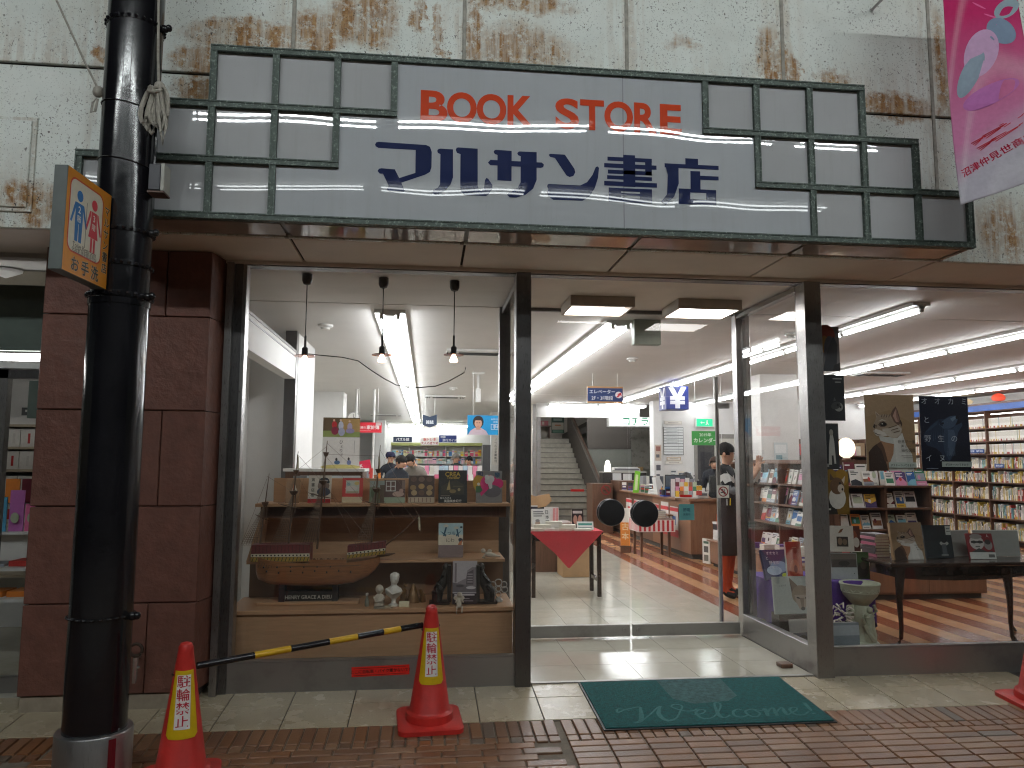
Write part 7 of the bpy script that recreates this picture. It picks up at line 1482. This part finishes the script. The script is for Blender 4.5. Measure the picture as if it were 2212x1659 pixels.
for i, (z0_, z1_, c, lab) in enumerate(((1.55, 1.9, '#c8b8a8', 'tall notice strip on the white column behind the counter, upper one'), (1.1, 1.5, '#e0dedc', 'white notice sheet on the white column behind the counter, lower one'))):
    t = sgn('column_notice_sign', lab, (4.33, 10.88, z0_), .14, z1_ - z0_, [('q', 0, 1, 0, 1, c), ('q', .15, .85, .6, .9, '#8a5a50' if i == 0 else '#4a4a50'), ('q', .15, .7, .2, .4, '#5a5a60')], t_=.012)
nb_ = sgn('notice_board_sign', 'white notice board with ruled lines on the wall behind the counter', (4.73, 11.03, 1.68), .46, .62, [('q', 0, 1, 0, 1, '#4a5050')] + [('q', .02, .98, .02 + .098 * i, .10 + .098 * i, '#e2e6e6') for i in range(10)] + [('q', .15, .7, .05 + .098 * i, .065 + .098 * i, '#8a9498') for i in range(4, 10)] + [('q', .74, .745, .02, 1, '#4a5050')])
for z_, w_, c, lab in ((2.36, .4, '#cfcac0', 'narrow framed plate above the notice board'), (1.56, .32, '#b89a6a', 'small gold framed plate below the notice board'), (1.48, .40, '#d8d6d0', 'narrow white plate below the gold framed plate')):
    sgn('wall_plate_sign', lab, (4.73, 11.03, z_), w_, .075, [('q', 0, 1, 0, 1, c), ('q', .04, .96, .15, .85, '#e4e0d6'), ('q', .2, .8, .4, .55, '#8a857a')])
dk = thing('back_room_door', 'dark doorway with a blackboard panel behind the counter', 'door', (5.75, 11.03, 0)); bx('frame', M('door_frame_grey', (.25, .24, .22), .6), dk, -.55, .55, -.02, .012, 0, 2.15); bx('leaf', M('dark_doorway', (.05, .048, .05), .7), dk, -.48, -.1, -.035, -.021, 0, 2.05); bx('leaf', M('pale_doorway', (.55, .53, .48), .7), dk, -.09, .5, -.035, -.021, 0, 2.05)
MB().quad(-.42, -.16, 1.15, 1.75, -.037, '#23262c').build('blackboard', PAINT, dk)
ex = thing('exit_sign', 'lit green emergency exit sign at the back of the shop', 'sign', (5.42, 10.95, 2.3)); bx('case', LW, ex, -.2, .2, -.01, .06, 0, .2); MB().quad(-.185, .185, .015, .185, -.0115, (1, 1, 1)).build('lit_face', emit('exit_green_glow', (.02, .75, .36), .75), ex)
MB().ell(.06, .145, .014, .014, -.013, '#f4fff8', 10).flat([(.04, .125), (.07, .13), (.075, .09), (.1, .05), (.088, .045), (.065, .075), (.045, .05), (.02, .05), (.02, .06), (.04, .065)], -.013, '#f4fff8').flat([(-.1, .1), (-.06, .13), (-.06, .11), (-.0, .11), (-.0, .09), (-.06, .09), (-.06, .07)], -.013, '#f4fff8').build('pictogram', PAINT, ex)
hp = MB().lathe([(.03, 0), (.02, .02), (.018, 2.3), (.025, 2.32)], (0, 0, 0), 12).build('steel_pole', STEEL, None, True); hp.location = (2.02, 1.62, 0); tag(hp, 'thin upright steel pole just inside the right entrance door', 'pole')
pb = bx('pole_bracket', STEEL, hp, .0, .12, -.02, .02, 2.02, 2.07)
# narrow cabinet with book piles before the counter's end
stack(3.58, 5.52, .386, .15, .21, 9, .028, 2, 'white and black book, %s from bottom of the tall pile on the aisle ledge', 'tall pile on the aisle ledge', 91, ['#e4e4e2', '#d8d8d6', '#2c2c30'])
wp = sgn('cabinet_poster', 'tall white notice hanging on the front corner of the low plinth', (3.405, 5.66, .03), .16, .36, [('q', 0, 1, 0, 1, '#dcdad2'), ('q', .15, .85, .8, .9, '#3a5a48'), ('q', .2, .8, .45, .7, '#4a4844'), ('q', .2, .8, .1, .35, '#6a6860')], rz=-70)
sgn('column_note_sign', 'pale printed notices on the marble column', (4.65, 5.74, 1.5), .22, .32, [('q', 0, 1, 0, 1, '#c9d2d2'), ('q', .1, .9, .5, .9, '#e4e6e4'), ('q', .15, .6, .2, .4, '#6a9098')])
yl = sgn('yellow_tag_sign', 'small bright yellow sign behind the staff member', (3.75, 5.9, 1.62), .1, .08, [('q', 0, 1, 0, 1, '#e8dc20')], hang=CH)

# more things crowded on and behind the counter
r3 = random.Random(77)
for k in range(9):
    x_, y_ = 3.44 + .05 * r3.random(), 7.1 + .42 * k
    c = [r3.choice(PAL) for _ in range(4)]
    small('flyer_holder', '%s small flyer holder from the near end along the counter edge' % ordw(k), 'flyer holder', (x_, y_, CT - .01), r3.uniform(-40, 10), lambda m: [m.box(-.045 + .0 * j, .045, -.02 + .02 * j, -.016 + .02 * j, .0, .10 + .03 * j, c[j]) for j in range(3)] and [m.quad(-.035, .035, .055, .085, -.0205, c[3]), m.box(-.05, .05, -.026, .04, 0, .01, '#b8b8b8')])
for k in range(5): stack(3.70 + .1 * (k % 2), 7.15 + .62 * k, CT - .01, .15, .21, 2 + k % 3, .02, 20 * k, 'magazine, %s from bottom of ' + ordw(k) + ' loose pile on the counter', 'loose piles on the counter', 120 + k, ['#e8e4de', '#d8d4cc', '#c8a0a8', '#8aa4b8'])
small('copier', 'grey white photocopier behind the counter', 'copier', (4.85, 9.6, 0), 0, lambda m: m.box(-.35, .35, -.3, .3, 0, .95, '#c4c4c0', .02).box(-.33, .33, -.28, .28, .951, 1.1, '#d8d8d4', .02).quad(-.25, .1, .6, .75, -.301, '#8a8a8c').box(-.38, -.352, -.2, .2, .7, .72, '#d8d8d4'))
small('back_desk', 'long pale desk along the wall behind the counter', 'desk', (5.1, 10.6, 0), 0, lambda m: m.box(-.8, .9, -.35, .35, .70, .74, '#c8c0b0').box(-.78, -.7, -.3, .3, 0, .699, '#9a9690').box(.8, .88, -.3, .3, 0, .699, '#9a9690'))
for k in range(6): small('box_stack', '%s box from the left on the desk behind the counter' % ordw(k), 'box', (4.45 + .26 * k, 10.6, .742), r3.uniform(-8, 8), lambda m: m.box(-.1, .1, -.12, .12, 0, .16 + .08 * (k % 3), PAL[(k * 7 + 1) % 16], .004).quad(-.06, .06, .05, .11, -.1205, '#e8e6e0'))
for k in range(5):
    sgn('wall_notice_sign', '%s paper notice from the left on the wall above the back desk' % ordw(k), (4.55 + .17 * k, 11.035, 1.02 + .09 * (k % 2)), .14, .2 + .05 * (k % 3), [('q', 0, 1, 0, 1, ['#e4e4e0', '#d8dcd8', '#e8e0d0', '#dfe4e8', '#e6e2e2'][k]), ('q', .12, .88, .75, .88, '#5a6068'), ('q', .12, .7, .4, .6, '#9aa0a4')], t_=.008)
small('monitor', 'second black monitor turned sideways further along the counter', 'monitor', (3.75, 8.0, CT - .01), -30, lambda m: m.box(-.2, .2, 0, .03, .09, .36, '#15161a', .006).box(-.03, .03, .01, .04, 0, .1, '#1a1a1e').box(-.1, .1, -.05, .08, 0, .012, '#1a1a1e').quad(-.18, .18, .11, .34, -.001, '#39424c'))
small('tape_stand', 'grey wire stand with hanging cards by the near end of the counter', 'card stand', (3.62, 6.5, CT), 10, lambda m: m.tube([(0, 0, 0), (0, 0, .3)], .008, 6, '#a0a0a0').box(-.06, .06, -.06, .06, 0, .008, '#808080') and [m.box(-.05, .05, -.012 - .01 * j, -.008 - .01 * j, .05 + .08 * j, .12 + .08 * j, PAL[3 + 2 * j]) for j in range(3)])

# ------------------------------------------------------------------ people
def person(lab, loc, rz, hgt, arms, colour, hair, hairstyle='short', bow=0, lean=0, extra=None):
    """arms: pair of (elbow, wrist, hand) for left(-x) and right(+x); built for 1.70 m facing -y; colour(p) gives the clothing by position"""
    t = thing('person', lab, 'person', loc, rz); k = hgt / 1.70
    V, E, Rd = [], [], []
    def av(p, r, par=None):
        V.append(Vector(p)); Rd.append(r)
        if par is not None: E.append((par, len(V) - 1))
        return len(V) - 1
    ln = lambda z: -lean * max(0, z - .9)
    pel = av((0, 0, .94), .125); wai = av((0, ln(1.08), 1.08), .12, pel); che = av((0, ln(1.27), 1.27), .145, wai); up = av((0, ln(1.38), 1.39), .105, che)
    nk = av((0, ln(1.45) - .005 - bow * .03, 1.465), .055, up); jaw = av((0, ln(1.5) - .03 - bow * .07, 1.525 - bow * .01), .070, nk); fc = av((0, ln(1.55) - .03 - bow * .10, 1.585 - bow * .03), .087, jaw); tp = av((0, ln(1.6) - .015 - bow * .11, 1.635 - bow * .05), .078, fc)
    nose = None
    for s, arm in zip((-1, 1), arms):
        sh_ = av((s * .165, ln(1.38), 1.375), .075, up); e, w_, h_ = arm
        el = av(e, .052, sh_); wr = av(w_, .034, el); hd = av(h_, .034, wr)
        d = (Vector(h_) - Vector(w_)).normalized(); sd = d.cross(Vector((0, 0, 1)) if abs(d.z) < .8 else Vector((1, 0, 0))).normalized()
        for q, l in ((-.028, .065), (-.010, .08), (.010, .075), (.028, .06)):
            f1 = av(Vector(h_) + d * .045 + sd * q, .0105, hd); av(Vector(h_) + d * (.045 + l * .8) + sd * q * 1.1 + Vector((0, 0, -.012)), .009, f1)
        f1 = av(Vector(h_) + d * .0 + sd * -.05 * s, .012, hd); av(Vector(h_) + d * .04 + sd * -.065 * s, .010, f1)
        hp_ = av((s * .085, .0, .88), .105, pel); kn = av((s * .10, -.01, .49), .068, hp_); an = av((s * .105, .03, .10), .047, kn); av((s * .11, -.02, .045), .045, an); av((s * .12, -.13, .038), .042, len(V) - 1)
    me = bpy.data.meshes.new('body'); me.from_pydata([v * k for v in V], E, []); o = bpy.data.objects.new('body', me); COL.objects.link(o)
    md = o.modifiers.new('skin', 'SKIN'); md.use_smooth_shade = True
    for i, sv in enumerate(me.skin_vertices[0].data): sv.radius = (Rd[i] * k, Rd[i] * k * (.78 if i in (0, 1, 2, 3) else 1)); sv.use_root = (i == 0)
    o.modifiers.new('sub', 'SUBSURF').levels = 1; o.modifiers['sub'].render_levels = 1
    dg = bpy.context.evaluated_depsgraph_get(); ev = o.evaluated_get(dg); nm = bpy.data.meshes.new_from_object(ev, depsgraph=dg)
    bpy.data.objects.remove(o)
    ca = nm.color_attributes.new('Col', 'FLOAT_COLOR', 'CORNER'); dta = []
    for p in nm.polygons:
        c = lin(colour(p.center / k)); dta += [c[0], c[1], c[2], 1.0] * p.loop_total
    ca.data.foreach_set('color', dta); nm.materials.clear(); nm.materials.append(MATTE)
    b = bpy.data.objects.new('body', nm); COL.objects.link(b); b.parent = t
    hy, hz = (V[fc].y) * k, V[fc].z * k
    m = MB()
    # cap of hair over the skull, open at the face
    n, mm = 18, 10; R_ = Vector((.094, .106, .112)) * k; rr = random.Random(lab); vs = []
    for i in range(mm + 1):
        ph = math.pi * i / mm
        for j in range(n):
            a = 2 * math.pi * j / n; w_ = 1 + rr.uniform(-.05, .06); vs.append((R_.x * w_ * math.sin(ph) * math.cos(a), hy + .022 * k + R_.y * w_ * math.sin(ph) * math.sin(a), hz + .025 * k + R_.z * w_ * math.cos(ph)))
    fs = []
    for i in range(mm):
        for j in range(n):
            a = 2 * math.pi * (j + .5) / n; front = -math.sin(a)
            lim = {'short': (.46, .34), 'bob': (.46, .66), 'grey': (.52, .30), 'pony': (.44, .5)}[hairstyle]
            cut = lim[0] if front > .55 else (lim[0] + .18 if front > .1 else lim[1] + .26)
            if (i + .5) / mm < cut: fs.append((i * n + j, (i + 1) * n + j, (i + 1) * n + (j + 1) % n, i * n + (j + 1) % n))
    m.add(vs, fs, hair)
    if hairstyle == 'pony': m.tube([(0, hy + .1 * k, hz + .05 * k), (0, hy + .17 * k, hz + .02 * k), (0, hy + .16 * k, hz - .12 * k)], [.035 * k, .04 * k, .012 * k], 8, hair)
    m.build('hair', MATTE, t, True)
    m = MB()
    for s in (-1, 1):
        m.ball((s * .033 * k, hy - .083 * k, hz + .005 * k), (.012 * k, .007 * k, .006 * k), 8, 5, '#2a1e1a'); m.ball((s * .033 * k, hy - .083 * k, hz + .026 * k), (.017 * k, .006 * k, .004 * k), 8, 4, hair)
        m.ball((s * .088 * k, hy + .015 * k, hz - .005 * k), (.010 * k, .018 * k, .028 * k), 8, 6, '#b98a70')
    m.ball((0, hy - .095 * k, hz - .022 * k), (.014 * k, .018 * k, .022 * k), 8, 6, '#bd8d72'); m.ball((0, hy - .078 * k, hz - .058 * k), (.026 * k, .010 * k, .006 * k), 8, 5, '#8a4f48')
    m.build('face', MATTE, t, True)
    if extra: extra(t, k, hy, hz)
    return t
SKIN = '#c69a80'
def outfit(top, legs, shoes='#1c1a1a', inner=None, sleeve=None, wristz=None):
    def f(p):
        if p.z > 1.475 : return SKIN
        if abs(p.x) > .15 and p.z < 1.36 and f.hand and any((p - q).length < .13 for q in f.hand): return SKIN
        if f.hand and any((p - q).length < .10 for q in f.hand): return SKIN
        if p.z < .075: return shoes
        if p.z < .93 and abs(p.x) < .23 and not (f.longtop and p.z > f.longtop): return legs
        if inner and abs(p.x) < .05 and p.y < -.02 and p.z > 1.0: return inner
        return f.sl(p) if f.sl else top
    f.hand = None; f.longtop = None; f.sl = None; return f
DOWN = (((-.24, .02, 1.12), (-.26, -.05, .90), (-.26, -.08, .83)), ((.24, .02, 1.12), (.26, -.05, .90), (.26, -.08, .83)))
READ = (((-.22, -.02, 1.12), (-.12, -.24, 1.12), (-.08, -.29, 1.14)), ((.22, -.02, 1.12), (.12, -.24, 1.12), (.08, -.29, 1.14)))
def withhands(f, arms, k=1):
    f.hand = [Vector(a[2]) for a in arms]; return f
def held(c1_, c2_):
    def g(t, k, hy, hz): MB().box(-.12, .12, -.36, -.34, 1.10, 1.28, c1_).box(-.11, .11, -.339, -.335, 1.11, 1.27, c2_).build('open_magazine', PAINT, t)
    return g
f = withhands(outfit('#2c3038', '#2a2c34'), READ); person('person in a dark hooded jacket reading with head bowed, left of the aisle', (-1.22, 7.1, 0), 35, 1.62, READ, f, '#17130f', 'short', bow=1.0, lean=.12)
f = withhands(outfit('#7a736c', '#3a3630'), READ); person('person with black bobbed hair and grey hooded coat bending over magazines', (-.87, 8.3, 0), -30, 1.66, READ, f, '#14110f', 'bob', bow=1.3, lean=.2)
f = withhands(outfit('#20232b', '#2a2c34'), DOWN)
def cap(t, k, hy, hz): MB().lathe([(.108 * k, hz + .03 * k), (.11 * k, hz + .08 * k), (.08 * k, hz + .135 * k), (.0, hz + .15 * k)], (0, hy + .02 * k, 0), 18, '#2a2a44').box(-.07 * k, .07 * k, hy - .18 * k, hy - .06 * k, hz + .045 * k, hz + .055 * k, '#2a2a44').build('cap', MATTE, t, True)
person('person in a navy cap and dark coat at the back left', (-1.53, 12.0, 0), 20, 1.70, DOWN, f, '#1c1816', 'short', extra=cap)
def glasses(t, k, hy, hz):
    m = MB()
    for s in (-1, 1): m.tube([(s * .034 * k + .026 * k * math.cos(a), hy - .096 * k, hz + .004 * k + .018 * k * math.sin(a)) for a in [2 * math.pi * j / 12 for j in range(13)]], .003 * k, 4, '#1c1a1a').tube([(s * .06 * k, hy - .094 * k, hz + .008 * k), (s * .092 * k, hy + .01 * k, hz + .01 * k)], .003 * k, 4, '#1c1a1a')
    m.tube([(-.01 * k, hy - .097 * k, hz + .006 * k), (.01 * k, hy - .097 * k, hz + .006 * k)], .003 * k, 4, '#1c1a1a'); m.build('glasses', PAINT, t)
f = withhands(outfit('#1f2125', '#34343a', inner='#3c4a44'), DOWN); person('grey-haired person in glasses and open dark jacket facing the window', (-.02, 13.0, 0), 8, 1.70, DOWN, f, '#6f6a64', 'grey', extra=glasses)
f = withhands(outfit('#8e1f2c', '#2a2a30'), DOWN); person('person in a dark red coat standing sideways at the back', (.50, 16.3, 0), -75, 1.66, DOWN, f, '#1a1614', 'short')
# staff member in the doorway: faces right, arms raised
RAI = (((-.20, -.14, 1.16), (-.13, -.34, 1.34), (-.10, -.38, 1.42)), ((.19, -.30, 1.26), (.10, -.34, 1.44), (.06, -.36, 1.50)))
f = withhands(outfit('#c8c6c2', '#a8401c'), RAI)
def camo_(p):
    if p.z > 1.40: return '#1a1a1c'
    if p.z < 1.12 and abs(p.x) < .2: return '#2c2022'
    return '#1a1a1c' if math.sin(p.z * 34 + p.x * 9 + p.y * 14) > .25 else ('#cfcdc8' if p.z > 1.28 else '#7d7d80')
f.sl = camo_
def apron_(t, k, hy, hz):
    AP = M('dark_brown_apron', (.030, .018, .017), .8, 0, .15, 12); n = 20; vs = []; lev_ = ((.47, .19, .16), (.7, .19, .15), (.94, .175, .145), (1.08, .165, .145), (1.2, .15, .15))
    for z_, rx_, ry_ in lev_:
        for j in range(n + 1):
            a = R(-200 + 220 * j / n); q = 1 + .03 * math.sin(j * 2.1) * (1.2 - z_); vs.append((rx_ * k * q * math.cos(a), ry_ * k * q * math.sin(a), z_ * k))
    o = MB().add(vs, [(i * (n + 1) + j, i * (n + 1) + j + 1, (i + 1) * (n + 1) + j + 1, (i + 1) * (n + 1) + j) for i in range(len(lev_) - 1) for j in range(n)]).build('apron', AP, t, True); sd = o.modifiers.new('t', 'SOLIDIFY'); sd.thickness = .006
    MB().tube([(-.16 * k, -.09 * k, 1.02 * k), (-.165 * k, -.095 * k, 1.10 * k)], .006, 6, '#e0b820').tube([(-.175 * k, -.06 * k, 1.02 * k), (-.178 * k, -.06 * k, 1.09 * k)], .006, 6, '#c8ccd0').build('pens', PAINT, t)
    MB().box(-.12, .10, -.46, -.43, 1.40, 1.50, '#1c1c20', .01).build('dark_folder', PAINT, t)
person('staff member in brown apron and orange trousers with raised arms by the right door', (2.70, 3.12, 0), 52, 1.72, RAI, f, '#15120f', 'short', extra=apron_)
TYP = (((-.23, -.06, 1.10), (-.15, -.30, 1.02), (-.13, -.37, 1.0)), ((.23, -.06, 1.10), (.15, -.30, 1.02), (.13, -.37, 1.0)))
f = withhands(outfit('#1e222c', '#24242a'), TYP); person('clerk with tied brown hair in a dark top typing at the counter', (4.17, 7.15, 0), -25, 1.62, TYP, f, '#3a2418', 'pony', bow=.9, lean=.25)

# ------------------------------------------------------------------ neighbouring shop at the left edge
ns = thing('neighbour_shopfront', 'neighbouring shop entrance with green fascia at the left edge', 'shop front', (-3.9, .1, 0))
GF = M('dull_green_fascia', (.075, .10, .085), .5)
bx('fascia', GF, ns, -1.6, .60, -.0, .05, 2.24, 2.69); bx('upper_board', M('fascia_upper', (.28, .25, .2), .7), ns, -1.6, .60, .3, .34, 2.70, 2.86); bx('light_box', LW, ns, -1.6, .60, .02, .12, 2.12, 2.165)
MB().tube([(-1.6, .05, 2.2), (.6, .05, 2.2)], .026, 8).build('tube', emit('neighbour_tube_light', (1, .99, .96), 12), ns)
bx('door_frame', STEEL, ns, .30, .37, .0, .06, 0, 2.11); bx('top_rail', DKSTEEL, ns, -1.6, .60, .0, .06, 2.05, 2.11); bx('switch_box', GF, ns, .535, .60, -.06, -.01, 1.78, 2.03); bx('bottom_rail', STEELH, ns, -1.6, .60, .0, .05, .0, .1); bx('glass_pane', GLASS, ns, -1.6, .3, .025, .031, .1, 2.05)
m = MB().lathe([(.12, 0), (.115, -.02), (.03, -.05), (.015, -.06)], n=16); o = m.build('ceiling_fan_rose', LW, None, True); o.location = (-3.75, .42, 2.86); tag(o, 'grey round fixture under the ceiling of the neighbouring shop', 'fixture')
slab('neighbour_wall', WALLW, -5.6, -3.2, 3.0, 3.1, 0, CH); slab('neighbour_wall', WALLW, -5.7, -5.6, .15, 3.0, 0, CH); slab('neighbour_wall', WALLG, -3.2, -3.14, .26, 3.0, 0, CH)
wsf = shelving('white_shelf_unit', 'shelf of white boxed goods inside the neighbouring shop', (-4.75, 1.9, 0), 0, 1.2, 1.9, .3, 2, [.5, .95, 1.2, 1.42, 1.62, 1.82], M('pale_wood', (.45, .38, .28), .6), None, WALLW)
m = MB()
for z_ in (.95, 1.2, 1.42, 1.62):
    for k in range(9): m.box(.03 + .128 * k, .15 + .128 * k, .03, .2, z_ + .001, z_ + .16, '#e6e4de'); m.quad(.09 + .128 * k, .11 + .128 * k, z_ + .03, z_ + .12, .029, rn.choice(['#d8d6d0', '#c83838', '#d8d6d0', '#b8b8b8']))
o = m.build('white_boxes', PAINT, wsf); o['kind'] = 'stuff'
for x_, lab in ((-4.28, 'left black shelf marker card in the neighbouring shop'), (-4.12, 'right black shelf marker card in the neighbouring shop')):
    o = MB().box(-.06, .06, 0, .01, 0, .07, '#24262a').quad(-.03, .03, .03, .05, -.001, '#d8d6d0').build('marker_card', PAINT); o.location = (x_, 1.92, 1.902); tag(o, lab, 'card')
mr = thing('magazine_table', 'white wheeled rack with colourful magazines inside the neighbouring shop', 'rack', (-3.78, .85, 0))
for z_ in (.5, .72, .98): bx('shelf', LW, mr, -.6, .38, -.2, .25, z_ - .02, z_)
for a, b in ((-.58, -.18), (.36, -.18), (-.58, .23), (.36, .23)): MB().tube([(a, b, .06), (a, b, 1.3)], .014, 6).build('upright', LW, mr); MB().tube([(a - .012, b, .035), (a + .012, b, .035)], .035, 10).build('castor', BLACK, mr)
for k in range(8):
    m = MB().box(-.56 + .115 * k, -.46 + .115 * k, -.16 + .01 * (k % 2), -.15 + .01 * (k % 2), .981, 1.18 + .05 * (k % 3), ['#d868a8', '#e0d020', '#7888c8', '#d85898', '#60b0d8', '#c878c0', '#e878a8', '#8a58b0'][k])
    m.ell(-.51 + .115 * k, 1.08, .03, .04, -.172, rn.choice(PAL), 10); m.build('magazine', PAINT, mr)
    MB().box(-.56 + .115 * k, -.46 + .115 * k, .0, .01, 1.18, 1.36, rn.choice(PAL)).build('magazine', PAINT, mr)
for k in range(5): MB().box(-.5 + .17 * k, -.36 + .17 * k, -.1, .1, .721, .74 + .02 * (k % 2), rn.choice(PAL)).build('magazine', PAINT, mr); MB().box(-.5 + .17 * k, -.36 + .17 * k, -.1, .1, .501, .54, rn.choice(PAL)).build('magazine', PAINT, mr)

# longer ordinals must not push a label past sixteen words
for o in COL.objects:
    if o.get('label') and len(o['label'].replace('-', ' ').split()) > 16: o['label'] = o['label'].replace(' the ', ' ', 2)
